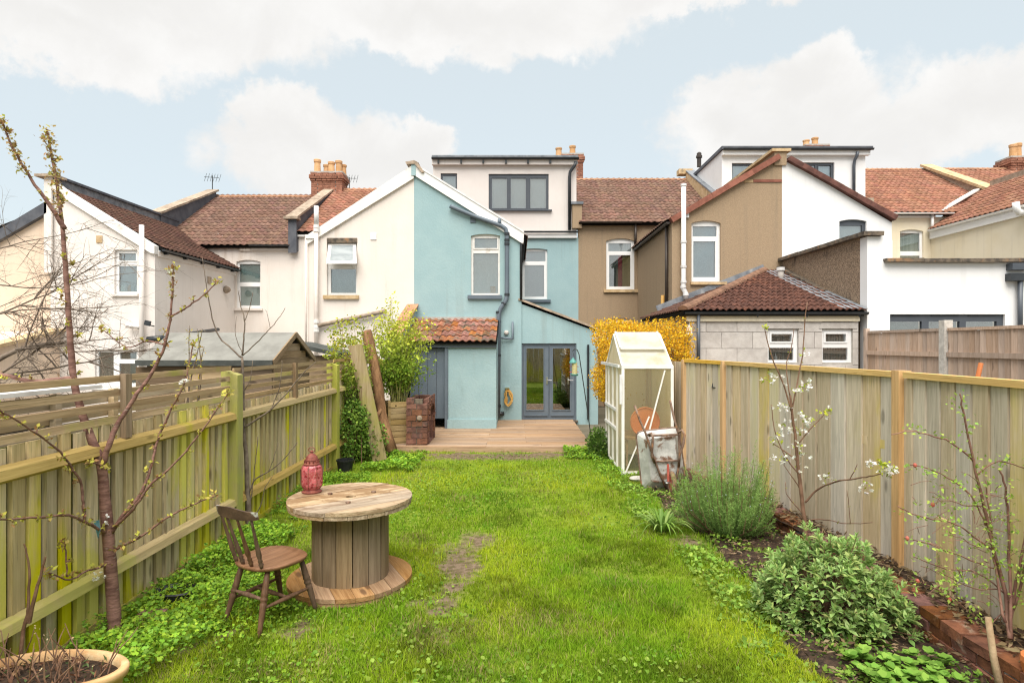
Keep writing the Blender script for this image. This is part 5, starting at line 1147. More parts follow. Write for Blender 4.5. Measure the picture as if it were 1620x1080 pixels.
# ================================================================ garden shed behind the left fence
sh = thing('garden_shed', 'weathered timber shed with grey felt gable roof behind the left fence', 'shed', (-4.9, 10.4, 0), 'sheds behind the left fence')
sx0, sx1, sy0, sy1, se, sr = -5.9, -3.9, 9.55, 11.2, 1.90, 2.28
for i in range(15):
    z = .10 + i * .125
    if z < se - .05: piece('board', box_mesh(sx1 - sx0, .02, .122, M['shed'], .003, i % 3), sh, ((sx0 + sx1) / 2, sy0, z), (.06, 0, 0))
MB().box((sx0 + .02, sy0 + .03, 0), (sx1 - .02, sy1, se - .02)).build('inner_wall', M['shed_dark'], sh)
for i in range(18):
    z = .06 + i * .125; t = max(0.0, (z + .06 - se) / (sr - se)); half = (sy1 - sy0) / 2 * (1 - t)
    if half < .08: continue
    piece('board', box_mesh(.02, 2 * half - .01, .122, M['shed_y'] if 'shed_y' in M else M.setdefault('shed_y', wood('shed_end_board', (0.25, 0.18, 0.115), (0.39, 0.295, 0.20), 1, vary=0.14)), .003, i % 3), sh, (sx1 + .012, (sy0 + sy1) / 2, z), (0, .06, 0))
ym_ = (sy0 + sy1) / 2
for (ya, yb_, za, zb) in ((sy0 - .14, ym_, se - .05, sr + .03), (sy1 + .14, ym_, se - .05, sr + .03)):
    MB().add([(sx0 - .10, ya, za), (sx1 + .06, ya, za), (sx1 + .06, yb_, zb), (sx0 - .10, yb_, zb), (sx0 - .10, ya, za - .03), (sx1 + .06, ya, za - .03), (sx1 + .06, yb_, zb - .03), (sx0 - .10, yb_, zb - .03)],
             [(0, 1, 2, 3), (7, 6, 5, 4), (0, 4, 5, 1), (1, 5, 6, 2), (2, 6, 7, 3), (3, 7, 4, 0)]).build('roof', M['felt'], sh)
    MB().bar((sx1 + .075, ya, za - .03), (sx1 + .075, yb_, zb - .03), .025, .085).build('bargeboard', M['shed'], sh)
MB().box((sx0 - .10, sy0 - .155, se - .135), (sx1 + .06, sy0 - .142, se - .045)).build('felt_edge', M['felt_edge'], sh)
for a, b in ((218, 295), (363, 432)):
    MB().box((PX(a, sy0), sy0 - .05, .5), (PX(b, sy0), sy0 - .022, PZ(580, sy0))).build('panel', M['shed_dark'], sh)
MB().box((PX(297, sy0), sy0 - .045, .3), (PX(361, sy0), sy0 - .022, PZ(573, sy0))).build('door', M['shed_tan'], sh)
sh2 = thing('garden_shed', 'low brown shed with dark felt roof just right of the gabled shed', 'shed', (-4, 12.6, 0), 'sheds behind the left fence')
MB().box((-4.4, 12.2, 0), (-3.45, 13.2, 1.86)).build('wall', M['shed'], sh2)
MB().add([(-4.6, 12.0, 2.16), (-3.55, 12.0, 1.93), (-3.55, 13.4, 1.93), (-4.6, 13.4, 2.16), (-4.6, 12.0, 2.08), (-3.55, 12.0, 1.85), (-3.55, 13.4, 1.85), (-4.6, 13.4, 2.08)],
         [(0, 1, 2, 3), (7, 6, 5, 4), (0, 4, 5, 1), (1, 5, 6, 2), (2, 6, 7, 3), (3, 7, 4, 0)]).build('roof', M['felt_edge'], sh2)

# ================================================================ cable spool table
sp_ = thing('cable_drum_table', 'round wooden cable drum used as a table on the lawn', 'table', (-1.467, 5.29, 0))
SC = Vector((-1.467, 5.29, 0)); RT = .535; ANG = R(-52)
def disc_planks(z0, th, rad, mat, name, n, ang, hole=0.0, parent=sp_):
    """planks cut to a circle; each plank is its own piece, grain along its length"""
    u = Vector((math.cos(ang), math.sin(ang), 0)); v = Vector((-math.sin(ang), math.cos(ang), 0)); w_ = 2 * rad / n
    for i in range(n):
        a0, a1 = -rad + i * w_ + .002, -rad + (i + 1) * w_ - .002
        top = []; bot = []
        for k in range(9):
            a = a0 + (a1 - a0) * k / 8; h = math.sqrt(max(rad * rad - a * a, .0004)); top.append((a, h)); bot.append((a, -h))
        out = bot + top[::-1]; dz = random.uniform(-.002, .003)
        holes = []
        if hole and a0 < -hole and a1 > hole: holes = [[(hole * math.cos(t * math.pi / 5), hole * math.sin(t * math.pi / 5)) for t in range(10)]]
        me = MB().plate(out, holes, lambda p, q_, d: Vector((p, q_, d)), 0, th)
        me = me.build(name, mat, None); me.parent = parent
        me.location = Vector((0, 0, z0 + dz)); me.rotation_euler = (0, 0, ang)
disc_planks(.035, .035, RT, M['spool_base'], 'base_plank', 7, R(28))
disc_planks(.001, .033, RT - .005, M['spool_base'], 'base_plank', 7, R(118))
disc_planks(.725, .032, RT, M['spool_top'], 'top_plank', 7, ANG, hole=.045)
disc_planks(.692, .032, RT - .006, M['spool_top'], 'under_plank', 7, ANG + R(90), hole=.045)
NS = 15; RD = .33
for i in range(NS):
    t0, t1 = 2 * math.pi * i / NS + .012, 2 * math.pi * (i + 1) / NS - .012; mb = MB(); pts = []
    for k in range(4):
        t = t0 + (t1 - t0) * k / 3; rr = RD + (-.004 if k in (0, 3) else 0) + .003 * math.sin(i * 2.3); pts.append((rr * math.cos(t), rr * math.sin(t)))
    for k in range(4): t = t1 + (t0 - t1) * k / 3; pts.append(((RD - .035) * math.cos(t), (RD - .035) * math.sin(t)))
    mb.plate(pts, [], lambda p, q_, d: Vector((p, q_, d)), .071, .691)
    st = mb.build('stave', M['spool_stave'], None); st.parent = sp_
for t in (40, 160, 280):
    o = MB().lathe([(.022, 0), (.022, .012), (.008, .014)], 6, (.22 * math.cos(R(t)), .22 * math.sin(R(t)), .758)).build('bolt', M['rust'], None); o.parent = sp_

# ================================================================ wooden chair
cc_ = thing('wooden_chair', 'worn dark wooden spindle back chair drawn up to the drum table', 'chair', (-1.886, 4.59, 0), rotz=R(-30))
def cpart(mb, name, mat, smooth=True):
    o = mb.build(name, mat, None, smooth=smooth); o.parent = cc_; return o
SZ = .475
mb = MB(); ns = 28; prof = []
for zz, sc_ in ((SZ - .036, .90), (SZ - .028, .97), (SZ - .008, 1.0), (SZ, .97)):
    for j in range(ns):
        t = 2 * math.pi * j / ns; c, s_ = math.cos(t), math.sin(t)
        x = .245 * math.copysign(abs(c) ** .75, c) * (1.0 + .06 * s_); y = .235 * math.copysign(abs(s_) ** .75, s_)
        mb.v.append(Vector((x * sc_, y * sc_, zz)))
for r_ in (.72, .4):
    for j in range(ns):
        t = 2 * math.pi * j / ns; c, s_ = math.cos(t), math.sin(t)
        mb.v.append(Vector((.245 * math.copysign(abs(c) ** .75, c) * r_, .235 * math.copysign(abs(s_) ** .75, s_) * r_, SZ - (.010 if r_ > .5 else .014))))
mb.v.append(Vector((0, 0, SZ - .014)))
for k in range(5):
    for j in range(ns): mb.f.append((k * ns + j, k * ns + (j + 1) % ns, (k + 1) * ns + (j + 1) % ns, (k + 1) * ns + j))
for j in range(ns): mb.f.append((5 * ns + j, 5 * ns + (j + 1) % ns, 6 * ns))
mb.f.append(tuple(reversed(range(ns))))
cpart(mb, 'seat', M['chair_seat'])
def turned(p0, p1, prof, name, n=10):
    p0, p1 = Vector(p0), Vector(p1); mb = MB(); mb.tube([p0.lerp(p1, t) for t, r in prof], [r for t, r in prof], n); return cpart(mb, name, M['chair'])
LEGP = [(0, .015), (.12, .017), (.3, .021), (.45, .024), (.5, .026), (.52, .020), (.54, .027), (.57, .028), (.60, .021), (.62, .027), (.66, .024), (.8, .022), (1, .017)]
F4 = [(-.20, -.255), (.20, -.255), (-.205, .26), (.205, .26)]
T4 = [(-.145, -.14), (.145, -.14), (-.155, .15), (.155, .15)]
for (fx, fy), (tx, ty) in zip(F4, T4): turned((fx, fy, 0), (tx, ty, SZ - .03), LEGP, 'leg')
STP = [(0, .010), (.2, .013), (.42, .017), (.5, .019), (.58, .017), (.8, .013), (1, .010)]
def at(i, z): return Vector((F4[i][0] + (T4[i][0] - F4[i][0]) * z / SZ, F4[i][1] + (T4[i][1] - F4[i][1]) * z / SZ, z))
turned(at(0, .19), at(2, .20), STP, 'stretcher'); turned(at(1, .19), at(3, .20), STP, 'stretcher')
turned(at(0, .195).lerp(at(2, .205), .5), at(1, .195).lerp(at(3, .205), .5), STP, 'stretcher'); turned(at(0, .25), at(1, .25), STP, 'stretcher')
SPD = [(0, .010), (.06, .014), (.10, .019), (.13, .012), (.16, .018), (.20, .013), (.28, .019), (.42, .016), (.6, .012), (.85, .010), (1, .009)]
for k in range(4):
    t = (k - 1.5) / 1.5; turned((.145 * t, -.20 + .012 * t * t, SZ - .012), (.175 * t, -.335 + .035 * t * t, .86), SPD, 'spindle', 8)
mb = MB(); nseg = 14
for k in range(nseg + 1):
    t = -1 + 2 * k / nseg; x = .225 * t; y = -.345 + .055 * t * t; h = .044 - .016 * abs(t) ** 1.5; zc = .885 + .018 * math.cos(t * 3.1) * .6 + .012 * t * t
    n_ = Vector((-.11 * 2 * t / .45 * .45, 1, 0)).normalized()
    for dy, dz in ((-.011, -h), (.011, -h), (.011, h * .9), (-.011, h)): mb.v.append(Vector((x, y + dy - .06 * dz / .06 * .2, zc + dz)))
for k in range(nseg):
    for j in range(4): mb.f.append((k * 4 + j, k * 4 + (j + 1) % 4, (k + 1) * 4 + (j + 1) % 4, (k + 1) * 4 + j))
mb.f += [(3, 2, 1, 0), (nseg * 4, nseg * 4 + 1, nseg * 4 + 2, nseg * 4 + 3)]
cpart(mb, 'crest_rail', M['chair_rail'], False)

# ================================================================ lantern
lc = Vector((-1.86, 5.43, .76)); ln = thing('red_lantern', 'red mosaic glass lantern with domed metal lid standing on the drum table', 'lantern', lc)
MB().lathe([(.085, 0), (.090, .012), (.075, .022), (.070, .032)], 16, lc).build('base', M['lantern_metal'], ln)
body = MB().lathe([(.070, .033), (.092, .065), (.096, .10), (.096, .20), (.088, .235), (.060, .258)], 8, lc).build('glass_body', M['lantern_glass'], ln)
mb = MB()
for k in range(8):
    t = 2 * math.pi * k / 8; mb.tube([lc + Vector((r_ * 1.01 * math.cos(t), r_ * 1.01 * math.sin(t), z)) for r_, z in ((.070, .033), (.092, .065), (.096, .10), (.096, .20), (.088, .235), (.060, .258))], .0035, 5)
mb.build('cage', M['lantern_metal'], ln)
lid = MB().lathe([(.070, .252), (.073, .262), (.060, .272), (.055, .290), (.058, .296), (.046, .325), (.028, .345), (.012, .355), (.010, .362), (.016, .370), (.006, .382)], 16, lc).build('lid', M['lantern_metal'], ln, smooth=False)
mb = MB()
for k in range(12):
    t = 2 * math.pi * k / 12; mb.tube([lc + Vector((.061 * math.cos(t), .061 * math.sin(t), .272)), lc + Vector((.066 * math.cos(t), .066 * math.sin(t), .290))], .006, 5)
mb.build('crown', M['lantern_metal'], lid)
tr = [lc + Vector((.03 * math.cos(2 * math.pi * i / 14), 0, .385 + .022 * math.sin(2 * math.pi * i / 14))) for i in range(15)]
MB().tube(tr, .004, 6).build('ring', M['lantern_metal'], lid)

# ================================================================ raised brick edge of the right bed
be_ = thing('brick_edging', 'low damp brick retaining wall in front of the right fence', 'wall', (2.95, 5, 0))
for c in range(3):
    z = -.01 + c * .072; y = 2.6 + (.11 if c % 2 else 0)
    while y < 7.9:
        l = .218 + random.uniform(-.004, .004); x = 2.98 + (c - 1) * .006 + random.uniform(-.008, .008) - max(0, y - 6.2) * .06
        if not (c == 2 and 5.9 < y < 6.15):
            piece('brick', box_mesh(.215 if c == 2 else .11, l - .012, .064, M['brick_wet'], .005, random.randint(0, 5)), be_, (x + (.045 if c == 2 else 0), y + l / 2, z + .036), (random.uniform(-.02, .02), random.uniform(-.03, .03), random.uniform(-.03, .03)))
        y += l
MB().box((2.94, 2.6, -.1), (3.0, 7.0, .13)).build('mortar_core', M['mortar'], be_)
fs = MB(); ys = np.linspace(2.4, 8.4, 70)
for y in ys:
    for i in range(5): x = 3.02 + .34 * i / 4 - max(0, y - 5.2) * .10; fs.v.append(Vector((x, float(y), .17 + .05 * float(fnoise(np.array(x), np.array(y), 8, 77)) - .02)))
fs.f = [(j * 5 + i, j * 5 + i + 1, (j + 1) * 5 + i + 1, (j + 1) * 5 + i) for j in range(len(ys) - 1) for i in range(4)]
tag(fs.build('raised_bed_soil', M['soil'], None, smooth=True), kind='structure')
ob = thing('terracotta_tile', 'orange clay tile lying on the brick edging in the bottom right corner', 'tile', (2.98, 3.45, .2))
MB().lathe([(.11, 0), (.125, .07), (.12, .10), (.10, .105)], 14, (3.04, 3.42, .2)).build('curved_tile', M['orange_plastic'], ob)

# ================================================================ brick barbecue pillar
bq = thing('brick_barbecue', 'old red brick barbecue with an arched side opening at the deck corner', 'barbecue', (-1.98, 12.4, 0))
bx0, bx1, by0, by1, bz = -2.20, -1.775, 11.9, 13.0, 1.04
MB().box((bx0 + .012, by0 + .012, 0), (bx1 - .10, by0 + .13, bz - .03)).build('mortar_core', M['coping_dark'], bq)
MB().plate([(by0 + .10, 0), (by1 - .01, 0), (by1 - .01, bz - .04), (by0 + .10, bz - .04)], [[(by0 + .26, .12), (by1 - .2, .12), (by1 - .2, .62)] + [(by0 + .26 + (by1 - .2 - by0 - .26) * (.5 + .5 * math.cos(math.pi * i / 8)), .62 + .26 * math.sin(math.pi * i / 8)) for i in range(1, 8)] + [(by0 + .26, .62)]], FX, bx1 - .09, bx1 - .012).build('arched_side', M['brick'], bq)
MB().box((bx0, by0 + .14, 0), (bx0 + .1, by1, bz - .03)).build('side_wall', M['brick'], bq)
MB().box((bx0 + .11, by1 - .1, 0), (bx1 - .1, by1, bz - .03)).build('rear_wall', M['brick'], bq)
MB().box((bx0 + .11, by0 + .14, .52), (bx1 - .1, by1 - .11, .56)).build('shelf', M['coping_dark'], bq)
ncr = 9; ch_ = bz / ncr
for c in range(ncr):
    z = (c + .5) * ch_; parts_ = [(bx0, -1.99), (-1.99, bx1)] if c % 2 else [(bx0, -2.09), (-2.09, -1.88), (-1.88, bx1)]
    if c == ncr - 1: parts_ = [(bx0, -2.03)]
    for a, b in parts_: piece('brick', box_mesh(b - a - .012, .105, ch_ - .013, M['brick'], .006, c % 4), bq, ((a + b) / 2, by0 + .052, z), (0, 0, random.uniform(-.02, .02)))
    for a, b in (((by0 + .11, by0 + .25), (by1 - .19, by1)) if c not in (0, ncr - 1, ncr - 2) else ((by0 + .11, by0 + .45), (by0 + .46, by0 + .78), (by0 + .79, by1))):
        piece('brick', box_mesh(.03, b - a - .010, ch_ - .013, M['brick'], .004, c % 4), bq, (bx1 - .006, (a + b) / 2, z))
for k in range(11):
    t = math.pi * k / 10; yc = (by0 + .26 + by1 - .2) / 2; hw_ = (by1 - .2 - by0 - .26) / 2
    piece('arch_brick', box_mesh(.05, .11, .085, M['brick'], .004, k % 3), bq, (bx1 + .004, yc + (hw_ + .05) * math.cos(t), .62 + .31 * math.sin(t)), (t, 0, 0))
mb = MB(); mb.lathe([(.055, 0), (.052, .02), (.03, .03)], 10)
for i, v_ in enumerate(mb.v): mb.v[i] = Vector((-1.93, by0 + .005, PZ(661, by0))) + Vector((v_.x, -v_.z, v_.y))
mb.build('round_mark', M['coping'], bq)

# ================================================================ slatted planter
pl = thing('wooden_planter', 'tall slatted wooden planter holding the leafy bamboo beside the brick barbecue', 'planter', (-2.5, 12.3, 0))
pc = Vector((-2.44, 12.35, 0)); pw_ = .50; ra = R(25)
for r_ in range(8):
    z = .06 + r_ * .118
    for k in range(4):
        a = ra + k * math.pi / 2; n_ = Vector((math.sin(a), -math.cos(a), 0)); piece('slat', box_mesh(pw_ - .01 if k % 2 else pw_ + .03, .022, .105, M['planter'], .003, r_ % 3), pl, pc + n_ * pw_ / 2 + Vector((0, 0, z)), (0, random.uniform(-.008, .008), a))
for k in range(4):
    a = ra + math.pi / 4 + k * math.pi / 2; p = pc + Vector((math.sin(a), -math.cos(a), 0)) * (pw_ * .70)
    piece('corner_post', box_mesh(.05, .05, .98, M['planter'], .002), pl, p + Vector((0, 0, .49)), (0, 0, ra))
MB().lathe([(.30, .86), (.30, .88), (.02, .90)], 4, pc).build('soil', M['soil'], pl)

# ================================================================ leaning planks
p1 = thing('leaning_plank', 'pale old plank leaning upright against the shrubs by the left fence', 'plank', P(602, 728, 10.7))
a, b = P(601, 730, 10.7), P(563, 546, 10.75); d = (b - a).normalized()
mb = MB().bar(a, b, .25, .05, (0, -1, 0)); mb.v = [v_ + Vector((random.uniform(-.012, .012), 0, random.uniform(-.03, .03))) for v_ in mb.v]
mb.build('board', M['plank_pale'], p1)
p2 = thing('leaning_log', 'twisted brown bark log leaning beside the wooden planter', 'log', P(628, 718, 11.3))
pts = [P(618, 716, 11.3), P(611, 690, 11.4), P(604, 655, 11.55), P(598, 615, 11.7), P(592, 575, 11.85), P(585, 545, 11.95), P(580, 524, 12.0)]
mb = MB().tube(pts, [.14, .115, .09, .105, .09, .105, .10], 14)
for i, v_ in enumerate(mb.v): mb.v[i] = v_ + Vector((random.uniform(-.018, .018), random.uniform(-.018, .018), random.uniform(-.01, .01)))
mb.build('trunk', M['log'], p2, smooth=True)
MB().tube([P(603, 648, 11.5), P(596, 657, 11.38), P(599, 668, 11.36), P(604, 674, 11.42)], [.03, .045, .045, .03], 10).build('knot', M['log'], p2, smooth=True)

# ================================================================ greenhouse
gh = thing('small_greenhouse', 'small white framed polycarbonate greenhouse against the right fence', 'greenhouse', (2.1, 10.4, 0))
gx0, gx1, gy0, gy1 = 1.71, 2.50, 9.6, 11.3; ge, gr_, gyr = 1.74, 2.27, 10.45
fw = .035
def fbar(p0, p1, name='frame_bar', w_=fw, mat='alu'): return MB().bar(p0, p1, w_, w_).build(name, M[mat], gh)
for x in (gx0, gx1):
    for y in (gy0, gy1): fbar((x, y, 0), (x, y, ge), 'corner_post', .045)
    fbar((x, gy0, .05), (x, gy1, .05)); fbar((x, gy0 + .02, ge), (x, gyr, gr_)); fbar((x, gyr, gr_), (x, gy1 - .02, ge)); fbar((x, gy0 + .02, ge - .01), (x, gy1 - .02, ge - .01))
for y in (gy0, gy1): fbar((gx0, y, .05), (gx1, y, .05)); fbar((gx0 - .02, y, ge), (gx1 + .02, y, ge), w_=.05)
fbar((gx0, gyr, gr_ + .01), (gx1, gyr, gr_ + .01), w_=.05)
for y in (10.05, 10.5, 10.95): fbar((gx0 - .012, y, .06), (gx0 - .012, y, ge - .02), 'door_stile', .04)
for z in (.68, 1.0): fbar((gx0 - .018, 10.05, z), (gx0 - .018, gy1, z), 'door_rail', .045, 'pipe_white')
MB().bar((gx0 - .05, gy0 + .1, ge + .01), (gx0 - .05, gy1 + .35, ge + .01), .03, .05).build('door_track', M['pipe_white'], gh)
MB().box((gx0 + .01, gy0 - .004, .06), (gx1 - .01, gy0 + .002, ge - .02)).build('front_panel', M['poly_clear'], gh)
MB().box((gx0 - .003, gy0 + .03, .06), (gx0 + .003, gy1 - .02, ge - .02)).build('side_panel', M['poly'], gh)
MB().box((gx1 - .003, gy0 + .03, .06), (gx1 + .003, gy1 - .02, ge - .02)).build('side_panel', M['poly_back'], gh)
MB().box((gx0 + .01, gy1 - .003, .06), (gx1 - .01, gy1 + .003, ge - .02)).build('back_panel', M['poly_back'], gh)
for x in (gx0, gx1): MB().plate([(gy0 + .03, ge + .01), (gy1 - .03, ge + .01), (gyr, gr_ - .01)], [], FX, x - .003, x + .003).build('gable_panel', M['poly'], gh)
MB().add([(gx0, gy0, ge + .02), (gx1, gy0, ge + .02), (gx1, gyr, gr_ + .02), (gx0, gyr, gr_ + .02), (gx0, gy0, ge + .012), (gx1, gy0, ge + .012), (gx1, gyr, gr_ + .012), (gx0, gyr, gr_ + .012)],
         [(0, 1, 2, 3), (7, 6, 5, 4), (0, 4, 5, 1), (1, 5, 6, 2), (2, 6, 7, 3), (3, 7, 4, 0)]).build('roof_panel', M['poly_roof'], gh)
MB().add([(gx0, gy1, ge + .02), (gx1, gy1, ge + .02), (gx1, gyr, gr_ + .02), (gx0, gyr, gr_ + .02), (gx0, gy1, ge + .012), (gx1, gy1, ge + .012), (gx1, gyr, gr_ + .012), (gx0, gyr, gr_ + .012)],
         [(0, 1, 2, 3), (7, 6, 5, 4), (0, 4, 5, 1), (1, 5, 6, 2), (2, 6, 7, 3), (3, 7, 4, 0)]).build('roof_panel', M['poly_roof'], gh)
# the slightly lifted roof vent
va, vb = .36, 1.03
def rp_(t, x, up): return Vector((x, gy0 + (gyr - gy0) * t, ge + (gr_ - ge) * t + up))
vt = MB().add([rp_(.38, gx0 + .02, .10), rp_(.38, gx1 - .04, .10), rp_(1.0, gx1 - .04, .05), rp_(1.0, gx0 + .02, .05), rp_(.38, gx0 + .02, .085), rp_(.38, gx1 - .04, .085), rp_(1.0, gx1 - .04, .035), rp_(1.0, gx0 + .02, .035)],
              [(0, 1, 2, 3), (7, 6, 5, 4), (0, 4, 5, 1), (1, 5, 6, 2), (2, 6, 7, 3), (3, 7, 4, 0)]).build('roof_vent', M['poly_roof'], gh)
for x in (gx0 + .02, gx1 - .04): MB().bar(rp_(.38, x, .10), rp_(1.0, x, .05), .025, .03).build('vent_frame', M['alu'], vt)
MB().bar(rp_(.38, gx0 + .02, .10), rp_(.38, gx1 - .04, .10), .025, .03).build('vent_frame', M['alu'], vt)
fbar((gx1 - .12, gy0 - .02, ge - .05), (gx0 + .35, gy0 - .02, .45), 'brace', .022)
fbar((gx0 + .42, gy0 - .02, .95), (gx0 + .03, gy0 - .03, .03), 'brace', .02)
MB().box((gx0 - .06, gy0 - .06, 1.15), (gx0 - .02, gy0 - .02, 1.62)).build('downpipe', M['pipe_white'], gh)
os_ = thing('orange_saucer', 'round orange clay saucer standing on edge inside the greenhouse', 'saucer', (2.1, 9.95, .75))
mb = MB().lathe([(.235, 0), (.245, .03), (.235, .05), (.22, .03), (.02, .025)], 28)
for i, v_ in enumerate(mb.v): mb.v[i] = Vector((2.10, 9.78, .84)) + Vector((v_.x, -v_.z, v_.y))
mb.build('dish', M['orange_plastic'], os_, smooth=False)
gsh = thing('greenhouse_shelf', 'brown slatted staging with pots inside the greenhouse below the saucer', 'shelf', (2.1, 10.1, 0))
MB().box((gx0 + .05, 9.7, .56), (gx1 - .05, 10.5, .60)).build('shelf_board', M['shed'], gsh)
for x in (gx0 + .08, gx1 - .10):
    for y in (9.75, 10.45): MB().box((x, y, 0), (x + .03, y + .03, .555)).build('leg', M['shed'], gsh)
MB().lathe([(.07, .60), (.09, .72), (.095, .73)], 14, (2.36, 9.85, 0)).build('flowerpot', M['brick'], gsh)

# ================================================================ wheelbarrow propped on its nose
wb = thing('wheelbarrow', 'old galvanised wheelbarrow tipped upright with its underside showing by the greenhouse', 'wheelbarrow', P(1045, 772, 8.75))
YB = 8.75
def tr_pts(pts, Y, n=4): return [P(a, b, Y) for a, b in pts]
def rrect(px, r=6):
    """round the corners of a pixel quad"""
    out = []; n = len(px)
    for i in range(n):
        p = Vector(px[i]); a = Vector(px[i - 1]); b = Vector(px[(i + 1) % n]); u = (a - p).normalized() * r; v = (b - p).normalized() * r
        for t in (0, .33, .67, 1): q_ = (p + u).lerp(p, t).lerp(p.lerp(p + v, t), t); out.append((q_.x, q_.y))
    return out
rim = rrect([(1006, 683), (1073, 675), (1083, 745), (1066, 776), (1016, 777)], 9)
bot = rrect([(1024, 695), (1068, 690), (1072, 742), (1062, 762), (1030, 762)], 6)
mb = MB(); n = len(rim)
mb.v = [P(a, b, YB + (.02 if b < 730 else -.02)) for a, b in rim] + [P(a, b, YB - .17) for a, b in bot]
mb.f = [(i, (i + 1) % n, n + (i + 1) % n, n + i) for i in range(n)] + [tuple(n + i for i in range(n))]
mb.build('tray', M['zinc'], wb, smooth=False)
rp2 = [P(a, b, YB + (.02 if b < 730 else -.02)) for a, b in rim]; MB().tube(rp2 + [rp2[0]], .014, 6, cap=False).build('rim', M['rust'], wb)
for pts in ([(1004, 641), (1012, 664), (1021, 684), (1030, 712), (1041, 742), (1055, 776)], [(1060, 633), (1066, 660), (1074, 690), (1075, 715), (1073, 745), (1066, 776)]):
    MB().tube([P(a, b, YB - .20 + .0015 * (700 - b) * (1 if b < 700 else .2)) for a, b in pts], .016, 8).build('handle', M['rust'], wb, smooth=True)
for pts in ([(1025, 688), (1030, 685), (1033, 692), (1032, 706), (1031, 720), (1036, 732)], [(1073, 684), (1079, 680), (1083, 688), (1081, 702), (1075, 720), (1074, 738)]):
    MB().tube([P(a, b, YB - .22 - .05 * math.sin(i / 5 * math.pi)) for i, (a, b) in enumerate(pts)], .019, 8).build('leg', M['rust'], wb, smooth=True)
MB().tube([P(1026, 689, YB - .20), P(1074, 687, YB - .20)], .016, 8).build('cross_bar', M['rust'], wb); MB().tube([P(1034, 730, YB - .20), P(1076, 728, YB - .20)], .014, 8).build('cross_bar', M['rust'], wb)
wc = P(1063, 764, YB - .38); wc.z = .165
wh = MB(); 
for i in range(20):
    t0, t1 = 2 * math.pi * i / 20, 2 * math.pi * (i + 1) / 20
tp = [wc + Vector((.0, .13 * math.cos(2 * math.pi * i / 20), .13 * math.sin(2 * math.pi * i / 20))) for i in range(21)]
wh.tube(tp, .035, 8, cap=False); whl = wh.build('wheel', pmat('muddy_tyre', (0.12, 0.075, 0.045), (0.24, 0.155, 0.09), 14, 0.95, 0.5), wb, smooth=True)
MB().tube([wc - Vector((.02, 0, 0)), wc + Vector((.02, 0, 0))], .10, 16).build('rim', M['red_paint'], whl); MB().tube([wc - Vector((.09, 0, 0)), wc + Vector((.09, 0, 0))], .014, 8).build('axle', M['steel'], whl)
MB().bar(wc + Vector((-.05, 0, .02)), wc + Vector((-.05, .02, .26)), .03, .012).build('fork', M['red_paint'], wb)
for x, y, l, a in ((2.52, 8.75, .7, .5), (2.58, 8.6, .6, .42), (2.56, 8.9, .65, .6)): pass
st_ = thing('timber_offcut', 'dark timber offcut lying behind the wheelbarrow against the fence', 'plank', (2.6, 8.6, 0))
MB().bar((2.42, 8.5, .30), (2.86, 8.1, .12), .10, .09).build('beam', M['hip'], st_)
bst = thing('stone', 'pale flat stone lying by the greenhouse corner', 'stone', (1.86, 9.25, 0))
mb = MB().lathe([(.10, 0), (.13, .03), (.11, .055), (.03, .06)], 9, (1.90, 9.25, 0), 1.2, .8); mb.build('slab', M['concrete'], bst)

# ================================================================ hose, feeder, pots
ho = thing('garden_hose', 'coiled yellow garden hose hanging on the blue wall left of the doors', 'hose', P(804, 628, YF - .1))
mb = MB(); pts = []
for i in range(150):
    t = i / 150 * 7 * 2 * math.pi; r1 = 1 + .10 * math.sin(t * .31) + .05 * math.sin(t * .77)
    pts.append(P(804.2, 628, YF - .08 - .05 * (i / 150)) + Vector(((.075 + .03 * math.sin(i * .9)) * r1 * math.cos(t) + .01 * math.sin(t * .13), 0, .20 * r1 * math.sin(t) - .02)))
mb.tube(pts, .017, 6).build('coil', M['hose'], ho, smooth=True)
MB().box(P(799, 615, YF - .14), P(806, 612, YF)).build('wall_bracket', M['steel'], ho)
bf_ = thing('bird_feeder', 'green topped bird feeder hanging from a dark shepherd crook by the hedge', 'bird feeder', P(938, 706, 11.6))
YBF = 11.6
MB().tube([P(937, 708, YBF), P(931, 660, YBF), P(925, 620, YBF), P(919, 580, YBF), P(916, 560, YBF), P(913, 553, YBF), P(909, 552, YBF), P(906, 555, YBF)], .010, 6).build('crook_pole', M['wire'], bf_)
MB().tube([P(906, 555, YBF), P(908, 564, YBF)], .004, 5).build('hanging_wire', M['wire'], bf_)
c = P(909, 582, YBF); fd_ = MB().lathe([(.050, -.12), (.052, -.11), (.052, .10), (.050, .11)], 14, c).build('seed_tube', M['seed'], bf_)
MB().lathe([(.075, .10), (.07, .12), (.04, .16), (.015, .19), (.005, .2)], 14, c + Vector((-.03, 0, 0))).build('lid', M['green_paint'], fd_); MB().lathe([(.06, -.15), (.075, -.125), (.07, -.115)], 14, c).build('tray', M['green_paint'], fd_)
for dz in (-.08, .03): MB().tube([c + Vector((-.11, 0, dz)), c + Vector((.08, 0, dz))], .006, 5).build('perch', M['red_paint'], fd_)
bp_ = thing('plant_pot', 'black plastic pot half hidden in ivy at the foot of the left fence', 'plant pot', P(546, 748, 9.9))
MB().lathe([(.10, 0), (.135, .24), (.145, .245), (.145, .27), (.125, .27), (.12, .22)], 16, P(546, 752, 9.9)).build('pot', M['black_plastic'], bp_, smooth=False)
tb = thing('plastic_tub', 'black plastic tub lying under the leaves by the fence near the chair', 'tub', (-2.75, 4.95, 0))
MB().lathe([(.11, 0), (.14, .12), (.15, .13), (.14, .14), (.12, .11), (.10, .03)], 16, (-2.82, 4.95, -.06), 1.2, .9).build('shell', M['black_plastic'], tb, smooth=False)
st2 = thing('brick_piece', 'broken orange brick half buried beside the cherry trunk', 'brick', (-2.78, 4.55, 0))
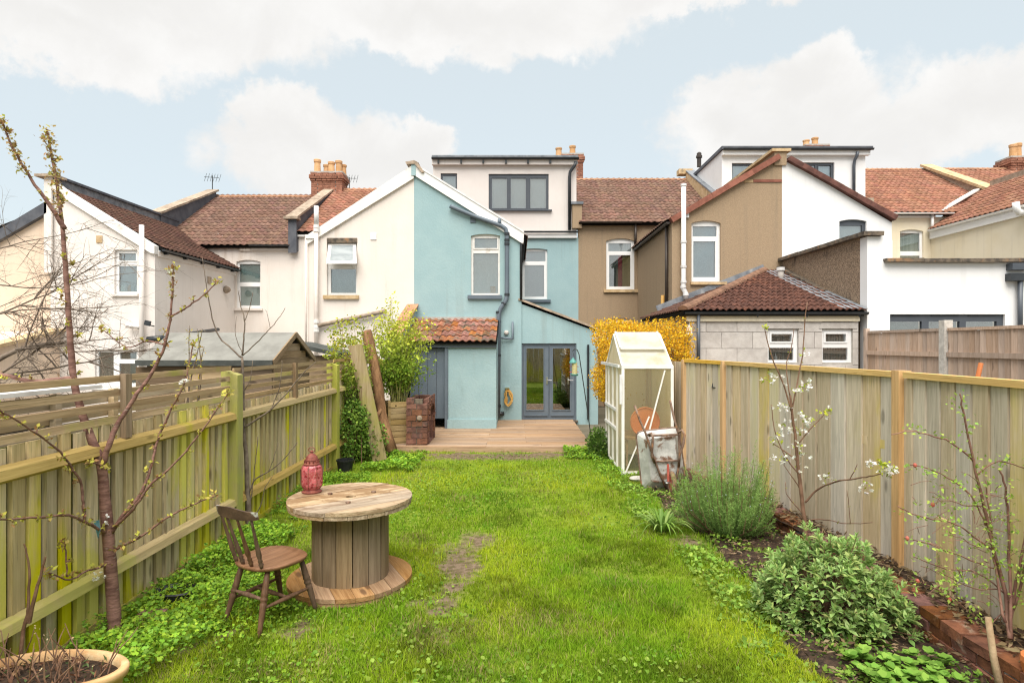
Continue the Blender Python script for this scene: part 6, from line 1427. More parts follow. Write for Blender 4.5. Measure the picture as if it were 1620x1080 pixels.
o = MB().box((-2.86, 4.50, -.02), (-2.68, 4.60, .07)).build('lump', M['brick'], st2)
# oval terracotta trough, bottom left
tp_ = thing('terracotta_trough', 'oval terracotta trough of dead stems in the bottom left corner', 'planter', (-2.52, 3.40, 0)); tc_ = Vector((-2.64, 3.38, 0))
prof = [(.34, 0), (.385, .14), (.40, .22), (.425, .225), (.43, .262), (.42, .270), (.385, .268), (.378, .23), (.36, .19)]
mb = MB().lathe(prof[:-1] + [(.375, .215)], 40, tc_, 1.0, .52); mb.f = mb.f[:-1]; mb.build('trough', M['terracotta'], tp_, smooth=True)
MB().lathe([(.376, .205), (.373, .218), (.2, .232), (.02, .236)], 30, tc_, 1.0, .52).build('soil', M['soil'], tp_, smooth=True)

# ================================================================ plants
def smooth_path(pts, k=5, wob=0.0, r=random):
    pts = [Vector(p) for p in pts]; out = []
    for i in range(len(pts) - 1):
        p0, p1, p2, p3 = pts[max(i - 1, 0)], pts[i], pts[i + 1], pts[min(i + 2, len(pts) - 1)]
        for j in range(k):
            t = j / k
            q_ = 0.5 * ((2 * p1) + (p2 - p0) * t + (2 * p0 - 5 * p1 + 4 * p2 - p3) * t * t + (3 * p1 - p0 - 3 * p2 + p3) * t ** 3)
            out.append(q_ + Vector((r.uniform(-wob, wob), r.uniform(-wob, wob), r.uniform(-wob, wob))))
    out.append(pts[-1]); return out
def limb(parent, name, pts, r0, r1, mat, n=7, k=5, wob=0.0, knob=0.0):
    sp = smooth_path(pts, k, wob); m_ = len(sp) - 1
    rad = [(r0 + (r1 - r0) * (i / m_) ** .85) * (1 + random.uniform(-knob, knob)) for i in range(m_ + 1)]
    MB().tube(sp, rad, n).build(name, mat, parent, smooth=True); return sp
def px_path(pts, Y): return [P(p[0], p[1], p[2] if len(p) > 2 else Y) for p in pts]
def along_path(sp, step):
    out = []; acc = 0.0
    for a, b in zip(sp[:-1], sp[1:]):
        l = (b - a).length
        while acc < l: out.append((a.lerp(b, acc / l), (b - a).normalized())); acc += step * random.uniform(.7, 1.3)
        acc -= l
    return out
def cluster(sc, p, n, size, cols, up=.4, tmpl=LEAF, spread=.01, j=.2):
    pos = np.tile(np.array(tuple(p)), (n, 1)) + rng.normal(0, spread, (n, 3)); d = rdirs(n, up)
    sc.add(tmpl[0], tmpl[1], pos, frames(d, spin=rng.uniform(-.8, .8, n), scale=size * rng.uniform(.6, 1.25, n)), pick(cols, n, j))
BUD = [(.44, .44, .07), (.52, .46, .09), (.36, .30, .08), (.36, .20, .09)]
BUD_TOP = [(.50, .36, .14), (.42, .26, .12), (.48, .44, .12)]
PETAL = [(.82, .82, .76), (.86, .85, .82), (.80, .78, .70)]
def spurs(sc, sp, step, side=.03, n=6, size=.022, cols=BUD, skip=.2):
    mb = MB()
    for p, d in along_path(sp, step):
        if random.random() < skip: continue
        s_ = Vector((random.uniform(-1, 1), random.uniform(-1, 1), random.uniform(-.3, .8))); s_ = (s_ - d * s_.dot(d)); s_.normalize(); q_ = p + s_ * side * random.uniform(.5, 1.2)
        mb.tube([p, q_], [.005, .004], 4); cluster(sc, q_, random.randint(n - 2, n + 3), size, cols, .3, LEAF, .009)
    return mb

# ---------------------------------------------------------------- cherry tree on the left
ct = thing('cherry_tree', 'young cherry tree with budding bare branches in front of the left fence', 'tree', (-2.93, 4.35, 0))
YC = 4.35; sc = Scatter(); sb = MB()
trunk = limb(ct, 'trunk', [P(182, 1004, 4.36), P(178, 940, 4.36), P(172, 860, 4.35), P(166, 790, YC), P(160, 735, YC), P(143, 690, YC), P(127, 645, YC), P(116, 595, YC), P(110, 520, YC), P(104, 430, YC), P(98, 350, YC), P(88, 280, YC), P(74, 205, YC)], .049, .007, M['bark_cherry'], 12, 6, .0015, .05)
def fx(*pp): return [(a, b, -2.97 * FOC / (a - VPX)) for a, b in pp]     # stays just in front of the fence
brs = [([(102, 362), (84, 332, 4.3), (55, 292, 4.25), (28, 248, 4.2), (2, 192, 4.15)], .017, .006),
       ([(118, 600), (92, 600, 4.3), (60, 604, 4.25), (25, 598, 4.2), (-20, 586, 4.2)], .022, .012),
       ([(162, 738), (172, 705), (186, 672, 4.4), (212, 630, 4.45), (240, 590, 4.5), (260, 548, 4.5), (270, 495, 4.5), (274, 425, 4.5)], .024, .006),
       ([(271, 500, 4.5), (295, 486, 4.5), (318, 470, 4.5), (342, 448, 4.5)], .008, .004),
       ([(176, 842), (198, 810), (222, 782, 4.4), (238, 740, 4.45), (250, 695, 4.5), (275, 640, 4.5), (292, 605, 4.5), (306, 545, 4.55)], .016, .004),
       ([(176, 838), (210, 805, 4.3), (240, 765, 4.3), (275, 735, 4.3), (320, 680, 4.3), (360, 622, 4.3)], .013, .004),
       ([(184, 868), (220, 850, 4.3), (262, 820, 4.3), (300, 800, 4.3), (338, 785, 4.3)], .010, .004),
       (fx((168, 842), (140, 828), (108, 815), (60, 818), (0, 822), (-20, 824)), .012, .004),
       (fx((134, 826), (132, 795), (126, 760), (95, 715), (50, 680), (5, 652), (-15, 640)), .010, .004),
       (fx((172, 893), (140, 902), (110, 916), (75, 905)), .009, .004),
       (fx((106, 912), (104, 880), (103, 860)), .006, .004),
       ([(262, 545, 4.5), (232, 540, 4.5), (200, 548, 4.5), (160, 520, 4.5)], .007, .003),
       ([(164, 742), (150, 732, 4.2), (138, 735, 4.2)], .007, .005)]
for pts, r0, r1 in brs:
    sp = limb(ct, 'branch', px_path(pts, YC), r0, r1, M['bark_cherry'], 8, 5, .004, .06)
    mb = spurs(sc, sp, .085, .024, 9, .030); sb.v, kk = sb.v, len(sb.v); sb.f += [tuple(i + kk for i in f) for f in mb.f]; sb.v += mb.v
    cluster(sc, sp[-1], 20, .036, BUD, .5, LEAF, .016)
mb = spurs(sc, trunk[len(trunk) // 2:], .085, .036, 11, .032); kk = len(sb.v); sb.f += [tuple(i + kk for i in f) for f in mb.f]; sb.v += mb.v
for p, d in along_path(trunk[-11:], .020): cluster(sc, p, 10, .030, BUD_TOP, .4, LEAF, .020)
top2 = smooth_path(px_path([(55, 292, 4.25), (28, 248, 4.2), (2, 192, 4.15)], YC), 6)
for p, d in along_path(top2[3:], .022): cluster(sc, p, 9, .028, BUD_TOP, .4, LEAF, .018)
for p, d in along_path(smooth_path(px_path([(272, 470, 4.5), (274, 425, 4.5)], YC), 4), .02): cluster(sc, p, 7, .02, BUD_TOP, .3, LEAF, .012)
tag(sb.build('fruit_spurs', M['bark_cherry'], ct), kind='stuff'); sc.build('crown', M['foliage'], ct)
bl = Scatter()
for a, b, Y in ((292, 606, 4.48), (272, 432, 4.48), (150, 912, 4.25), (160, 908, 4.25), (172, 822, 4.3)):
    for _ in range(3 if a != 292 else 6): cluster(bl, P(a + random.uniform(-6, 6), b + random.uniform(-6, 6), Y), 6, .017, PETAL, .2, LEAF_ROUND, .003, .05)
bl.build('blossom', M['petal'], ct)
gl = thing('plant_tag', 'small blue plastic tag tied to the cherry trunk', 'plant tag', P(153, 830, 4.25))
mb = MB(); mb.add([P(148, 824, 4.26), P(157, 822, 4.25), P(159, 838, 4.24), P(155, 852, 4.25), P(151, 836, 4.27), P(148, 824, 4.268), P(157, 822, 4.258), P(159, 838, 4.248), P(155, 852, 4.258), P(151, 836, 4.278)],
                  [(0, 1, 2, 3, 4), (9, 8, 7, 6, 5)] + [(i, (i + 1) % 5, 5 + (i + 1) % 5, 5 + i) for i in range(5)]); mb.build('strip', pmat('blue_plastic', (.10, .28, .38), (.16, .36, .46), 20, .4, .0), gl)

# ---------------------------------------------------------------- sapling by the second post
sa = thing('bare_sapling', 'slender grey leafless sapling growing beside the middle fence post', 'tree', (-2.98, 6.75, 0)); YS = 6.72; sc = Scatter()
for i, (pts, r0, r1) in enumerate([([(394, 846), (392, 780), (389, 720), (385, 675), (385, 620), (383, 565)], .034, .013),
        ([(383, 566), (362, 548), (343, 526), (331, 480), (325, 440), (320, 408)], .011, .004), ([(383, 562), (386, 530), (387, 505), (380, 480), (378, 460)], .010, .004),
        ([(387, 508), (394, 490), (400, 462)], .006, .003), ([(384, 562), (405, 543), (425, 522), (440, 505), (451, 487)], .008, .003), ([(427, 520), (424, 500), (420, 490)], .004, .002),
        ([(386, 676), (405, 664), (428, 648), (455, 620), (480, 590), (500, 572)], .014, .004), ([(428, 648), (440, 620), (445, 590), (446, 570)], .006, .003),
        ([(388, 690), (378, 640), (372, 610)], .005, .003), ([(392, 790), (402, 760), (425, 745), (450, 725), (470, 700)], .010, .004), ([(425, 745), (432, 728), (440, 700)], .005, .003),
        ([(391, 815), (398, 780), (404, 730), (408, 690)], .008, .004), ([(394, 828), (412, 800), (420, 770), (432, 752)], .007, .003), ([(385, 620), (396, 600), (400, 570)], .006, .003),
        ([(384, 560), (372, 530), (374, 500)], .005, .002)]):
    sp = limb(sa, 'trunk' if i == 0 else 'branch', px_path(pts, YS), r0, r1, M['bark_grey'], 8, 4, .004, .05)
    if i:
        for p, d in along_path(sp, .12): cluster(sc, p, 3, .013, [(.22, .13, .07), (.28, .2, .08)], .4, LEAF_NARROW, .003)
sc.build('buds', M['foliage'], sa)
yt = thing('budding_shrub', 'thin upright shrub with yellow young leaves in front of the shed', 'shrub', (-3.3, 5.95, 0)); sc = Scatter()
for pts in ([(285, 876), (288, 700), (302, 600), (312, 560), (320, 520)], [(300, 876), (308, 700), (318, 600), (316, 555), (312, 520)], [(292, 876), (298, 700), (299, 560), (300, 515)], [(296, 876), (306, 720), (316, 590), (323, 548)]):
    sp = limb(yt, 'stem', px_path(pts, 5.95), .009, .003, M['bark_grey'], 6, 4, .004)
    for p, d in along_path(sp[len(sp) // 2:], .05): cluster(sc, p, 4, .032, [(.50, .40, .04), (.42, .40, .06), (.55, .34, .03)], .6, LEAF_NARROW, .012)
sc.build('leaves', M['foliage'], yt)

# ---------------------------------------------------------------- bare tangle behind the left fence
bt = thing('bare_shrub', 'tangle of leafless arching twigs over the fence at the left edge', 'shrub', (-6.4, 7.2, 0)); YT = 7.0
mb = MB(); rr = random.Random(5)
def twig(p, d, L, r, depth):
    pts = [p]; n = 7; bend = Vector((rr.uniform(-.35, .35), rr.uniform(-.25, .25), rr.uniform(-.55, .15)))
    for i in range(n):
        d = (d + bend * (1.0 / n) + Vector((rr.uniform(-.12, .12), rr.uniform(-.12, .12), rr.uniform(-.12, .12)))).normalized(); pts.append(pts[-1] + d * L / n)
    mb.tube(pts, [r * (1 - .65 * i / n) for i in range(n + 1)], 5 if depth < 2 else 4, cap=False)
    if depth < 3:
        for i in range(1, n + 1):
            for _ in range(1 if depth else 2):
                if rr.random() < (.70 if depth < 2 else .45):
                    e = (d * .6 + Vector((rr.uniform(-1, 1), rr.uniform(-.6, .6), rr.uniform(-.8, .8)))).normalized(); twig(pts[i], e, L * rr.uniform(.35, .6), r * .48, depth + 1)
for (px, py, dx, dz, L, r) in ((-40, 605, 1, .25, 1.3, .03), (-60, 520, 1, .55, 1.4, .022), (0, 592, .9, .6, .9, .022), (25, 552, 1, .05, .95, .02), (-30, 450, 1, .1, 1.2, .014), (-30, 400, 1, .25, 1.2, .012), (30, 556, 1, -.5, .7, .014), (40, 548, .35, 1, 1.1, .014), (-20, 500, 1, .35, 1.3, .014), (60, 560, 1, .1, .85, .012)):
    twig(P(px, py, YT + rr.uniform(-.3, .3)), Vector((dx, rr.uniform(-.2, .2), dz)).normalized(), L, r * .72, 0)
mb.build('twigs', M['bark_grey'], bt)
limb(bt, 'stem', [(-6.35, 7.1, 0), (-6.25, 7.1, .8), P(-40, 610, YT), P(25, 555, YT), P(110, 541, YT)], .05, .02, M['bark_grey'])

# ---------------------------------------------------------------- pear tree in blossom, right
pt = thing('pear_tree', 'young pear tree with white blossom clusters in front of the right fence', 'tree', P(1276, 856, 6.0)); YP = 6.0; sc = Scatter(); bl = Scatter()
specs = [([(1277, 862), (1272, 820), (1265, 760), (1259, 700), (1254, 660), (1250, 625)], .026, .010), ([(1252, 650), (1240, 610), (1225, 575), (1214, 540), (1210, 520)], .010, .004), ([(1252, 655), (1262, 600), (1270, 560), (1273, 510), (1277, 478)], .009, .004),
         ([(1250, 628), (1244, 580), (1252, 550), (1256, 520)], .007, .003), ([(1264, 700), (1285, 675), (1300, 660), (1308, 648)], .007, .003), ([(1262, 730), (1240, 712), (1222, 700)], .008, .004), ([(1264, 750), (1245, 725), (1228, 690), (1220, 640)], .008, .004),
         ([(1274, 795), (1292, 775, 5.95), (1320, 762, 5.7), (1352, 757, 5.42), (1376, 753, 5.2), (1400, 748, 5.02)], .011, .004), ([(1276, 830), (1282, 822), (1310, 822, 5.8), (1340, 828, 5.5), (1380, 826, 5.15)], .007, .003), ([(1270, 812), (1255, 795), (1244, 780), (1243, 762)], .006, .003), ([(1345, 758, 5.48), (1350, 748, 5.45), (1356, 734, 5.42)], .005, .003), ([(1345, 828, 5.46), (1343, 795, 5.46), (1340, 775, 5.46)], .004, .002), ([(1264, 770), (1252, 752), (1240, 735)], .006, .003)]
for i, (pts, r0, r1) in enumerate(specs):
    sp = limb(pt, 'trunk' if i == 0 else 'branch', px_path(pts, YP), r0, r1, M['bark_brown'], 8, 4, .003, .05)
    for p, d in along_path(sp, .14):
        if random.random() < .4 and i: cluster(sc, p, 3, .02, [(.40, .42, .06), (.30, .36, .05)], .5, LEAF, .006)
def yp(px): return min(YP, 3.10 * FOC / (px - VPX)) if px > 1300 else YP      # keeps this side of the fence
def blossom(px, py, n, spread=8):
    for _ in range(n):
        p = P(px + random.gauss(0, spread), py + random.gauss(0, spread * .6), yp(px) + random.uniform(-.06, .03)); cluster(bl, p, 7, .025, PETAL, .25, LEAF_ROUND, .004, .06)
    for _ in range(n // 2 + 1): cluster(sc, P(px + random.gauss(0, spread), py + random.gauss(0, spread * .6), yp(px)), 3, .032, [(.44, .48, .06), (.36, .44, .05)], .6, LEAF, .008)
for a, b, n in ((1214, 595, 5), (1226, 602, 4), (1242, 642, 9), (1267, 615, 7), (1280, 607, 6), (1270, 660, 9), (1278, 668, 9), (1262, 680, 5), (1252, 682, 7), (1243, 668, 3), (1255, 705, 6), (1270, 718, 5), (1238, 726, 5), (1268, 740, 3), (1312, 758, 6), (1378, 733, 5), (1404, 745, 10), (1412, 742, 7), (1370, 768, 6), (1268, 560, 2), (1224, 697, 3), (1307, 649, 2)): blossom(a, b, n, 7)
for a, b in ((1209, 520), (1222, 697), (1308, 650), (1400, 735)):
    for _ in range(4): cluster(sc, P(a + random.gauss(0, 6), b + random.gauss(0, 4), yp(a)), 4, .04, [(.48, .50, .05), (.40, .46, .05)], .7, LEAF, .01)
sc.build('crown', M['foliage'], pt); bl.build('blossom', M['petal'], pt)

# ---------------------------------------------------------------- rose bush, right edge
rb = thing('rose_bush', 'thorny rose bush with fresh leaves and old hips against the right fence', 'shrub', (3.08, 3.8, .17)); YRs = 3.9; sc = Scatter(); hips = MB()
stems = [([(1598, 1010, 3.75), (1590, 940), (1570, 860), (1552, 780), (1535, 710), (1522, 640), (1519, 622)], .015, .004), ([(1600, 1010, 3.75), (1598, 900), (1595, 820), (1588, 760), (1580, 740)], .011, .005), ([(1590, 985, 3.75), (1575, 900), (1568, 830), (1560, 760)], .009, .004),
         ([(1540, 730), (1505, 700), (1470, 688), (1440, 682), (1410, 687)], .006, .003), ([(1545, 750), (1580, 730), (1620, 740)], .006, .003), ([(1560, 830), (1540, 790), (1515, 765), (1480, 745), (1440, 735)], .006, .003), ([(1570, 870), (1530, 840), (1500, 825), (1450, 815), (1420, 800)], .006, .003),
         ([(1575, 900), (1520, 880), (1470, 860), (1430, 850)], .005, .003), ([(1590, 940), (1545, 905), (1500, 900), (1445, 880)], .005, .003), ([(1600, 960), (1612, 900), (1625, 830)], .012, .006), ([(1596, 985), (1610, 940), (1630, 860)], .010, .006), ([(1520, 900), (1508, 930), (1500, 950)], .004, .002), ([(1585, 930), (1540, 930), (1480, 900)], .005, .002),
         ([(1560, 800), (1530, 800), (1500, 790), (1470, 800)], .005, .002), ([(1566, 850), (1545, 865), (1520, 850), (1490, 845)], .004, .002), ([(1594, 960), (1560, 985), (1500, 940), (1440, 915)], .005, .002)]
for i, (pts, r0, r1) in enumerate(stems):
    sp = limb(rb, 'stem', px_path(pts, YRs), r0, r1, M['bark_rose'], 7, 4, .005, .06)
    for p, d in along_path(sp[len(sp) // 4:], .05):
        if random.random() < .9: cluster(sc, p + Vector((random.uniform(-.03, .03), random.uniform(-.05, .02), random.uniform(-.02, .03))), random.randint(6, 9), .028, [(.32, .47, .08), (.42, .56, .10), (.25, .40, .09)], .4, LEAF, .022)
    if i > 3 and i % 2: MB().lathe([(.002, -.016), (.011, -.008), (.012, .004), (.006, .013)], 8, sp[-2]).build('rose_hip', M['red_paint'], rb)
for _ in range(60):
    p = P(random.uniform(1440, 1600), random.uniform(760, 960), 3.9 + random.uniform(-.25, .1)); d = Vector((random.uniform(-1, 1), random.uniform(-.4, .2), random.uniform(-.5, .7))) * .14
    hips.tube([p, p + d * .5 + Vector((0, 0, .01)), p + d], [.0022, .002, .001], 4)
    if random.random() < .6: cluster(sc, p + d, 5, .022, [(.22, .34, .05), (.28, .40, .08)], .4, LEAF, .014)
tag(hips.build('twigs', M['bark_rose'], rb), kind='stuff'); sc.build('leaves', M['foliage'], rb)
ds = thing('cut_stem', 'thick sawn off stem leaning in the bottom right corner', 'stem', (2.75, 3.3, 0))
MB().tube([P(1583, 1090, 3.45), P(1572, 1040, 3.5), P(1563, 975, 3.55)], [.022, .019, .017], 8).build('stick', M['dead_stem'], ds, smooth=True)

# ---------------------------------------------------------------- rosemary
def rosemary(c, rad, h, label, nst=420):
    t = thing('rosemary_bush', label, 'shrub', c); r = np.random.default_rng(12); sc = Scatter(); mb = MB(); c = np.array(c)
    for i in range(nst):
        a = r.uniform(0, 2 * np.pi); rr_ = rad * math.sqrt(r.uniform(0, 1)); base = c + np.array([math.cos(a) * rr_ * .25, math.sin(a) * rr_ * .25, 0])
        lean = rr_ / rad; hh = h * r.uniform(.5, 1.0) * (1 - .40 * lean ** 2) * (.86 + .16 * math.sin(a * 2 + .6) + .10 * math.sin(a * 5 + 1)); tip = c + np.array([math.cos(a) * rr_ * (1.1 + .12 * math.sin(a * 3)), math.sin(a) * rr_ * .85, hh + r.normal(0, .03)])
        mid = (base + tip) / 2 + np.array([math.cos(a) * rr_ * .22, math.sin(a) * rr_ * .2, -.05 * hh]); n = 52
        ts = np.linspace(.18, 1.0, n)[:, None]; pts = (1 - ts) ** 2 * base + 2 * ts * (1 - ts) * mid + ts ** 2 * tip
        tan = 2 * (1 - ts) * (mid - base) + 2 * ts * (tip - mid); tan /= np.linalg.norm(tan, axis=1, keepdims=True)
        k = 2; pos = np.repeat(pts, k, axis=0); tn = np.repeat(tan, k, axis=0); d = tn * .55 + rdirs(n * k, .1, r) * .75
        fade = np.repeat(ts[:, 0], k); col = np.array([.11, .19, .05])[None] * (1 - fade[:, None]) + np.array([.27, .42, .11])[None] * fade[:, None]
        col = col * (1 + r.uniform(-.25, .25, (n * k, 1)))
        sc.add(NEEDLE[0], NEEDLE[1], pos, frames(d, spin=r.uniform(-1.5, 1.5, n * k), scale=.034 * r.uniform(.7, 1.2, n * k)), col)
        if i % 5 == 0: mb.tube([Vector(base), Vector(mid), Vector(tip)], [.006, .004, .002], 4)
    fl = Scatter(); n = 130; a = r.uniform(0, 6.28, n); q_ = np.stack([np.cos(a) * rad * .9, -np.abs(np.sin(a)) * rad * .75, r.uniform(.3, .8, n) * h], 1) + c
    fl.add(LEAF[0], LEAF[1], q_, frames(rdirs(n, .2, r), scale=.014), pick([(.50, .52, .68), (.62, .62, .75)], n))
    mb.build('stems', M['bark_brown'], t); sc.build('foliage', M['foliage'], t); fl.build('flowers', M['petal'], t)
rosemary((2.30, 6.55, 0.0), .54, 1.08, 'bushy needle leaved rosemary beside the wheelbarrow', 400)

# ---------------------------------------------------------------- sage
SAGE = ([(0, 0, 0), (0.17, 0.25, 0.05), (0.20, 0.60, 0.05), (0, 1, -0.10), (-0.20, 0.60, 0.05), (-0.17, 0.25, 0.05), (0, .5, -.01)], [(0, 1, 2, 6), (6, 2, 3), (6, 3, 4), (0, 6, 4, 5)])
sg = thing('sage_bush', 'low dome of soft grey green sage leaves in the right bed', 'shrub', (2.40, 4.62, 0)); r = np.random.default_rng(15); sc = Scatter(); mb = MB(); c0 = np.array([2.40, 4.62, .02])
for i in range(620):
    v = r.normal(size=3); v[2] = abs(v[2]) * .9 + .05; v /= np.linalg.norm(v); sc_r = r.uniform(.72, 1.04); tip = c0 + v * np.array([.55, .52, .62]) * sc_r * (1 + .12 * math.sin(v[0] * 7) * math.cos(v[1] * 6 + 1))
    n = 11; a = np.arange(n) * 2.4 + r.uniform(0, 6); tilt_ = np.linspace(.25, 1.25, n)
    ax = v * .6 + np.array([0, 0, .6]); ax /= np.linalg.norm(ax); e1 = np.cross(ax, [0.3, 1, .2]); e1 /= np.linalg.norm(e1); e2 = np.cross(ax, e1)
    d = ax[None] * np.cos(tilt_)[:, None] + (e1[None] * np.cos(a)[:, None] + e2[None] * np.sin(a)[:, None]) * np.sin(tilt_)[:, None]
    pos = tip[None] - ax[None] * np.linspace(0, .06, n)[:, None]; L = np.linspace(.032, .072, n) * r.uniform(.8, 1.2, n)
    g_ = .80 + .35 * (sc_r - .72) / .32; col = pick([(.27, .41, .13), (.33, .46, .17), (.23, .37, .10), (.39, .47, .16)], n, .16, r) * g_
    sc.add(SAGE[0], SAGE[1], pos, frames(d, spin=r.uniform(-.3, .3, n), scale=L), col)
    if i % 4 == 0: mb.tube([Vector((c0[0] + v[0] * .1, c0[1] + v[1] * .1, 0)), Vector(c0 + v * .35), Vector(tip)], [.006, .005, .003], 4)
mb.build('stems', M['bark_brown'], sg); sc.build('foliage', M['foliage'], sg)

# ---------------------------------------------------------------- strap leaved clump
ag = thing('strap_leaf_plant', 'fan of pale green strap leaves beside the lawn edge', 'plant', (1.62, 6.65, 0)); sc = Scatter(); r = np.random.default_rng(3)
for i in range(75):
    a = r.uniform(0, 6.28); L = r.uniform(.28, .52); w_ = r.uniform(.009, .016); out = r.uniform(.4, .95); col = np.array(pick([(.20, .32, .06), (.30, .42, .12), (.15, .26, .05)], 1, .15, r)[0])
    n = 6; vs = []
    for k in range(n + 1):
        t = k / n; rad = .04 + L * out * t; z = .02 + L * (1.15 * t - (.35 + .75 * out) * t * t); sd = np.array([-math.sin(a), math.cos(a), 0]) * w_ * (1 - t ** 3); p = np.array([1.62 + math.cos(a) * rad, 6.65 + math.sin(a) * rad, max(z, .015)]); vs += [p - sd, p + sd]
    sc.add(np.array(vs), [(2 * k, 2 * k + 1, 2 * k + 3, 2 * k + 2) for k in range(n)], np.zeros((1, 3)), np.eye(3)[None], col[None])
sc.build('leaves', M['foliage'], ag)

# ---------------------------------------------------------------- forsythia hedge
fh = thing('yellow_hedge', 'clipped golden yellow flowering hedge between greenhouse and blue house', 'hedge', (2.5, 12.5, 0)); r = np.random.default_rng(8); sc = Scatter(); mb = MB()
def hedge_pts(n):
    out = []
    while len(out) < n:
        m_ = (n - len(out)) * 3 + 10; u = r.uniform(-1, 1, (m_, 3)); e = (np.abs(u) ** 5).sum(1); keep = (e < 1) & (e > .12); out += list(u[keep])
    return np.array(out[:n])
u = hedge_pts(26000); cx, cy, cz = 2.60, 12.25, 1.68; hx, hy, hz_ = .98, .95, .93
lump = 1 + .03 * r.normal(size=len(u)) * (r.random(len(u)) < .25) + .08 * np.sin(u[:, 2] * 5 + u[:, 0] * 3) + .04 * np.sin(u[:, 0] * 9 + u[:, 1] * 4)
pos = np.stack([cx + u[:, 0] * hx * lump - .04 * u[:, 2], cy + u[:, 1] * hy * lump, cz + u[:, 2] * hz_ * lump], 1) + r.normal(0, .02, (len(u), 3))
keepz = (r.random(len(u)) < np.clip((pos[:, 2] - .62) * 2.2, .05, 1)); u, pos = u[keepz], pos[keepz]; n = len(u)
edge = (np.abs(u) ** 5).sum(1); col = pick([(.76, .46, .02), (.84, .56, .04), (.68, .35, .03), (.56, .38, .04), (.40, .31, .05)], n, .2, r, p=[.34, .28, .18, .12, .08])
sc.add(LEAF[0], LEAF[1], pos, frames(rdirs(n, .25, r), spin=r.uniform(-1.5, 1.5, n), scale=r.uniform(.030, .060, n)), col)
for i in range(260):
    a = u[r.integers(n)]; q_ = np.array([cx + a[0] * hx * .7, cy + a[1] * hy * .7, .0 + .4 * abs(a[2])]); p_ = np.array([cx + a[0] * hx, cy + a[1] * hy, cz + a[2] * hz_]) 
    if p_[2] > .8: mb.tube([Vector((cx + a[0] * .5, cy + a[1] * .5, .05)), Vector(q_) + Vector((0, 0, .4)), Vector(p_) + Vector((0, 0, .06))], [.008, .006, .002], 4)
mb.build('twigs', M['bark_brown'], fh); sc.build('flowers', M['foliage'], fh)
sh3 = thing('green_shrub', 'small dark green leafy shrub at the right end of the deck', 'shrub', (1.58, 11.2, 0)); sc = Scatter(); r = np.random.default_rng(18)
v = rdirs(1500, .2, r); v[:, 2] = np.abs(v[:, 2]); rr_ = r.uniform(.5, 1.05, (1500, 1)); pos = np.array([1.56, 11.35, .02]) + v * rr_ * np.array([.24, .5, .50])
sc.add(LEAF_ROUND[0], LEAF_ROUND[1], pos, frames(v + rdirs(1500, .3, r) * .6, spin=r.uniform(-1, 1, 1500), scale=r.uniform(.025, .055, 1500)), pick([(.07, .14, .025), (.11, .20, .04), (.16, .26, .05)], 1500, .2, r)); sc.build('foliage', M['foliage'], sh3)

# ---------------------------------------------------------------- bamboo-like leafy shrub in the planter
bm_ = thing('leafy_bamboo', 'tall feathery yellow green bamboo growing from the slatted planter', 'plant', (-2.44, 12.35, .88)); sc = Scatter(); r = np.random.default_rng(25); mbs = MB()
for i in range(95):
    a = r.uniform(0, 6.28); rad = math.sqrt(r.random()); bx = -2.44 + math.cos(a) * .18 * rad; by = 12.35 + math.sin(a) * .18 * rad; ang = r.uniform(0, 6.28); out = r.uniform(.05, .85)
    H_ = r.uniform(.85, 2.25) * (1 - .30 * out); tip = np.array([bx + math.cos(ang) * out * (1.0 if math.cos(ang) < 0 else .85), by + math.sin(ang) * out * .8, .88 + H_]); base = np.array([bx, by, .86]); mid = base * .5 + tip * .5 + np.array([0, 0, .22 * H_]); n = 78
    ts = np.sort(r.uniform(.25, 1.0, n))[:, None]; pts = (1 - ts) ** 2 * base + 2 * ts * (1 - ts) * mid + ts ** 2 * tip
    pos = pts + r.normal(0, .07, (n, 3)); hi_ = np.clip((pos[:, 2] - 1.6) / 1.0, 0, 1)[:, None]; d = rdirs(n, -.1, r) + np.array([0, 0, -.15])
    cl = pick([(.27, .41, .05), (.36, .48, .06), (.20, .34, .05)], n, .2, r) * (1 - hi_) + pick([(.58, .60, .06), (.50, .56, .07), (.64, .62, .10)], n, .2, r) * hi_
    sc.add(LEAF[0], LEAF[1], pos, frames(d, spin=r.uniform(-1.2, 1.2, n), scale=r.uniform(.036, .085, n)), cl)
    mbs.tube([Vector(base), Vector((base + mid * 2) / 3) + Vector((0, 0, .03)), Vector((1 - .6) ** 2 * base + 2 * .6 * .4 * mid + .36 * tip), Vector(tip)], [.008, .007, .005, .002], 5)
mbs.build('canes', pmat('bamboo_cane', (.20, .20, .05), (.32, .30, .10), 9, .6, .1), bm_); sc.build('leaves', M['foliage'], bm_)

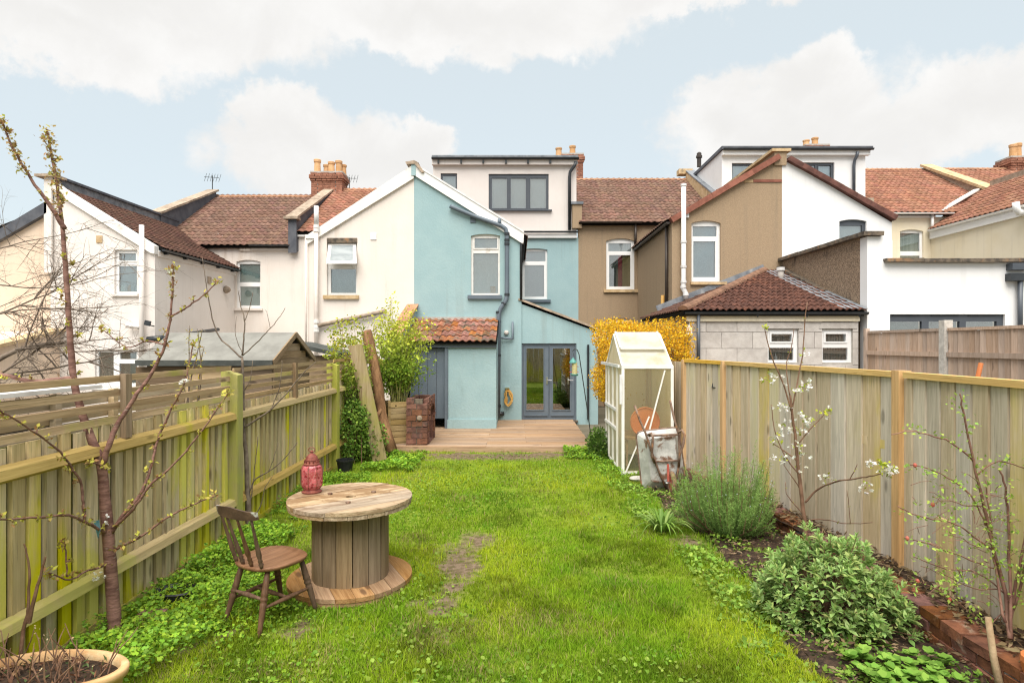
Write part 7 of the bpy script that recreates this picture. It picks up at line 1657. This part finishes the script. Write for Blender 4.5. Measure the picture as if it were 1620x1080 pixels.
# ---------------------------------------------------------------- honeysuckle and ivy mass behind the planks
iv = thing('ivy_shrub', 'dense green ivy and honeysuckle tumbling over the far left fence', 'shrub', (-2.9, 11, 0)); sc = Scatter(); r = np.random.default_rng(28); mbs = MB()
blobs = [(-2.92, 10.75, .55, .26, .55, .62, 2400), (-2.95, 11.1, 1.25, .22, .6, .48, 1700), (-3.15, 11.3, 1.95, .45, .6, .30, 1000), (-2.65, 10.9, .35, .30, .4, .38, 1100), (-2.75, 10.62, .75, .14, .12, .30, 350), (-3.0, 10.65, 1.55, .12, .12, .25, 260), (-3.3, 11.8, 2.35, .42, .5, .32, 420), (-2.98, 11.9, 1.0, .2, .6, .8, 900)]
for x, y, z, a, b, c_, n in blobs:
    v = rdirs(n, 0, r); rr_ = r.uniform(.35, 1.08, (n, 1)) ** .6; pos = np.array([x, y, z]) + v * rr_ * np.array([a, b, c_]); pos = pos[pos[:, 2] > .02]; k = len(pos); hi_ = np.clip((pos[:, 2] - 1.1) / .9, 0, 1)[:, None]
    cl = pick([(.12, .23, .04), (.18, .30, .05), (.26, .38, .06)], k, .25, r) * (1 - hi_) + pick([(.36, .40, .05), (.28, .36, .05), (.45, .42, .05)], k, .2, r) * hi_
    sc.add(LEAF_ROUND[0], LEAF_ROUND[1], pos, frames(rdirs(k, .1, r) + v[:k] * .4, spin=r.uniform(-1.2, 1.2, k), scale=r.uniform(.022, .060, k)), cl)
for i in range(40): mbs.tube([Vector((-2.95 + r.uniform(-.15, .25), 10.9 + r.uniform(-.5, .8), 0)), Vector((-3.0 + r.uniform(-.2, .3), 11 + r.uniform(-.5, .6), .8)), Vector((-3.1 + r.uniform(-.35, .45), 11.3 + r.uniform(-.5, .6), 1.4 + r.uniform(0, 1.2)))], [.008, .006, .002], 4)
mbs.build('stems', M['bark_brown'], iv); sc.build('leaves', M['foliage'], iv)

# ---------------------------------------------------------------- grass, weeds and leafy ground cover
def clear(x, y):
    """False where things stand on the lawn"""
    ok = (x - SC.x) ** 2 + (y - SC.y) ** 2 > (RT - .02) ** 2
    ok &= ((x - tc_.x) / .42) ** 2 + ((y - tc_.y) / .22) ** 2 > 1
    ok &= ~((x > gx0 - .02) & (y > gy0 - .02)); ok &= ~((x < -1.75) & (x > -2.72) & (y > 11.86)); ok &= x < lawn_edge(y) + .04 * np.sin(y * 31); ok &= y < 11.70
    return ok
BLADE = ([(-.5, 0, 0), (.5, 0, 0), (-.38, .16, .55), (.38, .16, .55), (0, .55, 1.0)], [(0, 1, 3, 2), (2, 3, 4)])
def grass(n, ylo, yhi, hlo, hhi, wd, seed):
    r = np.random.default_rng(seed); y = 1 / r.uniform(1 / yhi ** 1.0, 1 / ylo ** 1.0, n); x = r.uniform(-3.02, 2.1, n)
    dens = .30 + .70 * np.clip((fnoise(x, y, 2.6, 3) - .22) * 3.0, 0, 1); k = (r.random(n) < dens * (1 - .97 * bare(x, y))) & clear(x, y); x, y = x[k], y[k]; n = len(x)
    tuft = fnoise(x, y, 1.7, 13); fine = fnoise(x, y, 6.0, 14); h = r.uniform(hlo, hhi, n) * (.55 + .9 * tuft) * (.7 + .6 * fine) * (1 - .35 * bare(x, y)); a = r.uniform(0, 6.28, n)
    ca, sa_ = np.cos(a), np.sin(a); ln = r.uniform(.3, 2.2, n)
    m = np.zeros((n, 3, 3)); wv = wd * r.uniform(.7, 1.3, n) * (1 + y * .06)
    m[:, 0, 0] = ca * wv; m[:, 1, 0] = sa_ * wv; m[:, 0, 1] = -sa_ * h * ln; m[:, 1, 1] = ca * h * ln; m[:, 2, 2] = h
    pos = np.stack([x, y, gz(x, y) - .004], 1); t = np.clip((fnoise(x, y, .9, 17) - .30) * 2.4, 0, 1)[:, None]; t2 = np.clip((fnoise(x, y, 3.5, 19) - .4) * 3, 0, 1)[:, None]; dk = np.clip((fnoise(x, y, 2.2, 23) - .52) * 5, 0, 1)[:, None]
    col = np.array([.15, .31, .014]) * (1 - t) + np.array([.37, .46, .020]) * t; col = col * (1 - .35 * t2) + np.array([.34, .37, .03]) * .35 * t2
    dry = (r.random(n) < .06 + .34 * np.clip((fnoise(x, y, 1.9, 27) - .55) * 4, 0, 1))[:, None]; col = np.where(dry, np.array([.36, .30, .12]), col); col = col * (1 - .38 * dk) * (1 + r.uniform(-.32, .32, (n, 1)))
    tip = np.repeat(col[:, None, :], 5, axis=1)
    sc.add(BLADE[0], BLADE[1], pos, m, tip)
sc = Scatter(); grass(215000, 3.2, 12.2, .022, .058, .0042, 51); grass(90000, 3.2, 6.5, .02, .055, .0034, 52); grass(12000, 3.2, 12, .06, .11, .0040, 53)
tag(sc.build('lawn_grass', M['grass'], None), 'bright green uneven lawn grass with worn patches', 'grass', kind='stuff')

sc = Scatter(); r = np.random.default_rng(61)
def cover(n, xf, yf, hmax, size, cols, tm=LOBED, seed=0, thr=.35, sc_n=2.2):
    y = r.uniform(*yf, n); x = r.uniform(0, 1, n); x = xf[0](y) + (xf[1](y) - xf[0](y)) * x; d = fnoise(x, y, sc_n, seed); k = (d > thr + r.uniform(-.08, .08, n)) & ((x - SC.x) ** 2 + (y - SC.y) ** 2 > (RT + .02) ** 2) & (((x - tc_.x) / .43) ** 2 + ((y - tc_.y) / .23) ** 2 > 1) & (y < 11.68)
    x, y, d = x[k], y[k], d[k]; n = len(x); z = gz(x, y) + .012 + hmax * np.clip((d - thr) * 3.2, .1, 1) * r.uniform(.3, 1, n); dr = rdirs(n, .25, r); dr[:, 2] = np.abs(dr[:, 2]) * .5
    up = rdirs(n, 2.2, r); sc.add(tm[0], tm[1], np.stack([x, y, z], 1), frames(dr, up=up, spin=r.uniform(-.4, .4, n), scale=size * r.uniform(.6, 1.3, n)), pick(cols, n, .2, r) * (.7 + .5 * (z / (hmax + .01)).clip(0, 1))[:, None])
GC = [(.18, .35, .03), (.25, .43, .035), (.33, .48, .045), (.20, .37, .05)]
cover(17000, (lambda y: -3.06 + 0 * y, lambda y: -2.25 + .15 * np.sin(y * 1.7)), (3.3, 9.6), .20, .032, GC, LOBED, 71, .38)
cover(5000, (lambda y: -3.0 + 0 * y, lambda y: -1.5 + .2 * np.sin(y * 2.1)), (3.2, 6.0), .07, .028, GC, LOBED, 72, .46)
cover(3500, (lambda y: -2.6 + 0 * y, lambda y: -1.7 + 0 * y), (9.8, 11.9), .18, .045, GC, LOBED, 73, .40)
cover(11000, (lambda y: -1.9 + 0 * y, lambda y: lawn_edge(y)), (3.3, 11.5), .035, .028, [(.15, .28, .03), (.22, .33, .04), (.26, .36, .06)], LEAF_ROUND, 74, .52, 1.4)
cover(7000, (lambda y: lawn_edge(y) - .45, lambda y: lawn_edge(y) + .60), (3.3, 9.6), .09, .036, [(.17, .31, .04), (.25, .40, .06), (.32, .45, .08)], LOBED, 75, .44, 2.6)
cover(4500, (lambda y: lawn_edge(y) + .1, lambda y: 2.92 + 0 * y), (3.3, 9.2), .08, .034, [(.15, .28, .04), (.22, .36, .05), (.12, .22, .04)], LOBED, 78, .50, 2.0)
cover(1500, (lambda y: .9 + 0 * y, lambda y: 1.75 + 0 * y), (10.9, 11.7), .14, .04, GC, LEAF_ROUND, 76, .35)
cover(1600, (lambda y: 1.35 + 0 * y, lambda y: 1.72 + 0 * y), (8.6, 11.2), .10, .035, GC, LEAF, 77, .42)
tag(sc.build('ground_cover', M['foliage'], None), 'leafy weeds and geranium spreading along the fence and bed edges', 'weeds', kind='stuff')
# primrose rosette and other plants at the bottom right
pr = thing('primrose_clump', 'bright green round leaved primrose clump at the bottom right of the bed', 'plant', (2.35, 3.7, 0)); sc = Scatter(); r = np.random.default_rng(81)
for i in range(60):
    cx, cy = 2.12 + r.uniform(0, .62), 3.52 + r.uniform(0, .42); n = 10; a = np.arange(n) * 2.4 + r.uniform(0, 6); d = np.stack([np.cos(a), np.sin(a), np.full(n, .45) + r.uniform(-.2, .3, n)], 1)
    sc.add(LEAF_ROUND[0], LEAF_ROUND[1], np.tile([cx, cy, .05 + r.uniform(0, .06)], (n, 1)), frames(d, spin=r.uniform(-.3, .3, n), scale=r.uniform(.03, .062, n)), pick([(.18, .34, .05), (.25, .42, .07), (.14, .28, .04)], n, .15, r))
sc.build('leaves', M['foliage'], pr)
# dry stems in the trough and litter in the beds
dt = thing('dead_stems', 'dry reddish dead stems rising from the terracotta trough', 'plant', tc_ + Vector((0, 0, .22))); mb = MB(); sc = Scatter()
for i in range(46):
    a = random.uniform(0, 6.28); q_ = random.random() ** .5; p = tc_ + Vector((.34 * q_ * math.cos(a), .17 * q_ * math.sin(a), .22)); d = Vector((random.uniform(-.5, .5), random.uniform(-.3, .3), 1)).normalized(); L = random.uniform(.08, .36); pts = [p]
    for k in range(4): d = (d + Vector((random.uniform(-.3, .3), random.uniform(-.3, .3), random.uniform(-.25, .1)))).normalized(); pts.append(pts[-1] + d * L / 4)
    mb.tube(pts, [.0045, .004, .0035, .003, .002], 5)
    if random.random() < .4: cluster(sc, pts[-1], 3, .012, [(.62, .48, .30), (.5, .33, .2)], .3, LEAF, .006)
for i in range(260):
    a = random.uniform(0, 6.28); q_ = random.random() ** .5; cluster(sc, tc_ + Vector((.34 * q_ * math.cos(a), .17 * q_ * math.sin(a), .235)), 1, .05, [(.24, .12, .07), (.30, .17, .10), (.16, .08, .05), (.12, .17, .06)], -.1, LEAF_NARROW, .01)
for pts in ([(30, 1085, 3.6), (36, 1010, 3.6), (44, 960, 3.62), (46, 900, 3.62), (38, 860, 3.6)], [(45, 985, 3.6), (60, 925, 3.6), (72, 880, 3.6)]):
    sp = smooth_path(px_path(pts, 3.6), 4, .004); mb.tube(sp, [.013 * (1 - .7 * i / len(sp)) for i in range(len(sp))], 6)
mb.build('stems', M['bark_brown'], dt); sc.build('withered_leaves', M['foliage'], dt)
sc = Scatter(); r = np.random.default_rng(91); n = 3200; y = r.uniform(3.0, 9.0, n); x = lawn_edge(y) + r.random(n) * (2.95 - lawn_edge(y)); d = rdirs(n, 0, r); d[:, 2] *= .25
sc.add(LEAF_NARROW[0], LEAF_NARROW[1], np.stack([x, y, .045 + r.uniform(0, .03, n)], 1), frames(d, spin=r.uniform(-1, 1, n), scale=r.uniform(.02, .07, n)), pick([(.13, .08, .045), (.22, .15, .085), (.30, .22, .13), (.08, .05, .03)], n, .2, r))
n = 1500; y = r.uniform(3.0, 8.2, n); x = 3.04 + r.random(n) * .28 - np.maximum(0, y - 5.2) * .10; d = rdirs(n, 0, r); d[:, 2] *= .25
sc.add(LEAF_NARROW[0], LEAF_NARROW[1], np.stack([x, y, .20 + r.uniform(0, .03, n)], 1), frames(d, spin=r.uniform(-1, 1, n), scale=r.uniform(.03, .10, n)), pick([(.13, .08, .045), (.24, .17, .09), (.33, .25, .14), (.08, .05, .03)], n, .2, r))
tag(sc.build('leaf_litter', M['foliage'], None), 'dry brown leaf litter scattered over the right bed', 'leaf litter', kind='stuff')
